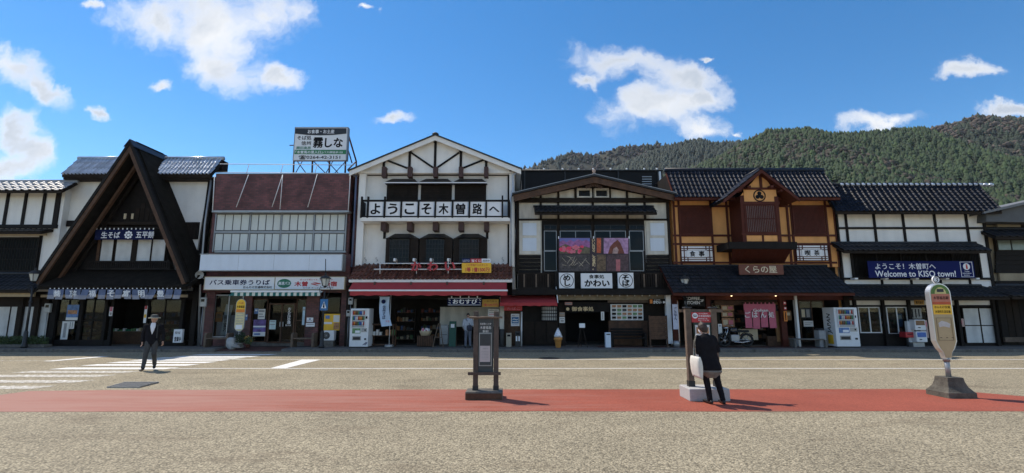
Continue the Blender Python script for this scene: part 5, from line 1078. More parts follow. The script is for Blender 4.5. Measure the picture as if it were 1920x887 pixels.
notice('narrow orange vertical sign on the post right of the pink curtain', 1470, 583, 1476, 602, 23.3, ORANGE, 'sign', name='strip_sign', marks=[(.35, .1, .65, .9, INK)])
notice('red square sticker above the orange vertical sign', 1469, 565, 1474, 571, 23.3, REDP, 'sticker', name='sticker', marks=[(.2, .2, .8, .6, WHITE)])
notice('red square sticker just above the orange sign', 1470, 575, 1475, 581, 23.3, REDP, 'sticker', name='sticker', marks=[(.2, .2, .8, .6, WHITE)])
notice('two-sheet dark notice in the window left of the vending machine', 1501, 578, 1521, 596, 23.86, DK, marks=[(.1, .1, .4, .9, CREAM), (.55, .1, .85, .9, LINEG)])
notice('white paper low in the window left of the vending machine', 1507, 601, 1525, 612, 23.86, PAPER, marks=[(.1, .3, .9, .4, LINEG), (.1, .6, .7, .7, LINEG)])
notice('white narrow board beside the motorcycle', 1347, 607, 1354, 630, 23.3, PAPER, 'board', name='upright_board', marks=[(.2, .1, .8, .2, LINEG)])
wl = pb('entrance_screen', 1385, 617, 1421, 637, 24.2, .06, CREAM); tag(wl, 'cream low screen behind the motorcycle', 'screen')
# ------------------------------------------------------------------ 7: white storehouse-style information centre
b7 = bld('information_centre', 'white grid-timbered information centre with blue welcome banner and dark tile roof', 1715)
x0, x1 = Xr(1574, 430, YF), Xr(1849, 430, YF)
shell(b7, x0, x1, YF, 34, ZT, Zr(397, YF), PLASTER, fz(540))
ye = 23.3; ze = Zr(396, ye); yr = ye + 1.0; zr = Zr(348, yr)
tiled_roof(b7, Xr(1567, 396, ye), Xr(1879, 396, ye), ye, ze, yr, zr, 29, 10, TILE_K, h=.075, ridge_r=.1)
for k in range(29): lathe('ridge_tile', [(.02, -.1), (.12, -.06), (.12, .02), (.05, .08), (.01, .09)], (Xr(1577 + k * 10, 347, yr), yr - .02, zr + .06), TILE_S, b7, 8)
box('rear_roof', x0 - .1, x1 + .3, yr, 33, ze, zr - .02, DARKW, b7)
beam(b7, 1567, 1852, 399, 4, YF)
for a in (1588.5, 1641.5, 1696, 1755.5, 1815): post(b7, a, 398, 456, 4, YF, BLACKW, .08, 427)
for a in (1570, 1847.5): post(b7, a, 398, 540, 5, YF, BLACKW, .08, 427)
beam(b7, 1570, 1850, 427, 3.6, YF); beam(b7, 1570, 1860, 469, 3.2, YF); beam(b7, 1580, 1865, 522, 4, YF)
ye = 23.15; ze = Zr(470, ye); tiled_roof(b7, Xr(1582, 468, ye), Xr(1858, 468, ye), ye, ze, 23.9, Zr(456, 23.9), 29, 2, TILE_B, h=.05, ridge_r=.06)
lattice(b7, 1600, 473, 1838, 519, YF - .1, 84, BLACKW, 1, GLASS, .03)
for a in (1600, 1645, 1691, 1738, 1788, 1838): post(b7, a, 471, 521, 3, YF - .05, BLACKW, .1)
bn = sign('welcome_banner', 'navy banner welcoming visitors in Japanese and English', 1628, 489, 1827, 520.5, 23.5, NAVYB, 'banner', .03)
plet('ようこそ！木曽町へ', 1641, 493, 1754, 504.5, 23.5, WHITE, bn, bold=.01); plet('Welcome to KISO town!', 1641, 507, 1792, 518.5, 23.5, WHITE, bn, bold=.015)
i_x0, i_x1 = 1801, 1824
r_ = 504.5; X0, X1, Z0, Z1 = Xr(i_x0, r_, 23.5), Xr(i_x1, r_, 23.5), Zr(519, 23.5), Zr(490.5, 23.5)
boxes('info_frame', [(X0, X1, 23.49, 23.5, Z1 - .02, Z1), (X0, X1, 23.49, 23.5, Z0, Z0 + .02), (X0, X0 + .02, 23.49, 23.5, Z0 + .02, Z1 - .02), (X1 - .02, X1, 23.49, 23.5, Z0 + .02, Z1 - .02)], WHITE, bn)
disc('info_disc', (X0 + X1) / 2, Zr(499.5, 23.5), .165, 23.485, 23.5, WHITE, bn, 26); plet('i', 1810.8, 495, 1814.2, 504, 23.484, REDP, bn, bold=.05); plet('Tourist', 1808.5, 507.2, 1817.5, 509.8, 23.5, WHITE, bn); plet('Information', 1805, 510.6, 1821, 513, 23.5, WHITE, bn); plet('観光案内', 1807.5, 514.5, 1818, 516.5, 23.5, WHITE, bn)
for k in range(5): pb('rail_bracket', 1603 + k * 57, 520.5, 1609 + k * 57, 523.5, 23.6, .4, METALW, b7)
for k in range(4): post(b7, 1655 + k * 55, 523, 537, 3.5, YF, BLACKW, .07)
ye = 22.6; ze = Zr(557, ye); tiled_roof(b7, Xr(1600, 556, ye), Xr(1893, 556, ye), ye, ze, 23.95, Zr(536, 23.95), 30, 4, TILE_B, h=.045, ridge_r=.06)
pb('white_band', 1588, 563, 1868, 571.5, 23.88, .15, PLASTER, b7, 600); pb('lintel', 1588, 556, 1870, 563, 23.85, .16, BLACKW, b7, 600); pb('lintel', 1588, 571.5, 1870, 575, 23.85, .16, BLACKW, b7, 600)
for a in (1607, 1660, 1709, 1800, 1868): post(b7, a, 560, 650, 5, 23.85, BLACKW, .12, 600)
glazed(b7, 1611, 575, 1652, 624, 23.88, 2, 1, METALW); glazed(b7, 1664, 575, 1703, 626, 23.88, 2, 1, METALW); glazed(b7, 1712, 575, 1742, 634, 23.88, 1, 1, DARKW); glazed(b7, 1780, 575, 1802, 644, 23.88, 1, 1, DARKW)
pb('dado', 1605, 625, 1712, 650, 23.86, .2, BLACKW, b7, 600)
glazed(b7, 1808, 576, 1872, 644, 23.9, 2, 2, DARKW, CURTAIN); pb('dado', 1712, 634, 1745, 650, 23.87, .2, BLACKW, b7, 600); pb('dado', 1778, 644, 1872, 650, 23.87, .2, BLACKW, b7, 600)
for k in range(4): pb('downlight', 1612 + k * 70, 558.5, 1617 + k * 70, 561, 23.0, .15, METALW, b7)
ys = sign('yellow_wood_sign', 'yellow-brown wooden sign under the lower tile roof of the information centre', 1715, 562, 1733, 571, 23.3, mat('mustard_wood', (.42, .22, .04), .6, .2, 5), d=.04); plet('観光協会', 1717, 564, 1731, 569, 23.3, INK, ys)
notice('pink poster in the information centre window', 1726, 600, 1740, 633, 23.84, mat('pale_pink_paper', (.55, .38, .34), .7), marks=[(.1, .1, .9, .35, PINK), (.2, .5, .8, .6, LINEG)])
notice('dark calligraphy poster above the pink poster', 1708, 577, 1728, 597, 23.84, mat('grey_poster', (.30, .30, .28), .7, .5, 12), marks=[(.1, .1, .2, .9, INK), (.4, .1, .5, .9, INK), (.7, .1, .8, .8, INK)])
notice('blue and white poster in the second window of the information centre', 1682, 588, 1692, 612, 23.95, PICB, marks=[(.1, .1, .9, .4, PAPER)])
notice('pale pink flyer in the door of the information centre', 1795, 597, 1808, 612, 23.84, mat('pale_pink_paper', (.55, .38, .34), .7), marks=[(.3, .2, .7, .7, PINK)])
# ------------------------------------------------------------------ 8: low house at the right edge
b8 = bld('brown_low_house', 'dim brown house with sloping eave at the right edge', 1900)
x0, x1 = Xr(1872, 500, YF), Xr(2150, 500, YF)
shell(b8, x0, x1, YF + .4, 33, ZT, Zr(415, YF), mat('dim_tan_wall', (.34, .28, .19), .9, .15, 2, streak=.2), fz(545))
prism('verge', [(Xr(1846, 396, 23.2), Zr(396, 23.2)), (Xr(2060, 345, 23.2), Zr(345, 23.2)), (Xr(2060, 352, 23.2), Zr(352, 23.2)), (Xr(1846, 400, 23.2), Zr(400, 23.2))], 23.2, 33, mat('dull_roof_edge', (.16, .165, .17), .7), b8)
prism('gable_board', [(Xr(1850, 400, 23.5), Zr(400, 23.5)), (Xr(2060, 352, 23.5), Zr(352, 23.5)), (Xr(2060, 400, 23.5), Zr(418, 23.5)), (Xr(1850, 420, 23.5), Zr(415, 23.5))], 23.5, 24.5, mat('grey_soffit', (.10, .105, .11), .8, .2, 3), b8)
YF8 = YF + .3
pb('wall_band', 1870, 412, 2150, 428, YF8 - .1, .2, mat('dim_tan_wall', (.34, .28, .19), .9), b8); post(b8, 1918, 404, 428, 5, YF8 - .1, DARKW); 
ye = 23.3; ze = Zr(444, ye); tiled_roof(b8, Xr(1866, 440, ye), Xr(2150, 440, ye), ye, ze, 24.2, Zr(430, 24.2), 20, 2, TILE_B, h=.045)
pb('wall_band', 1870, 444, 2150, 500, YF8 - .05, .2, DARKW, b8)
for a, b in ((1872, 1895), (1898, 1940), (1944, 1990)): pb('window', a, 450, b, 468, YF8 - .08, .04, mat('green_glass', (.20, .25, .23), .2, .25, 2), b8)
for k in range(4): pb('siding_board', 1868, 471 + k * 8.5, 2150, 479 + k * 8.5, YF8 - .1 + (k % 2) * .01, .05, BLACKW, b8)
pb('tan_panel', 1875, 512, 2150, 526, YF8 - .06, .1, mat('dim_tan_wall', (.34, .28, .19), .9), b8); beam(b8, 1868, 2150, 508, 7, YF8, BLACKW); beam(b8, 1868, 2150, 530, 7, YF8, BLACKW)
ye = 22.7; ze = Zr(556, ye); tiled_roof(b8, Xr(1898, 555, ye), Xr(2150, 555, ye), ye, ze, 24.2, Zr(536, 24.2), 18, 3, TILE_B, h=.045)
pb('front_boards', 1874, 560, 2150, 650, YF8 - .05, .2, BLACKW, b8)
for k in range(16): pb('board', 1876 + k * 13, 562, 1888 + k * 13, 646, YF8 - .08 + (k % 2) * .012, .04, DARKW if k % 3 else BLACKW, b8, 600)
pb('bench_panel', 1885, 632, 1925, 641, 24.0, .1, GREYW, b8)
# ================================================================== street furniture
def lamp_post(px, label, row_top=512, Y=22.6, plaque=False):
    x = Xr(px, 655, Y); zt = Zr(row_top, Y)
    o = thing('street_lamp', label, 'street lamp', (x, Y, ZT), 'lantern lamps along the pavement')
    lathe('base', [(.13, 0), (.13, .1), (.09, .16), (.085, .7), (.06, .78)], (x, Y, ZT), METALD, o, 12)
    tube('pole', [(x, Y, ZT + .7), (x, Y, zt - .62)], [.05, .04], METALD, o, 10)
    lathe('collar', [(.04, 0), (.07, .04), (.07, .1), (.04, .14)], (x, Y, zt - 1.4), METALD, o, 10)
    for s_ in (-1, 1): tube('bracket', [(x + s_ * .04, Y, zt - 1.0), (x + s_ * .2, Y, zt - .72), (x + s_ * .26, Y, zt - .5), (x + s_ * .2, Y, zt - .38)], .014, METALD, o, 6)
    n = 6; lm = mat('lantern_glass', (.55, .56, .52), .3, .1, 3)
    lathe('lantern', [(.12, 0), (.21, .34)], (x, Y, zt - .36), lm, o, n, False)
    for k in range(n):
        a = 2 * math.pi * k / n; tube('lantern_bar', [(x + .125 * math.cos(a), Y + .125 * math.sin(a), zt - .37), (x + .215 * math.cos(a), Y + .215 * math.sin(a), zt - .02)], .012, METALD, o, 5)
    lathe('lantern_cap', [(.26, 0), (.25, .03), (.12, .14), (.04, .17), (.05, .22), (.01, .3)], (x, Y, zt - .03), METALD, o, n * 2, False)
    lathe('lantern_foot', [(.03, 0), (.07, .05), (.13, .09)], (x, Y, zt - .45), METALD, o, 10)
    if plaque:
        pq = box('plaque', x - .16, x + .2, Y - .06, Y - .045, zt - 1.5, zt - .98, mat('sign_blue', (.02, .14, .34), .5), o)
        mo('pictogram', [(x - .1, Y - .064, zt - 1.4), (x + .14, Y - .064, zt - 1.4), (x + .02, Y - .064, zt - 1.08)], [(0, 1, 2)], WHITE, pq); mo('pictogram', [(x - .02, Y - .067, zt - 1.38), (x + .06, Y - .067, zt - 1.38), (x + .04, Y - .067, zt - 1.15), (x, Y - .067, zt - 1.15)], [(0, 1, 2, 3)], INK, pq)
        tube('antenna', [(x, Y, zt), (x - .05, Y, zt + .9)], .02, METALD, o, 6)
    return o
lamp_post(44, 'dark lantern street lamp before the timbered house at the left'); lamp_post(602.5, 'dark lantern street lamp with crossing plaque before the ticket office', 521, 22.6, True); lamp_post(1291, 'dark lantern street lamp partly hidden behind the red notice post', 522, 22.8)
CANS = [mat('can_red', (.50, .04, .03), .35), mat('can_white', (.7, .7, .68), .35), mat('can_blue', (.03, .12, .42), .35), mat('can_green', (.04, .25, .10), .35), mat('can_brown', (.18, .08, .03), .35), mat('can_orange', (.65, .25, .03), .35)]
def vending(label, px0, px1, py0, py1, Y, dpt, side=None):
    r_ = (py0 + py1) / 2; x0, x1, z1 = Xr(px0, r_, Y), Xr(px1, r_, Y), Zr(py0, Y); z0 = ZT
    o = thing('vending_machine', label, 'vending machine', ((x0 + x1) / 2, Y, ZT), 'drink vending machines on the pavement'); w_, h_ = x1 - x0, z1 - z0
    bbox('body', x0, x1, Y, Y + dpt, z0 + .05, z1, METALW, o, .02); box('plinth', x0 + .03, x1 - .03, Y + .05, Y + dpt - .05, z0, z0 + .05, METALD, o)
    dw = box('display_window', x0 + .13 * w_, x0 + .80 * w_, Y - .012, Y - .001, z0 + .52 * h_, z0 + .955 * h_, mat('display_back', (.35, .37, .38), .5), o)
    for k in range(3):
        zz_ = z0 + (.57 + .135 * k) * h_
        for i in range(9):
            xx = x0 + (.165 + i * .071) * w_
            lathe('can', [(.026, 0), (.026, .13 + .03 * (i % 2)), (.012, .17)], (xx + .01, Y - .04, zz_), CANS[(i * 5 + k * 3 + i // 3) % 6], dw, 7)
        box('price_rail', x0 + .14 * w_, x0 + .79 * w_, Y - .07, Y - .013, zz_ - .045, zz_ - .008, mat('price_rail_grey', (.5, .5, .5), .5), dw)
    boxes('window_edge', [(x0 + .11 * w_, x0 + .13 * w_, Y - .09, Y - .001, z0 + .51 * h_, z0 + .965 * h_), (x0 + .80 * w_, x0 + .82 * w_, Y - .09, Y - .001, z0 + .51 * h_, z0 + .965 * h_), (x0 + .13 * w_, x0 + .8 * w_, Y - .09, Y - .001, z0 + .955 * h_, z0 + .965 * h_)], METALW, dw)
    ad = box('advert', x0 + .14 * w_, x0 + .58 * w_, Y - .012, Y - .001, z0 + .365 * h_, z0 + .495 * h_, PICG if side is None else PICB, o); box('advert_white', x0 + .3 * w_, x0 + .55 * w_, Y - .016, Y - .012, z0 + .38 * h_, z0 + .44 * h_, WHITE, ad)
    cp = box('coin_panel', x0 + .62 * w_, x0 + .92 * w_, Y - .015, Y - .001, z0 + .40 * h_, z0 + .50 * h_, METALG, o); box('coin_slot', x0 + .80 * w_, x0 + .86 * w_, Y - .025, Y - .015, z0 + .43 * h_, z0 + .47 * h_, INK, cp); box('card_reader', x0 + .83 * w_, x0 + .92 * w_, Y - .02, Y - .001, z0 + .74 * h_, z0 + .80 * h_, INK, o)
    sl_ = box('delivery_slot', x0 + .16 * w_, x0 + .62 * w_, Y - .012, Y - .001, z0 + .19 * h_, z0 + .30 * h_, METALG, o); box('slot_flap', x0 + .2 * w_, x0 + .58 * w_, Y - .02, Y - .012, z0 + .205 * h_, z0 + .275 * h_, METALD, sl_)
    box('change_cup', x0 + .80 * w_, x0 + .90 * w_, Y - .02, Y - .001, z0 + .20 * h_, z0 + .245 * h_, METALD, o)
    if side is None:
        for k in range(3): bar('stripe', (x0 + .72 * w_ + .06 * k, Y - .004, z0 + .07 * h_), (x0 + .90 * w_ + .03 * k, Y - .004, z0 + .14 * h_), .02, .006, NAVYB, o)
    return o
vending('white drink vending machine at the left end of the gabled white shop', 656, 691, 578, 648, 22.6, .75)
vm2 = vending('white drink vending machine with lettered side beside the ochre shop', 1566, 1610, 576, 646, 22.7, .85, 1)
xs0 = Xr(1566, 610, 22.7)
side_l = lettering('JAPAN', 0, 1.0, 0, .22, 0, INK, vm2, bold=.02, shear=.2)
for v in side_l.data.vertices: c_ = v.co.copy(); v.co = (xs0 - .004, 22.92 + c_.z * 1.6, .75 + c_.x * .95)
box('side_print', xs0 - .006, xs0 - .001, 22.9, 23.3, .28, .70, YEL, vm2)
bb = bbox('recycling_bin', Xr(1535, 630, 23), Xr(1548, 630, 23), 22.95, 23.35, ZT, Zr(619, 23), mat('grey_plastic', (.30, .31, .32), .6), None, .03); tag(bb, 'grey recycling bin left of the lettered vending machine', 'bin'); lathe('lid', [(.2, 0), (.2, .05), (.1, .1)], (Xr(1541.5, 630, 23), 23.15, Zr(619, 23)), METALD, bb, 14)
# capsule toy machine
xx0, xx1 = Xr(1708, 625, 23.3), Xr(1733, 625, 23.3)
cm = thing('capsule_machine', 'white capsule-toy machine on legs before the information centre', 'capsule machine', ((xx0 + xx1) / 2, 23.3, ZT))
box('stand', xx0 + .05, xx1 - .05, 23.3, 23.6, ZT, ZT + .2, METALG, cm); box('back_board', xx0, xx0 + .3, 23.45, 23.6, ZT + .2, Zr(602, 23.3), METALW, cm)
for k in range(2):
    z_ = ZT + .22 + k * .55; u_ = bbox('unit', xx0 + .12, xx1, 23.15, 23.5, z_, z_ + .5, METALW, cm, .03); box('capsule_window', xx0 + .17, xx1 - .05, 23.14, 23.15, z_ + .24, z_ + .46, CANS[k * 2 + 2], u_); lathe('turn_knob', [(.05, 0), (.05, .03)], (xx0 + .3, 23.13, z_ + .12), METALD, u_, 10)
rb_ = bbox('red_mail_shelf', Xr(1692, 627, 23.5), Xr(1708, 627, 23.5), 23.3, 23.7, Zr(632, 23.5), Zr(622, 23.5), REDP, None, .02); tag(rb_, 'small red box beside the capsule machine', 'box'); box('slot', Xr(1695, 626, 23.5), Xr(1705, 626, 23.5), 23.294, 23.3, Zr(626.5, 23.5), Zr(625, 23.5), INK, rb_)
tube('leg', [(Xr(1700, 630, 23.5), 23.5, ZT), (Xr(1700, 630, 23.5), 23.5, Zr(632, 23.5))], .04, METALD, rb_)
def bench(label, px0, px1, Y, m, hs_=.42, back=False, arms=True):
    x0, x1 = Xr(px0, 640, Y), Xr(px1, 640, Y); o = thing('bench', label, 'bench', ((x0 + x1) / 2, Y, ZT), 'benches on the pavement')
    for k in range(3): bbox('seat_plank', x0 + .05, x1 - .05, Y + k * .15, Y + k * .15 + .135, ZT + hs_ - .05, ZT + hs_, m, o, .01, 1)
    for x in (x0, x1 - .1):
        if arms: xprism('end_frame', [(Y - .02, ZT), (Y + .46, ZT), (Y + .46, ZT + hs_ + .18), (Y + .38, ZT + hs_ + .24), (Y + .06, ZT + hs_ + .24), (Y - .02, ZT + hs_ + .16)], x, x + .1, m, o)
        else: xprism('leg', [(Y + .02, ZT), (Y + .42, ZT), (Y + .42, ZT + hs_ - .05), (Y + .02, ZT + hs_ - .05)], x + .1, x + .2, m, o)
    if back:
        for k in range(3): bbox('back_slat', x0 + .05, x1 - .05, Y + .44, Y + .48, ZT + hs_ + .08 + k * .13, ZT + hs_ + .18 + k * .13, m, o, .01, 1)
bench('grey wooden bench at the left of the ticket office', 382, 427, 23.0, GREYW); bench('grey wooden bench right of the ticket office door', 545, 588, 23.0, GREYW)
bench('long dark slatted bench with backrest before the restaurant menu', 1147, 1213, 23.1, BLACKW, .42, True); bench('low grey stone-like bench before the ochre shop window', 1486, 1548, 22.8, CONCD, .4, False, False)
# air conditioner
ac = thing('air_conditioner', 'white air-conditioner outdoor unit by the ticket office window', 'air conditioner', (Xr(614, 640, 23.3), 23.3, ZT))
x0, x1, z0, z1 = Xr(604, 630, 23.2), Xr(626, 630, 23.2), Zr(638, 23.2), Zr(619.5, 23.2); bbox('casing', x0, x1, 23.2, 23.5, z0, z1, METALW, ac, .02); box('stand', x0 + .03, x1 - .03, 23.22, 23.48, ZT, z0, CONCD, ac)
disc('fan_grille', x0 + .2, (z0 + z1) / 2, .165, 23.188, 23.2, METALD, ac, 24)
for k in range(6): bar('grille_bar', (x0 + .2 - .16 * math.cos(k * math.pi / 6), 23.183, (z0 + z1) / 2 - .16 * math.sin(k * math.pi / 6)), (x0 + .2 + .16 * math.cos(k * math.pi / 6), 23.183, (z0 + z1) / 2 + .16 * math.sin(k * math.pi / 6)), .008, .006, METALG, ac)
# yellow bus stop at the ticket office
Y = 22.7; x = Xr(446, 640, Y)
bs2 = thing('yellow_bus_stop', 'rounded yellow bus stop sign before the ticket office window', 'bus stop sign', (x, Y, ZT))
z0, z1 = Zr(621, Y), Zr(560, Y); hw = (Xr(455, 590, Y) - Xr(436.5, 590, Y)) / 2
def stadium(cx, z0, z1, hw, n=12, bot=True):
    p = [(cx + hw * math.cos(math.pi * i / n), z1 - hw + hw * math.sin(math.pi * i / n)) for i in range(n + 1)]
    return p + ([(cx + hw * math.cos(math.pi + math.pi * i / n), z0 + hw + hw * math.sin(math.pi + math.pi * i / n)) for i in range(n + 1)] if bot else [(cx - hw, z0), (cx + hw, z0)])
prism('plate', stadium(x, z0, z1, hw), Y, Y + .05, METALG, bs2); prism('face', stadium(x, z0 + .02, z1 - .02, hw - .02), Y - .006, Y, mat('cream_face', (.62, .54, .30), .5), bs2)
prism('yellow_head', stadium(x, z1 - .62, z1 - .03, hw - .03, bot=False), Y - .01, Y - .006, YEL, bs2); box('red_band', x - hw + .03, x + hw - .03, Y - .014, Y - .006, z1 - .62, z1 - .48, ORANGE, bs2); lettering('木曽福島', x - hw * .8, x + hw * .8, z1 - .42, z1 - .3, Y - .01, INK, bs2)
lettering('バス停', x - hw * .5, x + hw * .5, z1 - .24, z1 - .15, Y - .01, REDP, bs2)
for k in range(5): box('timetable_line', x - hw * .7, x + hw * .7, Y - .01, Y - .006, z0 + .35 + k * .12, z0 + .37 + k * .12, LINEG, bs2)
box('lower_notice', x - hw * .7, x + hw * .6, Y - .012, Y - .006, z0 + .1, z0 + .3, WHITE, bs2)
tube('pole', [(x, Y + .03, ZT), (x, Y + .03, z0 + .1)], .03, METALW, bs2); lathe('base', [(.26, 0), (.25, .1), (.08, .22), (.04, .23)], (x, Y + .03, ZT), CONC, bs2, 14)
# rock, pots, plants
def rock(label, px, py, Y, s_):
    bm = bmesh.new(); bmesh.ops.create_icosphere(bm, subdivisions=3, radius=1); v = [(q.co.x * s_[0] * (1 + .3 * mnoise.noise(q.co * 1.7)), q.co.y * s_[1], q.co.z * s_[2] * (1 + .35 * mnoise.noise(q.co * 1.3 + Vector((3, 1, 2))))) for q in bm.verts]
    bm.verts.index_update(); f = [tuple(w_.index for w_ in q.verts) for q in bm.faces]; bm.free(); cx = Xr(px, py, Y)
    tag(mo('rock', [(a + cx, b + Y, c + ZT + s_[2] * .6) for a, b, c in v], f, mat('pale_stone', (.40, .40, .39), .9, .25, 5, .5, 20)), label, 'rock')
rock('pale pointed rock between the bench and the flower pots', 435, 643, 22.75, (.24, .2, .32))
def leaves(c, r, n, size, rnd=random):
    v, f = [], []
    for i in range(n):
        d = Vector((rnd.gauss(0, 1), rnd.gauss(0, 1), rnd.gauss(0, 1))).normalized() * (rnd.random() ** .4); p = Vector(c) + Vector((d.x * r[0], d.y * r[1], d.z * r[2]))
        a = Vector((rnd.gauss(0, 1), rnd.gauss(0, 1), rnd.gauss(0, 1))).normalized(); b = a.cross(Vector((rnd.gauss(0, 1), rnd.gauss(0, 1), rnd.gauss(0, 1)))).normalized(); s_ = size * rnd.uniform(.6, 1.3); k = len(v)
        v += [p - a * s_, p + b * s_ * .45, p + a * s_, p - b * s_ * .45]; f.append((k, k + 1, k + 2, k + 3))
    return v, f
LEAF = mat('leaf_green', (.05, .085, .03), .7, .4, 9); LEAFD = mat('leaf_dark', (.03, .055, .024), .7, .4, 9); FLOWER = mat('flower_yellow', (.55, .35, .06), .7, .3, 9)
def pot(label, px, Y, r, h_, m, lv, lm, spread, fl=None):
    x = Xr(px, 648, Y); o = thing('potted_plant', label, 'potted plant', (x, Y, ZT)); lathe('pot', [(r * .7, 0), (r, h_), (r * 1.08, h_), (r * 1.08, h_ * .88), (r * .9, h_ * .9), (r * .9, h_ * .8)], (x, Y, ZT), m, o, 14)
    v, f = leaves((x, Y, ZT + h_ + spread[2] * .8), spread, lv, .05); fo = mo('foliage', v, f, lm, o); tag(fo, None, kind='stuff')
    for k in range(5): a = k * 1.3; tube('stem', [(x, Y, ZT + h_ * .8), (x + spread[0] * .4 * math.cos(a), Y + spread[1] * .4 * math.sin(a), ZT + h_ + spread[2] * .9)], .008, LEAFD, o, 5)
    if fl: v, f = leaves((x, Y, ZT + h_ + spread[2] * 1.1), [q * 1.05 for q in spread], fl, .04); tag(mo('flowers', v, f, FLOWER, o), None, kind='stuff')
pot('potted shrub in a grey-white pot before the ticket office', 450, 22.65, .12, .22, CONC, 420, LEAFD, (.24, .2, .3)); pot('small potted plant with yellow flowers right of the larger pot', 465, 22.7, .1, .16, TILE_R, 220, LEAF, (.2, .16, .2), 60)
hd = thing('clipped_hedge', 'low dark hedge before the timbered house at the left edge', 'hedge', (Xr(35, 650, 23), 23, ZT))
v, f = [], []
for k in range(14): a, b = leaves((Xr(-25 + k * 8, 645, 23.0), 23.0, ZT + .28), (.28, .25, .26), 260, .05); n0 = len(v); v += a; f += [tuple(i + n0 for i in q) for q in b]
tag(mo('foliage', v, f, LEAF, hd), None, kind='stuff'); bbox('planter', Xr(-40, 650, 23), Xr(90, 650, 23), 22.8, 23.2, ZT, ZT + .14, CONCD, hd, .02)
for k in range(6): tube('stem', [(Xr(-20 + k * 19, 648, 23), 23, ZT + .1), (Xr(-18 + k * 19, 640, 23), 23.02, ZT + .4)], .012, DARKW, hd, 5)
# loudspeaker, meter boxes, cables
Y = 23.3; x = Xr(374, 515, Y); z = Zr(515, Y)
hn = thing('horn_loudspeaker', 'grey horn loudspeaker between the A-frame shop and the ticket office', 'loudspeaker', (x, Y, z))
v, f = [], []; prof = [(.05, .34), (.06, .2), (.09, .12), (.15, .05), (.19, 0), (.175, .01), (.1, .1), (.04, .2)]; n = 18
d = Vector((.75, -.6, -.1)).normalized(); u = d.cross(Vector((0, 0, 1))).normalized(); k_ = u.cross(d)
for r_, t in prof:
    for j in range(n): a = 2 * math.pi * j / n; v.append(Vector((x, Y, z)) - d * t + (u * math.cos(a) + k_ * math.sin(a)) * r_)
for i in range(len(prof) - 1):
    for j in range(n): f.append((i * n + j, i * n + (j + 1) % n, (i + 1) * n + (j + 1) % n, (i + 1) * n + j))
f.append(tuple(range(n))); f.append(tuple(range((len(prof) - 1) * n, len(prof) * n)))
mo('horn', v, f, mat('horn_grey', (.50, .51, .50), .5), hn, True); tube('mount', [(x + .05, Y + .1, z - .1), (x + .1, Y + .5, z - .25)], .02, METALG, hn)
def meter(label, px, py, Y=23.6, s_=1.):
    x, z = Xr(px, py, Y), Zr(py, Y); o = thing('meter_box', label, 'meter', (x, Y, z), 'electricity meters'); bbox('case', x - .15 * s_, x + .15 * s_, Y, Y + .12, z - .22 * s_, z + .22 * s_, mat('meter_grey', (.42, .43, .42), .5), o, .03); box('dial', x - .08 * s_, x + .08 * s_, Y - .012, Y, z + .02 * s_, z + .15 * s_, GLASS, o); tube('conduit', [(x, Y + .06, z - .2 * s_), (x, Y + .06, ZT)], .02, METALG, o, 6)
meter('grey meter box on the pillar left of the A-frame shop', 88, 577); meter('grey meter box between the A-frame shop and the ticket office', 380, 566, 23.4); meter('small grey meter above the first vending machine', 657, 564, 23.4, .75); meter('small grey meter left of the vending machine top', 653, 587, 23.4, .7)
def pipe(label, pts, r, m, nm='drainpipe', cat='drainpipe'):
    o = tube(nm, [(Xr(a, b, Y_), Y_, Zr(b, Y_)) for a, b, Y_ in pts], r, m); tag(o, label, cat)
pipe('grey downpipe between the A-frame shop and the ticket office', [(397, 330, 24.0), (384, 420, 23.8), (376, 520, 23.8), (372, 648, 23.8)], .05, METALG)
pipe('dark blue downpipe left of the gabled white shop', [(657, 322, 23.7), (668, 330, 23.65), (664, 420, 23.65), (659, 500, 23.6)], .05, mat('pipe_blue', (.08, .10, .17), .5))
pipe('pale blue downpipe right of the gabled white shop', [(972, 320, 23.6), (962, 328, 23.6), (962, 352, 23.6), (958, 372, 23.6), (958.5, 500, 23.6)], .045, mat('pipe_pale', (.45, .50, .58), .5))
pipe('thick black cable between the white shop and the dark restaurant', [(966, 378, 23.7), (969, 420, 23.7), (966, 470, 23.7), (968, 540, 23.7)], .035, INK, 'cable', 'cable')
pipe('white pipe beside the tobacco counter', [(978, 584, 23.5), (977.5, 649, 23.5)], .04, METALW, 'pipe', 'pipe')
# ------------------------------------------------------------------ shop goods before the gabled white shop
fr_ = thing('wooden_display_frame', 'dark wooden display stand right of the first vending machine', 'display stand', (Xr(716, 648, 23.2), 23.2, ZT))
x0, x1, z1 = Xr(694, 630, 23.2), Xr(738, 630, 23.2), Zr(607, 23.2)
for x in (x0, x1 - .06):
    for y_ in (23.2, 23.7): box('leg', x, x + .06, y_, y_ + .06, ZT, z1, BROWNW, fr_)
for z in (ZT + .08, z1 - .06): box('rail', x0 + .06, x1 - .06, 23.21, 23.25, z, z + .06, BROWNW, fr_)
box('shelf', x0, x1, 23.2, 23.76, ZT + .5, ZT + .53, BROWNW, fr_); box('top', x0 - .02, x1 + .02, 23.18, 23.78, z1, z1 + .03, DARKW, fr_)
for k in range(7): bbox('goods_box', x0 + .08 + k * .15, x0 + .19 + k * .15, 23.35, 23.6, ZT + .53, ZT + .53 + random.uniform(.1, .3), random.choice([PICR, PICG, CREAM, DARKW, PAPER]), fr_, .008, 1)
bk = thing('basket_stand', 'slatted crate with a basket of small wrapped goods in the shop entrance', 'basket', (Xr(797, 648, 23.3), 23.3, ZT))
x0, x1, zc = Xr(782, 640, 23.2), Xr(811, 640, 23.2), Zr(629, 23.2)
for k in range(9): q = x0 + (x1 - x0 - .05) * k / 8; box('crate_slat', q, q + .06, 23.2, 23.22, ZT + .04, zc, BROWNW, bk)
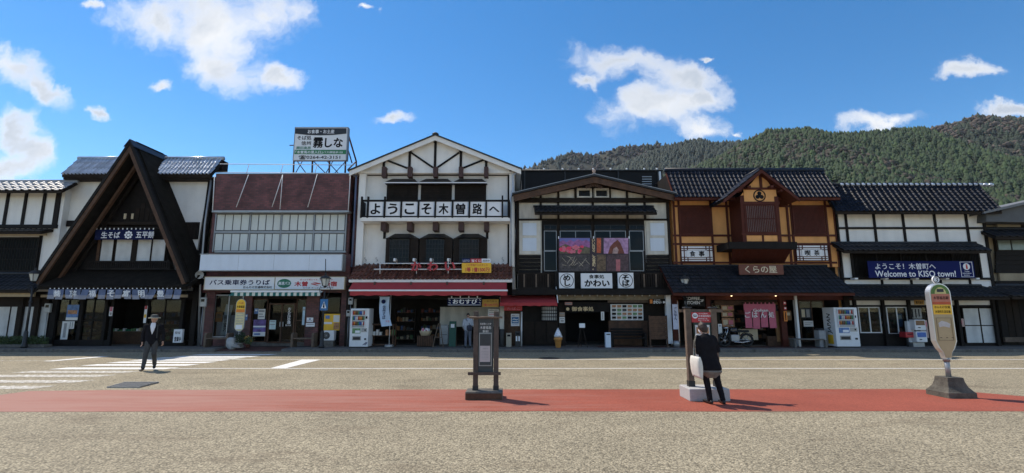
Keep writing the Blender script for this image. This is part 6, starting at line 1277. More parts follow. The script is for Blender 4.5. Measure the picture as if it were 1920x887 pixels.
box('crate', x0, x1, 23.225, 23.7, ZT + .02, zc - .02, DARKW, bk); lathe('basket', [(.22, 0), (.3, .2), (.31, .22), (.28, .2), (.2, .05)], ((x0 + x1) / 2 - .02, 23.45, zc), CREAM, bk, 16)
for k in range(16): a = random.uniform(0, 6.28); q = random.uniform(0, .2); bbox('wrapped_good', (x0 + x1) / 2 + q * math.cos(a) - .06, (x0 + x1) / 2 + q * math.cos(a) + .05, 23.45 + q * math.sin(a) - .05, 23.45 + q * math.sin(a) + .05, zc + .14, zc + .24 + random.uniform(0, .12), random.choice([PINK, WHITE, PAPER, REDP, WHITE]), bk, .025, 2)
def easel(label, px, Y, h_, w_, m=DARKW, board=None):
    x = Xr(px, 648, Y); o = thing('easel', label, 'easel', (x, Y, ZT))
    for s_ in (-1, 1): bar('front_leg', (x + s_ * w_ / 2, Y - .1, ZT), (x + s_ * .04, Y + .1, ZT + h_), .035, .035, m, o)
    bar('back_leg', (x, Y + .45, ZT), (x, Y + .12, ZT + h_), .03, .03, m, o); bar('cross_piece', (x - w_ * .28, Y, ZT + h_ * .42), (x + w_ * .28, Y, ZT + h_ * .42), .03, .03, m, o)
    if board: bb_ = bbox('board', x - board[0] / 2, x + board[0] / 2, Y - .06, Y - .03, ZT + board[1], ZT + board[2], board[3], o, .006, 1)
    return o
easel('empty wooden easel in the entrance of the gabled white shop', 822, 23.0, 1.1, .5, GREYW); easel('easel with a small white card before the restaurant entrance', 1092, 23.0, .95, .45, DARKW, (.27, .9, 1.1, WHITE))
ab = thing('green_a_board', 'dark green A-board sign behind the person in the light jacket', 'sign', (Xr(848, 648, 23.6), 23.6, ZT)); x0, x1 = Xr(842, 620, 23.6), Xr(855, 620, 23.6)
mo('front_board', [(x0, 23.5, ZT), (x1, 23.5, ZT), (x1, 23.7, Zr(602, 23.6)), (x0, 23.7, Zr(602, 23.6)), (x0, 23.53, ZT), (x1, 23.53, ZT), (x1, 23.73, Zr(602, 23.6)), (x0, 23.73, Zr(602, 23.6))], BF, mat('dark_green', (.02, .09, .06), .6), ab); mo('back_board', [(x0, 23.9, ZT), (x1, 23.9, ZT), (x1, 23.74, Zr(602, 23.6)), (x0, 23.74, Zr(602, 23.6)), (x0, 23.93, ZT), (x1, 23.93, ZT), (x1, 23.77, Zr(602, 23.6)), (x0, 23.77, Zr(602, 23.6))], BF, GREYW, ab); box('white_sheet', x0 + .08, x1 - .08, 23.59, 23.61, Zr(614, 23.6), Zr(607, 23.6), WHITE, ab)
for k, (a, b, c_, m, lab) in enumerate(((937, 945, 617, METALD, 'black cylindrical ashtray bin left of the tan bin'), (949, 959, 624, mat('tan_metal', (.36, .31, .24), .45, .1, 3), 'tan square bin between two dark bins'), (966, 976, 621, METALD, 'dark bin with white labels under the smoking sign'))):
    x0, x1 = Xr(a, 640, 23.2), Xr(b, 640, 23.2); o = thing('waste_bin', lab, 'bin', ((x0 + x1) / 2, 23.2, ZT), 'bins by the tobacco counter'); z1 = Zr(c_, 23.2)
    if k == 0: lathe('body', [(.11, 0), (.12, .02), (.12, z1 - ZT - .05), (.1, z1 - ZT)], ((x0 + x1) / 2, 23.3, ZT), m, o, 16); lathe('ash_tray', [(.09, 0), (.1, .02)], ((x0 + x1) / 2, 23.3, z1), METALG, o, 16)
    else:
        bbox('body', x0, x1, 23.2, 23.45, ZT, z1, m, o, .015); box('opening', x0 + .05, x1 - .05, 23.19, 23.2, z1 - .16, z1 - .07, INK, o)
        if k == 2: box('label_sheet', x0 + .03, x0 + .10, 23.19, 23.199, z1 - .45, z1 - .22, WHITE, o); box('label_sheet', x1 - .10, x1 - .03, 23.19, 23.199, z1 - .45, z1 - .22, WHITE, o)
# shelves in the dark shop room
def shelf_unit(label, px0, px1, Y, levels, top, mset):
    x0, x1 = Xr(px0, 620, Y), Xr(px1, 620, Y); o = thing('goods_shelf', label, 'shelf', ((x0 + x1) / 2, Y, .15)); 
    for x in (x0, x1 - .04): box('upright', x, x + .04, Y, Y + .4, .15, top, DARKW, o)
    for l in range(levels):
        z = .35 + (top - .55) * l / max(1, levels - 1); box('shelf_board', x0 + .04, x1 - .04, Y, Y + .4, z, z + .03, BROWNW, o); x = x0 + .08; bl = []
        while x < x1 - .2:
            w_ = random.uniform(.07, .18); bbox('goods', x, x + w_, Y + .04, Y + .3, z + .03, z + .03 + random.uniform(.08, .24), random.choice(mset), o, .006, 1); x += w_ + random.uniform(.01, .06)
MS = [mat('goods_' + q, c_, .6) for q, c_ in (('red', (.16, .03, .02)), ('brown', (.09, .05, .03)), ('cream', (.26, .21, .14)), ('green', (.04, .09, .03)), ('blue', (.03, .06, .14)), ('orange', (.22, .09, .02)), ('black', (.02, .02, .02)))]  # goods colours darkened to carry the dim room's shade
shelf_unit('shelf of souvenirs deep in the gabled white shop, left', 740, 778, 25.2, 4, 1.9, MS); shelf_unit('shelf of souvenirs behind the basket stand', 786, 832, 26.5, 4, 1.9, MS); shelf_unit('shelf of goods in the A-frame shop right window', 280, 336, 24.6, 4, 1.7, MS); shelf_unit('shelf of goods behind the dark food posters of the ochre shop', 1378, 1440, 26, 4, 1.8, MS); shelf_unit('brochure shelf inside the information centre', 1612, 1700, 25.4, 4, 1.7, MS); shelf_unit('goods shelf in the A-frame shop left window', 108, 192, 24.8, 4, 1.6, MS)
fz_ = bbox('drinks_freezer', Xr(824, 630, 24.6), Xr(840, 630, 24.6), 24.6, 25.2, .15, 1.1, mat('pale_appliance', (.42, .44, .45), .4), None, .03); tag(fz_, 'pale appliance standing in the dark shop room', 'appliance'); box('door_line', Xr(824, 630, 24.6) + .05, Xr(840, 630, 24.6) - .05, 24.59, 24.6, .62, .64, METALD, fz_)
# ------------------------------------------------------------------ soft-serve cone figure
x, Y = Xr(1046.5, 640, 22.7), 22.7
ic = thing('ice_cream_figure', 'giant soft-serve ice cream cone figure on the pavement', 'figure', (x, Y, ZT))
CONE = mat('wafer', (.55, .25, .06), .6, .15, 20); CREAMW = mat('soft_cream', (.76, .78, .84), .45, .04)
zc = Zr(632.5, Y); zt_ = Zr(614, Y)
lathe('cone', [(.10, 0), (.12, .03), (.16, zc - ZT - .12), (.19, zc - ZT - .1), (.2, zc - ZT), (.17, zc - ZT + .01)], (x, Y, ZT), CONE, ic, 20)
v, f = [], []; turns, n = 4.2, 90; prev = None
pts, rr = [], []
for i in range(n + 1):
    t = i / n; a = t * turns * 2 * math.pi; R_ = .11 * (1 - t) ** .8; pts.append((x + R_ * math.cos(a), Y + R_ * math.sin(a), zc + .04 + (zt_ - zc - .05) * t)); rr.append(.085 * (1 - t) ** .7 + .008)
tube('cream_swirl', pts, rr, CREAMW, ic, 10)
wb = bbox('white_stand', Xr(1135.5, 635, 22.8), Xr(1145.5, 635, 22.8), 22.8, 23.05, ZT, Zr(623, 22.8), PANEL, None, .015); tag(wb, 'slim pale blue-white box bin before the restaurant', 'bin'); box('bin_opening', Xr(1137, 626, 22.8), Xr(1144, 626, 22.8), 22.794, 22.8, Zr(627.5, 22.8), Zr(625.3, 22.8), METALD, wb)
wf = thing('wooden_board_rack', 'brown wooden board in a frame at the right of the restaurant', 'board', (Xr(1235, 645, 23.0), 23.0, ZT)); x0, x1 = Xr(1217.5, 620, 23), Xr(1252, 620, 23)
for x in (x0, x1 - .06): box('post', x, x + .06, 23, 23.06, ZT, Zr(591, 23), BROWNW, wf); box('foot', x - .02, x + .08, 22.85, 23.25, ZT, ZT + .05, GREYW, wf)
for k in range(6): zz_ = Zr(636, 23) + k * (Zr(592, 23) - Zr(636, 23)) / 6; box('board', x0 + .06, x1 - .06, 23.01 + (k % 2) * .006, 23.04, zz_ + .005, zz_ + (Zr(592, 23) - Zr(636, 23)) / 6 - .005, BROWNW, wf)
nf = thing('banner_flag', 'narrow pale lettered banner flag between the restaurant and the ochre shop', 'flag', (Xr(1267, 648, 23), 23, ZT)); tube('pole', [(Xr(1272, 600, 23), 23, ZT), (Xr(1272, 600, 23), 23, Zr(565, 23))], .014, METALW, nf); pb('cloth', 1261.5, 570, 1271, 617, 23.0, .008, mat('pale_lilac', (.55, .56, .66), .7), nf); plet('ごはん', 1264, 575, 1269, 600, 22.998, NAVY, nf, vertical=True); lathe('base', [(.14, 0), (.16, .18), (.13, .3)], (Xr(1269, 648, 22.95), 22.95, ZT), METALG, nf, 14)
# ------------------------------------------------------------------ motorcycle
Y = 23.15; xw0, xw1 = Xr(1358, 635, Y), Xr(1400, 635, Y)
mc = thing('motorcycle', 'dark motorcycle parked before the ochre shop with its round headlight', 'motorcycle', ((xw0 + xw1) / 2, Y, ZT))
RUB = mat('tyre_rubber', (.015, .015, .015), .8); CHR = mat('chrome', (.5, .5, .52), .2, .05, metal=.9); MBL = mat('motorcycle_paint', (.02, .022, .03), .25, .1, coat=.5)
for xw in (xw0, xw1):
    v, f = [], []; n, m_ = 28, 8
    for i in range(n):
        a = 2 * math.pi * i / n
        for j in range(m_): b = 2 * math.pi * j / m_; v.append((xw + (.27 + .055 * math.cos(b)) * math.cos(a), Y + .055 * math.sin(b), ZT + .325 + (.27 + .055 * math.cos(b)) * math.sin(a)))
    for i in range(n):
        for j in range(m_): f.append((i * m_ + j, ((i + 1) % n) * m_ + j, ((i + 1) % n) * m_ + (j + 1) % m_, i * m_ + (j + 1) % m_))
    wh = mo('wheel', v, f, RUB, mc, True)
    for k in range(5): a = k * 2 * math.pi / 5; tube('spoke', [(xw, Y, ZT + .325), (xw + .25 * math.cos(a), Y, ZT + .325 + .25 * math.sin(a))], .012, CHR, wh, 5)
    disc('hub', xw, ZT + .325, .06, Y - .05, Y + .05, METALG, wh, 12)
    n = 10; v = [(xw + r_ * math.cos(R(30 + 120 * i / n)), yy, ZT + .325 + r_ * math.sin(R(30 + 120 * i / n))) for yy in (Y - .07, Y + .07) for r_ in (.35, .36) for i in range(n + 1)]
    mo('mudguard', v, [(i, i + 1, 2 * (n + 1) + i + 1, 2 * (n + 1) + i) for i in range(n)], MBL, mc)
bbox('engine', xw0 + .28, xw1 - .38, Y - .14, Y + .14, ZT + .25, ZT + .58, METALG, mc, .05); bbox('fuel_tank', xw0 + .28, xw1 - .45, Y - .13, Y + .13, ZT + .68, ZT + .9, MBL, mc, .08, 3); bbox('seat', xw1 - .52, xw1 + .1, Y - .12, Y + .12, ZT + .68, ZT + .79, RUB, mc, .04)
for s_ in (-.09, .09): tube('fork', [(xw0, Y + s_, ZT + .325), (xw0 + .2, Y + s_, ZT + .95)], .02, CHR, mc); tube('swing_arm', [(xw1, Y + s_, ZT + .325), (xw1 - .4, Y + s_, ZT + .35)], .02, METALG, mc)
tube('handlebar', [(xw0 + .3, Y - .35, ZT + 1.0), (xw0 + .22, Y - .12, ZT + 1.03), (xw0 + .22, Y + .12, ZT + 1.03), (xw0 + .3, Y + .35, ZT + 1.0)], .014, CHR, mc)
tube('exhaust', [(xw0 + .4, Y - .16, ZT + .25), (xw1 - .3, Y - .17, ZT + .22), (xw1 + .15, Y - .17, ZT + .3)], .035, CHR, mc); tube('frame', [(xw0 + .2, Y, ZT + .85), (xw0 + .35, Y, ZT + .35), (xw1 - .4, Y, ZT + .3), (xw1 - .3, Y, ZT + .68), (xw0 + .25, Y, ZT + .75)], .025, METALD, mc)
xh = Xr(1376, 626, 22.9); hl = lathe('headlight', [(.05, 0), (.10, .03), (.11, .09), (.04, .14)], (xw0 + .12, Y, ZT + .82), CHR, mc, 14); 
# ================================================================== signposts on the red strip
WPOST = mat('sign_post_wood', (.085, .062, .05), .75, .35, 6, .3, 30, streak=.4); BOARD = mat('slate_board', (.045, .052, .055), .6, .12, 4)
yb_ = Yg(750); 
c1 = thing('bus_stop_signpost', 'dark wooden bus stop signpost on a stone base at the centre of the red strip', 'signpost', (Xr(907, 750, yb_), yb_ + .25, 0))
x0, x1 = Xr(872, 750, yb_), Xr(942, 750, yb_); zb_ = Zr(734.5, yb_)
bbox('base', x0, x1, yb_, yb_ + .5, 0, zb_, CONCD, c1, .015); box('base_board', x0 + .01, x1 - .01, yb_ - .015, yb_ - .001, .02, zb_ - .03, BROWNW, c1)
yp = yb_ + .2
for a in (891.5, 930): xx = Xr(a, 690, yp); bbox('post', xx - .052, xx + .052, yp, yp + .1, zb_, Zr(583, yp), WPOST, c1, .008, 1); box('iron_shoe', xx - .06, xx + .06, yp - .008, yp + .108, zb_, zb_ + .09, METALD, c1)
bd = box('board', Xr(896.5, 650, yp), Xr(925, 650, yp), yp + .03, yp + .07, Zr(699, yp), Zr(596, yp), BOARD, c1)
tube('top_rail', [(Xr(880, 594.5, yp), yp - .03, Zr(594.5, yp)), (Xr(942, 594.5, yp), yp - .03, Zr(594.5, yp))], .022, GREYW, c1); box('cross_rail', Xr(877.5, 699, yp), Xr(939, 699, yp), yp - .05, yp - .002, Zr(702.5, yp), Zr(697, yp), WPOST, c1)
for s_, a, b, c_, d_ in (('長距離バス停', 900, 605, 921, 608.5), ('木曽福島', 900, 611, 921, 616.5), ('駅前', 905, 618.5, 916, 623)): plet(s_, a, b, c_, d_, yp + .028, PAPER, bd, bold=.015)
nf_ = box('notice_frame', Xr(898, 655, yp), Xr(922, 655, yp), yp + .005, yp + .028, Zr(686, yp), Zr(623.5, yp), ALU, c1); box('notice_glass', Xr(899.5, 655, yp), Xr(920.5, 655, yp), yp - .002, yp + .004, Zr(684, yp), Zr(625.5, yp), BOARD, nf_); pr_ = box('timetable_sheet', Xr(900, 660, yp), Xr(919, 660, yp), yp - .006, yp - .003, Zr(678, yp), Zr(648, yp), mat('faded_paper', (.46, .42, .42), .7, .06), nf_); plet('発車時刻表', 905, 652, 915, 654.5, yp - .007, LINEG, pr_, thick=.002)
for k in range(6): box('timetable_line', Xr(903, 660, yp), Xr(916, 660, yp), yp - .008, yp - .0065, Zr(659 + k * 2.8, yp), Zr(658.4 + k * 2.8, yp), LINEG, pr_)
box('dark_sheet', Xr(900.5, 640, yp), Xr(919, 640, yp), yp - .006, yp - .003, Zr(646, yp), Zr(627, yp), mat('dark_sheet', (.03, .033, .036), .5), nf_)
# right-hand notice post
yb_ = Yg(752.5)
c2 = thing('bus_stop_signpost', 'wooden notice post with red heading on a pale granite block', 'signpost', (Xr(1331, 752, yb_), yb_ + .3, 0))
x0, x1 = Xr(1294, 752, yb_), Xr(1370, 752, yb_); zb_ = Zr(729, yb_)
bbox('base', x0, x1, yb_, yb_ + .62, 0, zb_, GRANITE, c2, .015); yp = yb_ + .3
for a in (1296, 1345): xx = Xr(a, 690, yp); bbox('post', xx - .06, xx + .06, yp, yp + .12, zb_, Zr(578, yp), GREYW, c2, .008, 1); box('iron_shoe', xx - .066, xx + .066, yp - .006, yp + .126, zb_, zb_ + .12, METALD, c2); bbox('post_cap', xx - .08, xx + .08, yp - .02, yp + .14, Zr(578, yp), Zr(575, yp), METALD, c2, .01, 1)
box('cross_rail', Xr(1279, 580, yp), Xr(1360, 580, yp), yp + .13, yp + .17, Zr(585, yp), Zr(579.5, yp), GREYW, c2)
xl_, xr2 = Xr(1302, 600, yp), Xr(1339.5, 600, yp)
bd = box('board', xl_, xr2, yp + .04, yp + .08, Zr(705, yp), Zr(584, yp), mat('green_black', (.015, .035, .028), .5), c2)
rdp = pb('red_heading', 1296.5, 585, 1336, 604, yp + .03, .008, REDP, c2, 595)
cx, cz = Xr(1303, 591, yp + .03), Zr(591.5, yp + .03); disc('bus_badge', cx, cz, .06, yp + .026, yp + .03, WHITE, rdp, 20); box('bus_pictogram', cx - .035, cx + .035, yp + .022, yp + .026, cz - .02, cz + .025, DK, rdp); box('bus_window', cx - .025, cx + .025, yp + .019, yp + .022, cz + .002, cz + .018, WHITE, rdp)
for s_, a, b, c_, d_ in (('のりば案内', 1310, 586.5, 1326, 588.8), ('木曽福島駅前', 1309, 590, 1334, 594), ('開田高原方面', 1309, 596, 1326, 598), ('御岳ロープウェイ方面', 1309, 599, 1329, 601)): plet(s_, a, b, c_, d_, yp + .029, WHITE, rdp, bold=.012, thick=.003)
sh_ = pb('notice_sheet', 1304, 609, 1331, 640, yp + .03, .008, PAPER, c2); pb('route_map', 1306, 613, 1329, 625, yp + .024, .005, PICR, sh_); pb('second_sheet', 1304, 643, 1331, 668, yp + .03, .008, PAPER, c2)
for k in range(7): pb('timetable_line', 1307, 646 + k * 3, 1328, 646.8 + k * 3, yp + .027, .003, LINEG, c2)
# near bus stop with round-topped plate
yb_ = Yg(748); xc = Xr(1785, 735, yb_ + .3); Yc = yb_ + .33
c3 = thing('bus_stop_sign', 'silver-edged round-topped bus stop sign number three on a concrete block', 'bus stop sign', (xc, Yc, 0))
zb_ = Zr(706, Yc)
rings = []
for hw_, z in ((.30, 0), (.30, .11), (.275, .135), (.215, .22), (.18, .33), (.17, zb_)): rings.append([(xc + sx * hw_, Yc + sy * hw_ * .95, z) for sx, sy in ((-1, -1), (1, -1), (1, 1), (-1, 1))])
v = [p for r_ in rings for p in r_]; f = [(0, 3, 2, 1)] + [(i * 4 + j, i * 4 + (j + 1) % 4, (i + 1) * 4 + (j + 1) % 4, (i + 1) * 4 + j) for i in range(len(rings) - 1) for j in range(4)] + [tuple(range(len(v) - 4, len(v)))]
mo('base', v, f, mat('stained_concrete', (.115, .105, .085), .95, .55, 6, .6, 30, streak=.4), c3)
zt_ = Zr(531, Yc); zn = Zr(672, Yc); hw = .235
tube('pole', [(xc, Yc, zb_ - .05), (xc, Yc, zn + .02)], .05, METALG, c3, 14); lathe('collar', [(.066, 0), (.066, .1)], (xc, Yc, zn - .06), ALU, c3, 14)
def outline(h_, z_low, z_sh, ins): 
    n = 16; p = [((h_ - ins) * math.cos(math.pi * i / n), zt_ - h_ + (h_ - ins) * math.sin(math.pi * i / n)) for i in range(n + 1)]
    lft = [(-h_ + ins, z_sh), (-h_ * .72 + ins, z_sh - .16), (-.10 + ins * .5, z_low + .14), (-.06, z_low + ins)]
    return p + lft + [(-a, b) for a, b in lft[::-1]]
zsh = Zr(642, Yc) + .04
pl = [(xc + a, z) for a, z in outline(hw, zn, zsh, 0)]
prism('plate', pl, Yc - .06, Yc + .06, mat('brushed_silver', (.62, .62, .62), .35, .06, 6, metal=.7), c3)
prism('face', [(xc + a, z) for a, z in outline(hw, zn, zsh, .025)], Yc - .066, Yc - .061, mat('tan_face', (.44, .34, .19), .5, .08, 4), c3)
def hband(name, za, zb2, m, dy, ins=.03): 
    o = box(name, xc - hw + ins, xc + hw - ins, Yc - .066 - dy, Yc - .066, za, zb2, m, c3); return o
n = 16; rr = hw - .03
prism('green_arch', [(xc + rr * math.cos(math.pi * i / n), zt_ - hw + rr * math.sin(math.pi * i / n)) for i in range(n + 1)], Yc - .07, Yc - .0665, mat('olive_green', (.09, .19, .03), .5), c3)
prism('inner_arch', [(xc + rr * .62 * math.cos(math.pi * i / n), zt_ - hw + rr * .72 * math.sin(math.pi * i / n)) for i in range(n + 1)], Yc - .074, Yc - .0705, mat('cream_arch', (.55, .50, .20), .5), c3)
bbox('bus_pictogram', xc - .075, xc + .075, Yc - .08, Yc - .0745, zt_ - hw + .04, zt_ - hw + .11, DK, c3, .002, 1)
hband('name_band', zt_ - hw - .17, zt_ - hw - .003, mat('salmon_band', (.50, .17, .11), .5), .003); lettering('木曽福島駅', xc - .17, xc + .17, zt_ - hw - .125, zt_ - hw - .05, Yc - .0695, INK, c3, bold=.01, thick=.003)
hband('red_band', zt_ - hw - .235, zt_ - hw - .173, mat('orange_red_band', (.50, .08, .02), .5), .003); hband('yellow_band', zt_ - hw - .45, zt_ - hw - .238, YEL, .003)
lettering('おんたけ交通', xc - .17, xc + .17, zt_ - hw - .32, zt_ - hw - .26, Yc - .0695, INK, c3, thick=.003); lettering('木曽町生活交通', xc - .17, xc + .17, zt_ - hw - .42, zt_ - hw - .36, Yc - .0695, INK, c3, thick=.003)
z_t, z_b = zt_ - hw - .52, zt_ - hw - 1.02
for (a, b, c_, d_) in ((-.17, .17, z_t - .015, z_t), (-.17, .17, z_b, z_b + .015), (-.17, -.155, z_b + .015, z_t - .015), (.155, .17, z_b + .015, z_t - .015)): box('timetable_frame', xc + a, xc + b, Yc - .074, Yc - .0665, c_, d_, mat('bronze_frame', (.28, .21, .11), .5), c3)
prism('peeled_patch', [(xc - .13, z_t - .12), (xc - .05, z_t - .07), (xc + .06, z_t - .1), (xc + .13, z_t - .14), (xc + .1, z_t - .22), (xc - .02, z_t - .19), (xc - .12, z_t - .21)], Yc - .072, Yc - .0665, mat('peeled_grey', (.55, .53, .52), .6), c3)
for a in (-.13, .0, .12): box('small_mark', xc + a, xc + a + .04, Yc - .072, Yc - .0665, z_b + .06, z_b + .07, INK, c3)
zz = zt_ + .085; disc('number_disc', xc, zz, .08, Yc - .02, Yc + .02, WHITE, c3, 24)
n = 24; v = [(xc + r_ * math.cos(2 * math.pi * i / n), Yc - .023, zz + r_ * math.sin(2 * math.pi * i / n)) for r_ in (.082, .066) for i in range(n)]; mo('number_ring', v, [(i, (i + 1) % n, n + (i + 1) % n, n + i) for i in range(n)], INK, c3)
lettering('3', xc - .03, xc + .03, zz - .048, zz + .048, Yc - .021, INK, c3, bold=.03, thick=.003)
# ================================================================== people
def loft(v, f, pts, side=None, n=12):
    """closed tube with elliptical rings; pts = (x, y, z, ra, rb); ra lies along the side vector"""
    P = [Vector(p[:3]) for p in pts]
    ds = [(P[min(i + 1, len(P) - 1)] - P[max(i - 1, 0)]).normalized() for i in range(len(P))]
    rings = [(P[0] - ds[0] * pts[0][4] * .7, .45 * pts[0][3], .45 * pts[0][4], ds[0])] + [(P[i], pts[i][3], pts[i][4], ds[i]) for i in range(len(P))] + [(P[-1] + ds[-1] * pts[-1][4] * .7, .45 * pts[-1][3], .45 * pts[-1][4], ds[-1])]
    b0 = len(v)
    for p, ra, rb, d in rings:
        s_ = Vector(side or (1, 0, 0)); s_ = (s_ - d * s_.dot(d))
        if s_.length < .05: s_ = Vector((0, 1, 0)) - d * d.y
        s_.normalize(); t = d.cross(s_)
        for j in range(n): a = 2 * math.pi * j / n; v.append(p + s_ * ra * math.cos(a) + t * rb * math.sin(a))
    for i in range(len(rings) - 1):
        for j in range(n): f.append((b0 + i * n + j, b0 + i * n + (j + 1) % n, b0 + (i + 1) * n + (j + 1) % n, b0 + (i + 1) * n + j))
    f.append(tuple(range(b0, b0 + n))[::-1]); f.append(tuple(range(b0 + (len(rings) - 1) * n, b0 + len(rings) * n)))
TS = bpy.data.scenes.new('workbench')
def blob(name, chains, m, parent, voxel=.012, it=4, disp=0):
    v, f = [], []
    for c_ in chains: loft(v, f, c_[0], c_[1] if len(c_) > 1 else None)
    me = bpy.data.meshes.new(name); me.from_pydata([tuple(p) for p in v], [], f)
    bm = bmesh.new(); bm.from_mesh(me); bmesh.ops.recalc_face_normals(bm, faces=bm.faces[:]); bm.to_mesh(me); bm.free()
    t = bpy.data.objects.new('tmp', me); TS.collection.objects.link(t)
    r_ = t.modifiers.new('r', 'REMESH'); r_.mode = 'VOXEL'; r_.voxel_size = voxel
    s_ = t.modifiers.new('s', 'SMOOTH'); s_.iterations = it; s_.factor = .5
    TS.view_layers[0].update(); dg_ = TS.view_layers[0].depsgraph; out = bpy.data.meshes.new_from_object(t.evaluated_get(dg_)); bpy.data.objects.remove(t)
    co = [w_.co.copy() for w_ in out.vertices]
    if disp: co = [p + Vector((1, 1, 0)) * 0 + Vector((mnoise.noise(p * 9), mnoise.noise(p * 9 + Vector((7, 0, 0))), mnoise.noise(p * 7))) * disp for p in co]
    if XF[0] is not None: co = [XF[0] @ p for p in co]
    for w_, p in zip(out.vertices, co): w_.co = p
    out.materials.clear(); out.materials.append(m); out.polygons.foreach_set('use_smooth', [True] * len(out.polygons)); out.polygons.foreach_set('material_index', [0] * len(out.polygons)); out.name = name
    return base(name, out, parent)
def hand(w_, d, side_out, curl=.5):
    """palm and five fingers from the wrist w_ along d; side_out points to the thumb"""
    w_, d, s_ = Vector(w_), Vector(d).normalized(), Vector(side_out).normalized(); nrm = d.cross(s_).normalized(); ch = []
    def q(p, a, b): return (p.x, p.y, p.z, a, b)
    ch.append(([q(w_, .026, .02), q(w_ + d * .045, .038, .017), q(w_ + d * .088, .04, .014)], tuple(s_)))
    for k, L_ in enumerate((.070, .078, .073, .056)):
        o = w_ + d * .085 + s_ * (.030 - .02 * k); d2 = (d * math.cos(curl * .6) + nrm * math.sin(curl * .6)); d3 = (d * math.cos(curl * 1.6) + nrm * math.sin(curl * 1.6))
        ch.append(([q(o, .0092, .009), q(o + d2 * L_ * .5, .0086, .0085), q(o + d2 * L_ * .5 + d3 * L_ * .5, .0075, .0072)], tuple(s_)))
    o = w_ + d * .03 + s_ * .03; d2 = (d * .7 + s_ * .7).normalized(); d3 = (d * .95 + s_ * .25 + nrm * .2).normalized()
    ch.append(([q(o, .013, .012), q(o + d2 * .035, .011, .0105), q(o + d2 * .035 + d3 * .03, .009, .0085)], tuple(s_)))
    return ch
def head_chains(c, tilt=(0, 0, 1), face=(0, -1, 0), s_=1.):
    """skull, jaw, nose and ears around the head centre c"""
    c = Vector(c); u = Vector(tilt).normalized(); fw = Vector(face); fw = (fw - u * fw.dot(u)).normalized(); sd_ = fw.cross(u).normalized()
    def P(a, b, h_): return c + sd_ * a * s_ + fw * b * s_ + u * h_ * s_
    def q(p, a, b): return (p.x, p.y, p.z, a * s_, b * s_)
    ch = [([q(P(0, .015, -.10), .042, .045), q(P(0, .012, -.07), .058, .068), q(P(0, .006, -.02), .07, .088), q(P(0, -.006, .03), .075, .096), q(P(0, -.012, .07), .068, .085), q(P(0, -.012, .10), .04, .05)], tuple(sd_))]
    ch.append(([q(P(0, .088, .005), .009, .01), q(P(0, .105, -.02), .013, .013)], tuple(sd_))); ch.append(([q(P(0, .075, -.098), .02, .016), q(P(0, .06, -.1), .025, .02)], tuple(sd_)))
    for k in (-1, 1): ch.append(([q(P(.074 * k, -.012, .012), .008, .02), q(P(.077 * k, -.014, -.03), .006, .012)], tuple(sd_)))
    return ch, P
def features(P, parent, SK, s_=1., brow=True):
    EYE = mat('eye_dark', (.02, .015, .012), .3); LIP = mat('lip', (.30, .11, .09), .6)
    def dot(name, a, b, h_, r_, m, sq=1.):
        c = P(a, b, h_); bm = bmesh.new(); bmesh.ops.create_icosphere(bm, subdivisions=2, radius=r_); bm.verts.index_update(); v = [(q.co.x + c.x, q.co.y + c.y, q.co.z * sq + c.z) for q in bm.verts]; f = [tuple(w_.index for w_ in q.verts) for q in bm.faces]; bm.free(); mo(name, v, f, m, parent, True)
    for k in (-1, 1): dot('eye', .03 * k, .083, .008, .009, EYE, .7); dot('eyebrow', .03 * k, .088, .03, .011, EYE, .3)
    dot('mouth', 0, .086, -.058, .016, LIP, .35)
def place(X, Y, Z, rot, s_=1., lean=0.):
    M_ = Matrix.Translation((X, Y, Z)) @ Matrix(((1, 0, lean, 0), (0, 1, 0, 0), (0, 0, 1, 0), (0, 0, 0, 1))) @ Matrix.Rotation(rot, 4, 'Z') @ Matrix.Scale(s_, 4); return M_
SKIN = mat('skin', (.42, .24, .165), .6, .06, 12); BLK = mat('black_cloth', (.010, .0095, .0125), .9, .3, 10, .2, 60, spec=.15); GREYT = mat('grey_trousers', (.045, .046, .048), .85, .25, 10, .2, 50); SHOE = mat('black_shoe', (.012, .012, .013), .45); WHT = mat('white_shirt', (.72, .73, .78), .8, .06); HAIRB = mat('brown_hair', (.030, .014, .009), .6, .4, 40); HAIRG = mat('dark_hair', (.02, .017, .015), .6, .3, 40)
def leg(h_, k, a): return [(*h_, .098, .105), ((h_[0] * .6 + k[0] * .4), (h_[1] * .6 + k[1] * .4), (h_[2] * .6 + k[2] * .4), .086, .092), (*k, .068, .07), ((k[0] + a[0]) / 2, (k[1] + a[1]) / 2 + .015, (k[2] + a[2]) / 2, .062, .066), (*a, .056, .06)]
def shoe(a, toe, lift=0):
    a, t = Vector(a), Vector(toe); d = (t - a); 
    return ([(a.x - d.x * .28, a.y - d.y * .28, a.z - .03, .036, .038), (a.x + d.x * .2, a.y + d.y * .2, a.z - .035, .042, .042), (a.x + d.x * .7, a.y + d.y * .7, (a.z - .045) * .4 + (t.z + .03) * .6, .046, .03), (t.x, t.y, t.z + .027, .036, .022)], (1, 0, 0))
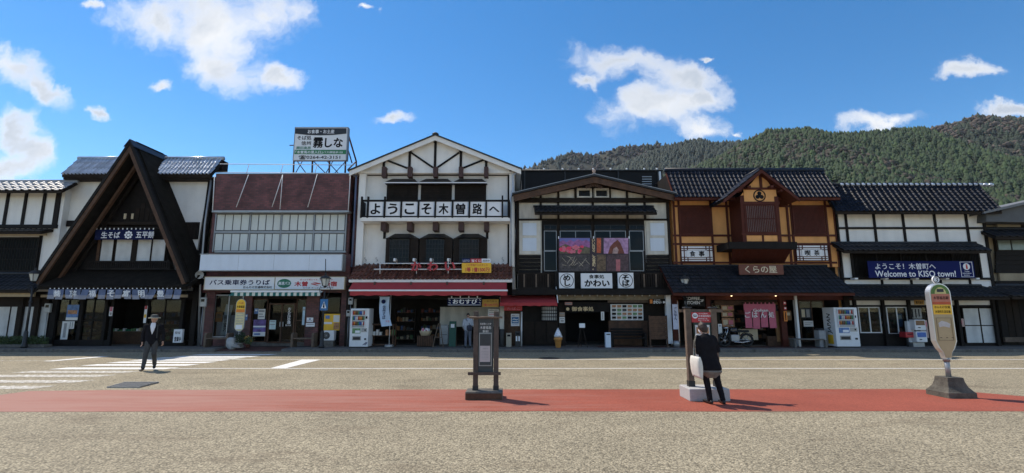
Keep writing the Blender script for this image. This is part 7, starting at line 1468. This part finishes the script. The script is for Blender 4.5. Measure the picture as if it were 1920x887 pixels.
def body(parent, J, hd, skin=SKIN):
    ch = list(hd); sh_l, sh_r = J['sl'], J['sr']; cx_ = (sh_l[0] + sh_r[0]) / 2; cy_ = (sh_l[1] + sh_r[1]) / 2; n = J['neck']
    ch.append(([(n[0], n[1], n[2] - .06, .058, .058), (n[0], n[1], n[2], .052, .055), ((n[0] + J['head'][0]) / 2, (n[1] + J['head'][1]) / 2, (n[2] + J['head'][2]) / 2 - .01, .05, .055)],))
    ch.append(([(0, 0, J['hl'][2] - .02, .14, .09), (cx_ * .4, cy_ * .4, J['hl'][2] + .14, .125, .085), (cx_ * .8, cy_ * .8, sh_l[2] - .17, .145, .095), (cx_, cy_, sh_l[2] - .03, .14, .07), (n[0], n[1], n[2] - .03, .07, .055)],))
    for s_ in 'lr':
        a, b, c_ = J['s' + s_], J['e' + s_], J['w' + s_]; ch.append(([(*a, .05, .05), ((a[0] + b[0]) / 2, (a[1] + b[1]) / 2, (a[2] + b[2]) / 2, .043, .045), (*b, .037, .038), ((b[0] + c_[0]) / 2, (b[1] + c_[1]) / 2, (b[2] + c_[2]) / 2, .034, .034), (*c_, .025, .022)],)); ch += hand(c_, J['d' + s_], J['t' + s_], J.get('curl', .6))
        h_, k, q = J['h' + s_], J['k' + s_], J['a' + s_]; ch.append(([(*h_, .08, .08), (*k, .05, .052), (*q, .036, .038)],))
    return blob('body', ch, skin, parent, .0075, 3)
def sleeve(a, b, c_, k=1.): 
    a, b, c_ = Vector(a), Vector(b), Vector(c_); e = b.lerp(c_, .93)
    return ([(*a, .072 * k, .075 * k), (*a.lerp(b, .5), .066 * k, .068 * k), (*b, .058 * k, .06 * k), (*b.lerp(c_, .5), .052 * k, .053 * k), (*e, .045 * k, .044 * k)],)
# ---- man walking over the crosswalk
ym = Yg(693.5); xm = Xr(279, 693.5, ym)
man = thing('person', 'man in hat, dark jacket and white shirt walking on the crosswalk', 'person', (xm, ym, 0))
XF[0] = place(xm, ym, 0, R(26), 1.0)
J = dict(hl=(.085, 0, .88), kl=(.10, -.09, .50), al=(.105, .16, .15), hr=(-.085, 0, .88), kr=(-.105, -.11, .48), ar=(-.13, -.16, .085), sl=(.185, 0, 1.37), el=(.27, .03, 1.10), wl=(.30, -.10, .88), sr=(-.185, 0, 1.37), er=(-.255, .06, 1.11), wr=(-.245, -.02, .87), neck=(0, .0, 1.44), head=(0, -.02, 1.565), dl=(.15, -.35, -.9), tl=(-.3, -.9, .2), dr=(.1, -.2, -1), tr=(.3, -.9, 0))
hc, PH = head_chains((0, -.025, 1.57), (0, -.08, 1), (-.1, -1, 0)); bo = body(man, J, hc)
def Pw(P): return lambda a, b, c_: XF[0] @ P(a, b, c_)
X_ = XF[0]; XF[0] = None; features(lambda a, b, c_: X_ @ PH(a, b, c_), bo, SKIN); XF[0] = X_
blob('trousers', [(leg(J['hl'], J['kl'], J['al']),), (leg(J['hr'], J['kr'], J['ar']),), ([(0, 0, .80, .14, .1), (0, 0, .9, .165, .115), (0, 0, .99, .16, .11)],)], GREYT, man, .012, 4, .006)
blob('jacket', [([(0, 0, .80, .195, .125), (0, 0, .95, .19, .122), (0, 0, 1.12, .192, .122), (0, 0, 1.28, .20, .118), (0, .005, 1.38, .185, .085), (0, .02, 1.43, .085, .06)],), sleeve(J['sl'], J['el'], J['wl']), sleeve(J['sr'], J['er'], J['wr'])], BLK, man, .011, 4, .007)
blob('shirt', [([(0, -.10, 1.10, .012, .026), (0, -.106, 1.22, .048, .03), (0, -.098, 1.34, .072, .03), (0, -.055, 1.435, .066, .045)],)], WHT, man, .009, 2)
for s_ in (-1, 1): mo('lapel', [(s_ * .004, -.135, 1.06), (s_ * .10, -.118, 1.27), (s_ * .115, -.072, 1.41), (s_ * .078, -.078, 1.41), (s_ * .062, -.132, 1.25)], [(0, 1, 2, 3, 4)] if s_ > 0 else [(4, 3, 2, 1, 0)], BLK, man)
for s_, t in (('l', (.11, .10, .015)), ('r', (-.16, -.32, .012))): blob('shoe', [shoe(J['a' + s_], t)], SHOE, man, .008, 3)
ht = lathe('hat', [(.155, -.012), (.158, 0), (.105, .018), (.1, .02), (.095, .06), (.088, .085), (.06, .10), (.02, .104)], (0, -.02, 1.615), mat('hat_dark', (.06, .065, .06), .8, .2, 10), man, 24, True, 1, 1.15)
lathe('hat_brim', [(.160, -.016), (.163, -.008), (.16, .001), (.11, .012)], (0, -.02, 1.613), mat('hat_brim_pale', (.5, .48, .38), .8), man, 24, True, 1, 1.15)
blob('hair', [([(0, .045, 1.50, .07, .05), (0, .05, 1.57, .082, .06), (0, .03, 1.62, .08, .075)],)], mat('grey_hair', (.25, .24, .23), .7), man, .01, 3)
mo('bag_strap', [(.11, -.118, 1.40), (.14, -.112, 1.40), (.15, -.135, .98), (.12, -.138, .98)], [(0, 1, 2, 3)], mat('strap_dark', (.03, .03, .03), .8), man)
XF[0] = None
# ---- woman reading the notice post
yw = Yg(757); xw = Xr(1341, 757, yw)
wom = thing('person', 'person with short brown hair, black coat and white tote bag facing the notice post', 'person', (xw, yw, 0))
XF[0] = place(xw, yw, 0, R(184), .955, -.09)
J = dict(hl=(.085, 0, .86), kl=(.10, -.03, .48), al=(.11, .02, .085), hr=(-.085, 0, .86), kr=(-.11, .02, .47), ar=(-.15, .06, .085), sl=(.165, 0, 1.36), el=(.215, .0, 1.09), wl=(.14, -.19, 1.03), sr=(-.165, 0, 1.36), er=(-.225, .02, 1.09), wr=(-.09, -.2, 1.05), neck=(.0, -.0, 1.43), head=(.01, -.05, 1.55), dl=(-.6, -.7, .2), tl=(0, -.2, 1), dr=(.5, -.8, .2), tr=(0, -.2, 1))
hc, PH = head_chains((.01, -.06, 1.555), (.03, -.32, 1), (.35, -1, -.3), .98); bo = body(wom, J, hc, mat('light_skin', (.50, .30, .22), .6, .06, 12))
X_ = XF[0]; XF[0] = None; features(lambda a, b, c_: X_ @ PH(a, b, c_), bo, SKIN); XF[0] = X_
blob('trousers', [(leg(J['hl'], J['kl'], J['al']),), (leg(J['hr'], J['kr'], J['ar']),), ([(0, 0, .78, .14, .1), (0, 0, .9, .16, .11)],)], BLK, wom, .011, 4, .006)
blob('tunic', [([(0, .01, .655, .245, .18), (0, .005, .75, .22, .16), (0, 0, .85, .17, .115)],)], mat('grey_knit', (.16, .15, .14), .9, .3, 14), wom, .011, 3, .006)
blob('coat', [([(0, .012, .715, .255, .19), (0, .01, .82, .23, .165), (0, .005, 1.0, .20, .138), (0, .005, 1.16, .195, .13), (0, .012, 1.29, .20, .118), (0, .018, 1.37, .18, .088), (0, .01, 1.42, .08, .062)],), sleeve(J['sl'], J['el'], J['wl'], .98), sleeve(J['sr'], J['er'], J['wr'], .98)], BLK, wom, .011, 4, .009)
Hc = [([PH(0, -.045, -.085)[i] for i in range(3)] + [.066, .055], [PH(0, -.034, -.02)[i] for i in range(3)] + [.092, .088], [PH(0, -.018, .045)[i] for i in range(3)] + [.094, .108], [PH(0, -.016, .085)[i] for i in range(3)] + [.076, .088], [PH(0, -.015, .115)[i] for i in range(3)] + [.042, .05])]
blob('hair', [([tuple(q) for q in Hc[0]], (1, .3, 0))], HAIRB, wom, .008, 2, .012)
mk = blob('face_mask', [([(*PH(0, .075, -.02), .05, .03), (*PH(0, .072, -.06), .052, .035), (*PH(0, .055, -.09), .04, .03)], (1, .3, 0))], WHITE, wom, .008, 2)
for s_, t in (('l', (.13, -.22, .012)), ('r', (-.19, -.17, .012))): blob('shoe', [shoe(J['a' + s_], t)], SHOE, wom, .008, 3)
XF[0] = None
tb = thing('tote_bag', 'white cotton tote bag hanging from the shoulder of the person in black', 'bag', (xw - .3, yw, .55))
TOTE = mat('white_canvas', (.66, .64, .58), .85, .1, 8, .2, 40)
XF[0] = X_
bagc = [(.255, .02, .615), (.27, .02, .80), (.25, .015, .965)]
v, f, nn = [], [], 9
for j in range(nn + 1):
    t = j / nn; z = .545 + .43 * t; th = .014 + .036 * math.sin(math.pi * (1 - t) ** .7 * .92); wd_ = .205 + .012 * math.sin(3 * t)
    for k in range(16):
        u = k / 16 * 4; e = int(u); q = u - e; px_, py_ = ((-1 + 2 * q, -1), (1, -1 + 2 * q), (1 - 2 * q, 1), (-1, 1 - 2 * q))[e]
        v.append((.305 - .02 * t + py_ * th * (1 - .25 * px_ * px_) + .006 * mnoise.noise(Vector((px_ * 2, t * 5, py_))), .02 - px_ * wd_, z + .012 * px_ * (1 - t)))
for j in range(nn):
    for k in range(16): f.append((j * 16 + k, j * 16 + (k + 1) % 16, (j + 1) * 16 + (k + 1) % 16, (j + 1) * 16 + k))
f.append(tuple(range(16))[::-1]); f.append(tuple(range(nn * 16, nn * 16 + 16))); mo('bag', v, f, TOTE, tb, True)
for y_ in (-.07, .07):
    P_ = [(.29, y_ + .01, .95), (.275, y_ * .6, 1.10), (.255, y_ * .35 + .01, 1.28), (.20, y_ * .25 + .02, 1.425), (.14, y_ * .2 + .01, 1.44)]
    v = []
    for p in P_: v += [(p[0], p[1] - .016, p[2]), (p[0] + .012, p[1] + .016, p[2])]
    mo('strap', v, [(2 * i, 2 * i + 1, 2 * i + 3, 2 * i + 2) for i in range(4)], TOTE, tb)
XF[0] = None
# ---- shopper in the light jacket
ys_ = 22.75; xs_2 = Xr(877, 650, ys_)
sp_ = thing('person', 'person in light grey jacket with shoulder bag, back turned, before the shop counter', 'person', (xs_2, ys_, ZT))
XF[0] = place(xs_2, ys_, ZT, R(190), .93)
J = dict(hl=(.085, 0, .87), kl=(.10, -.02, .48), al=(.11, .02, .085), hr=(-.085, 0, .87), kr=(-.10, -.02, .48), ar=(-.12, .03, .085), sl=(.18, 0, 1.37), el=(.235, .02, 1.10), wl=(.2, -.14, .93), sr=(-.18, 0, 1.37), er=(-.235, .0, 1.10), wr=(-.12, -.2, 1.02), neck=(0, -.01, 1.44), head=(0, -.05, 1.56), dl=(-.2, -.6, -.7), tl=(-.3, -.8, .5), dr=(.5, -.8, .1), tr=(0, -.2, 1))
hc, PH = head_chains((0, -.055, 1.565), (0, -.25, 1), (0, -1, -.3)); bo = body(sp_, J, hc)
X_ = XF[0]; XF[0] = None; features(lambda a, b, c_: X_ @ PH(a, b, c_), bo, SKIN); XF[0] = X_
blob('trousers', [(leg(J['hl'], J['kl'], J['al']),), (leg(J['hr'], J['kr'], J['ar']),), ([(0, 0, .8, .14, .1), (0, 0, .95, .165, .112)],)], mat('blue_grey_trousers', (.10, .115, .15), .85, .2, 10), sp_, .013, 4, .006)
blob('jacket', [([(0, 0, .86, .19, .125), (0, 0, 1.1, .19, .125), (0, 0, 1.28, .195, .118), (0, .005, 1.38, .175, .085), (0, 0, 1.43, .08, .06)],), sleeve(J['sl'], J['el'], J['wl']), sleeve(J['sr'], J['er'], J['wr'])], mat('light_grey_jacket', (.34, .37, .42), .85, .12, 8), sp_, .013, 4, .007)
blob('hair', [([(*PH(0, -.03, -.04), .066, .05), (*PH(0, -.02, .0), .08, .08), (*PH(0, -.014, .05), .083, .098), (*PH(0, -.014, .09), .07, .082), (*PH(0, -.014, .112), .04, .05)], (1, 0, 0))], HAIRG, sp_, .01, 2, .006)
for s_, t in (('l', (.13, -.2, .012)), ('r', (-.14, -.2, .012))): blob('shoe', [shoe(J['a' + s_], t)], SHOE, sp_, .01, 3)
XF[0] = None
sbg = thing('shoulder_bag', 'dark navy shoulder bag worn by the person at the shop counter', 'bag', (xs_2, ys_ - .1, .85)); XF[0] = X_
blob('bag', [([(-.06, .16, .86, .14, .05), (-.06, .165, 1.0, .15, .055), (-.06, .15, 1.08, .14, .04)],)], mat('navy_bag', (.02, .025, .045), .8), sbg, .013, 3); mo('strap', [(-.16, .135, 1.05), (-.13, .14, 1.05), (.13, .09, 1.40), (.10, .09, 1.41)], [(0, 1, 2, 3)], mat('navy_bag', (.02, .025, .045), .8), sbg)
XF[0] = None
bpy.data.scenes.remove(TS)
# ------------------------------------------------------------------ thin mountain air
hz = bpy.data.materials.new('thin_haze'); hz.use_nodes = True; _n = hz.node_tree.nodes; _n.clear()
_pv = _n.new('ShaderNodeVolumePrincipled'); _pv.inputs['Color'].default_value = (.80, .88, 1, 1); _pv.inputs['Density'].default_value = .00006; _pv.inputs['Anisotropy'].default_value = .2
_mo = _n.new('ShaderNodeOutputMaterial'); hz.node_tree.links.new(_pv.outputs[0], _mo.inputs['Volume'])
hzo = box('haze', -3010, 3010, -410, 3010, -1.1, 330, hz); tag(hzo, 'thin pale air between the street and the far hills', 'haze', kind='stuff')
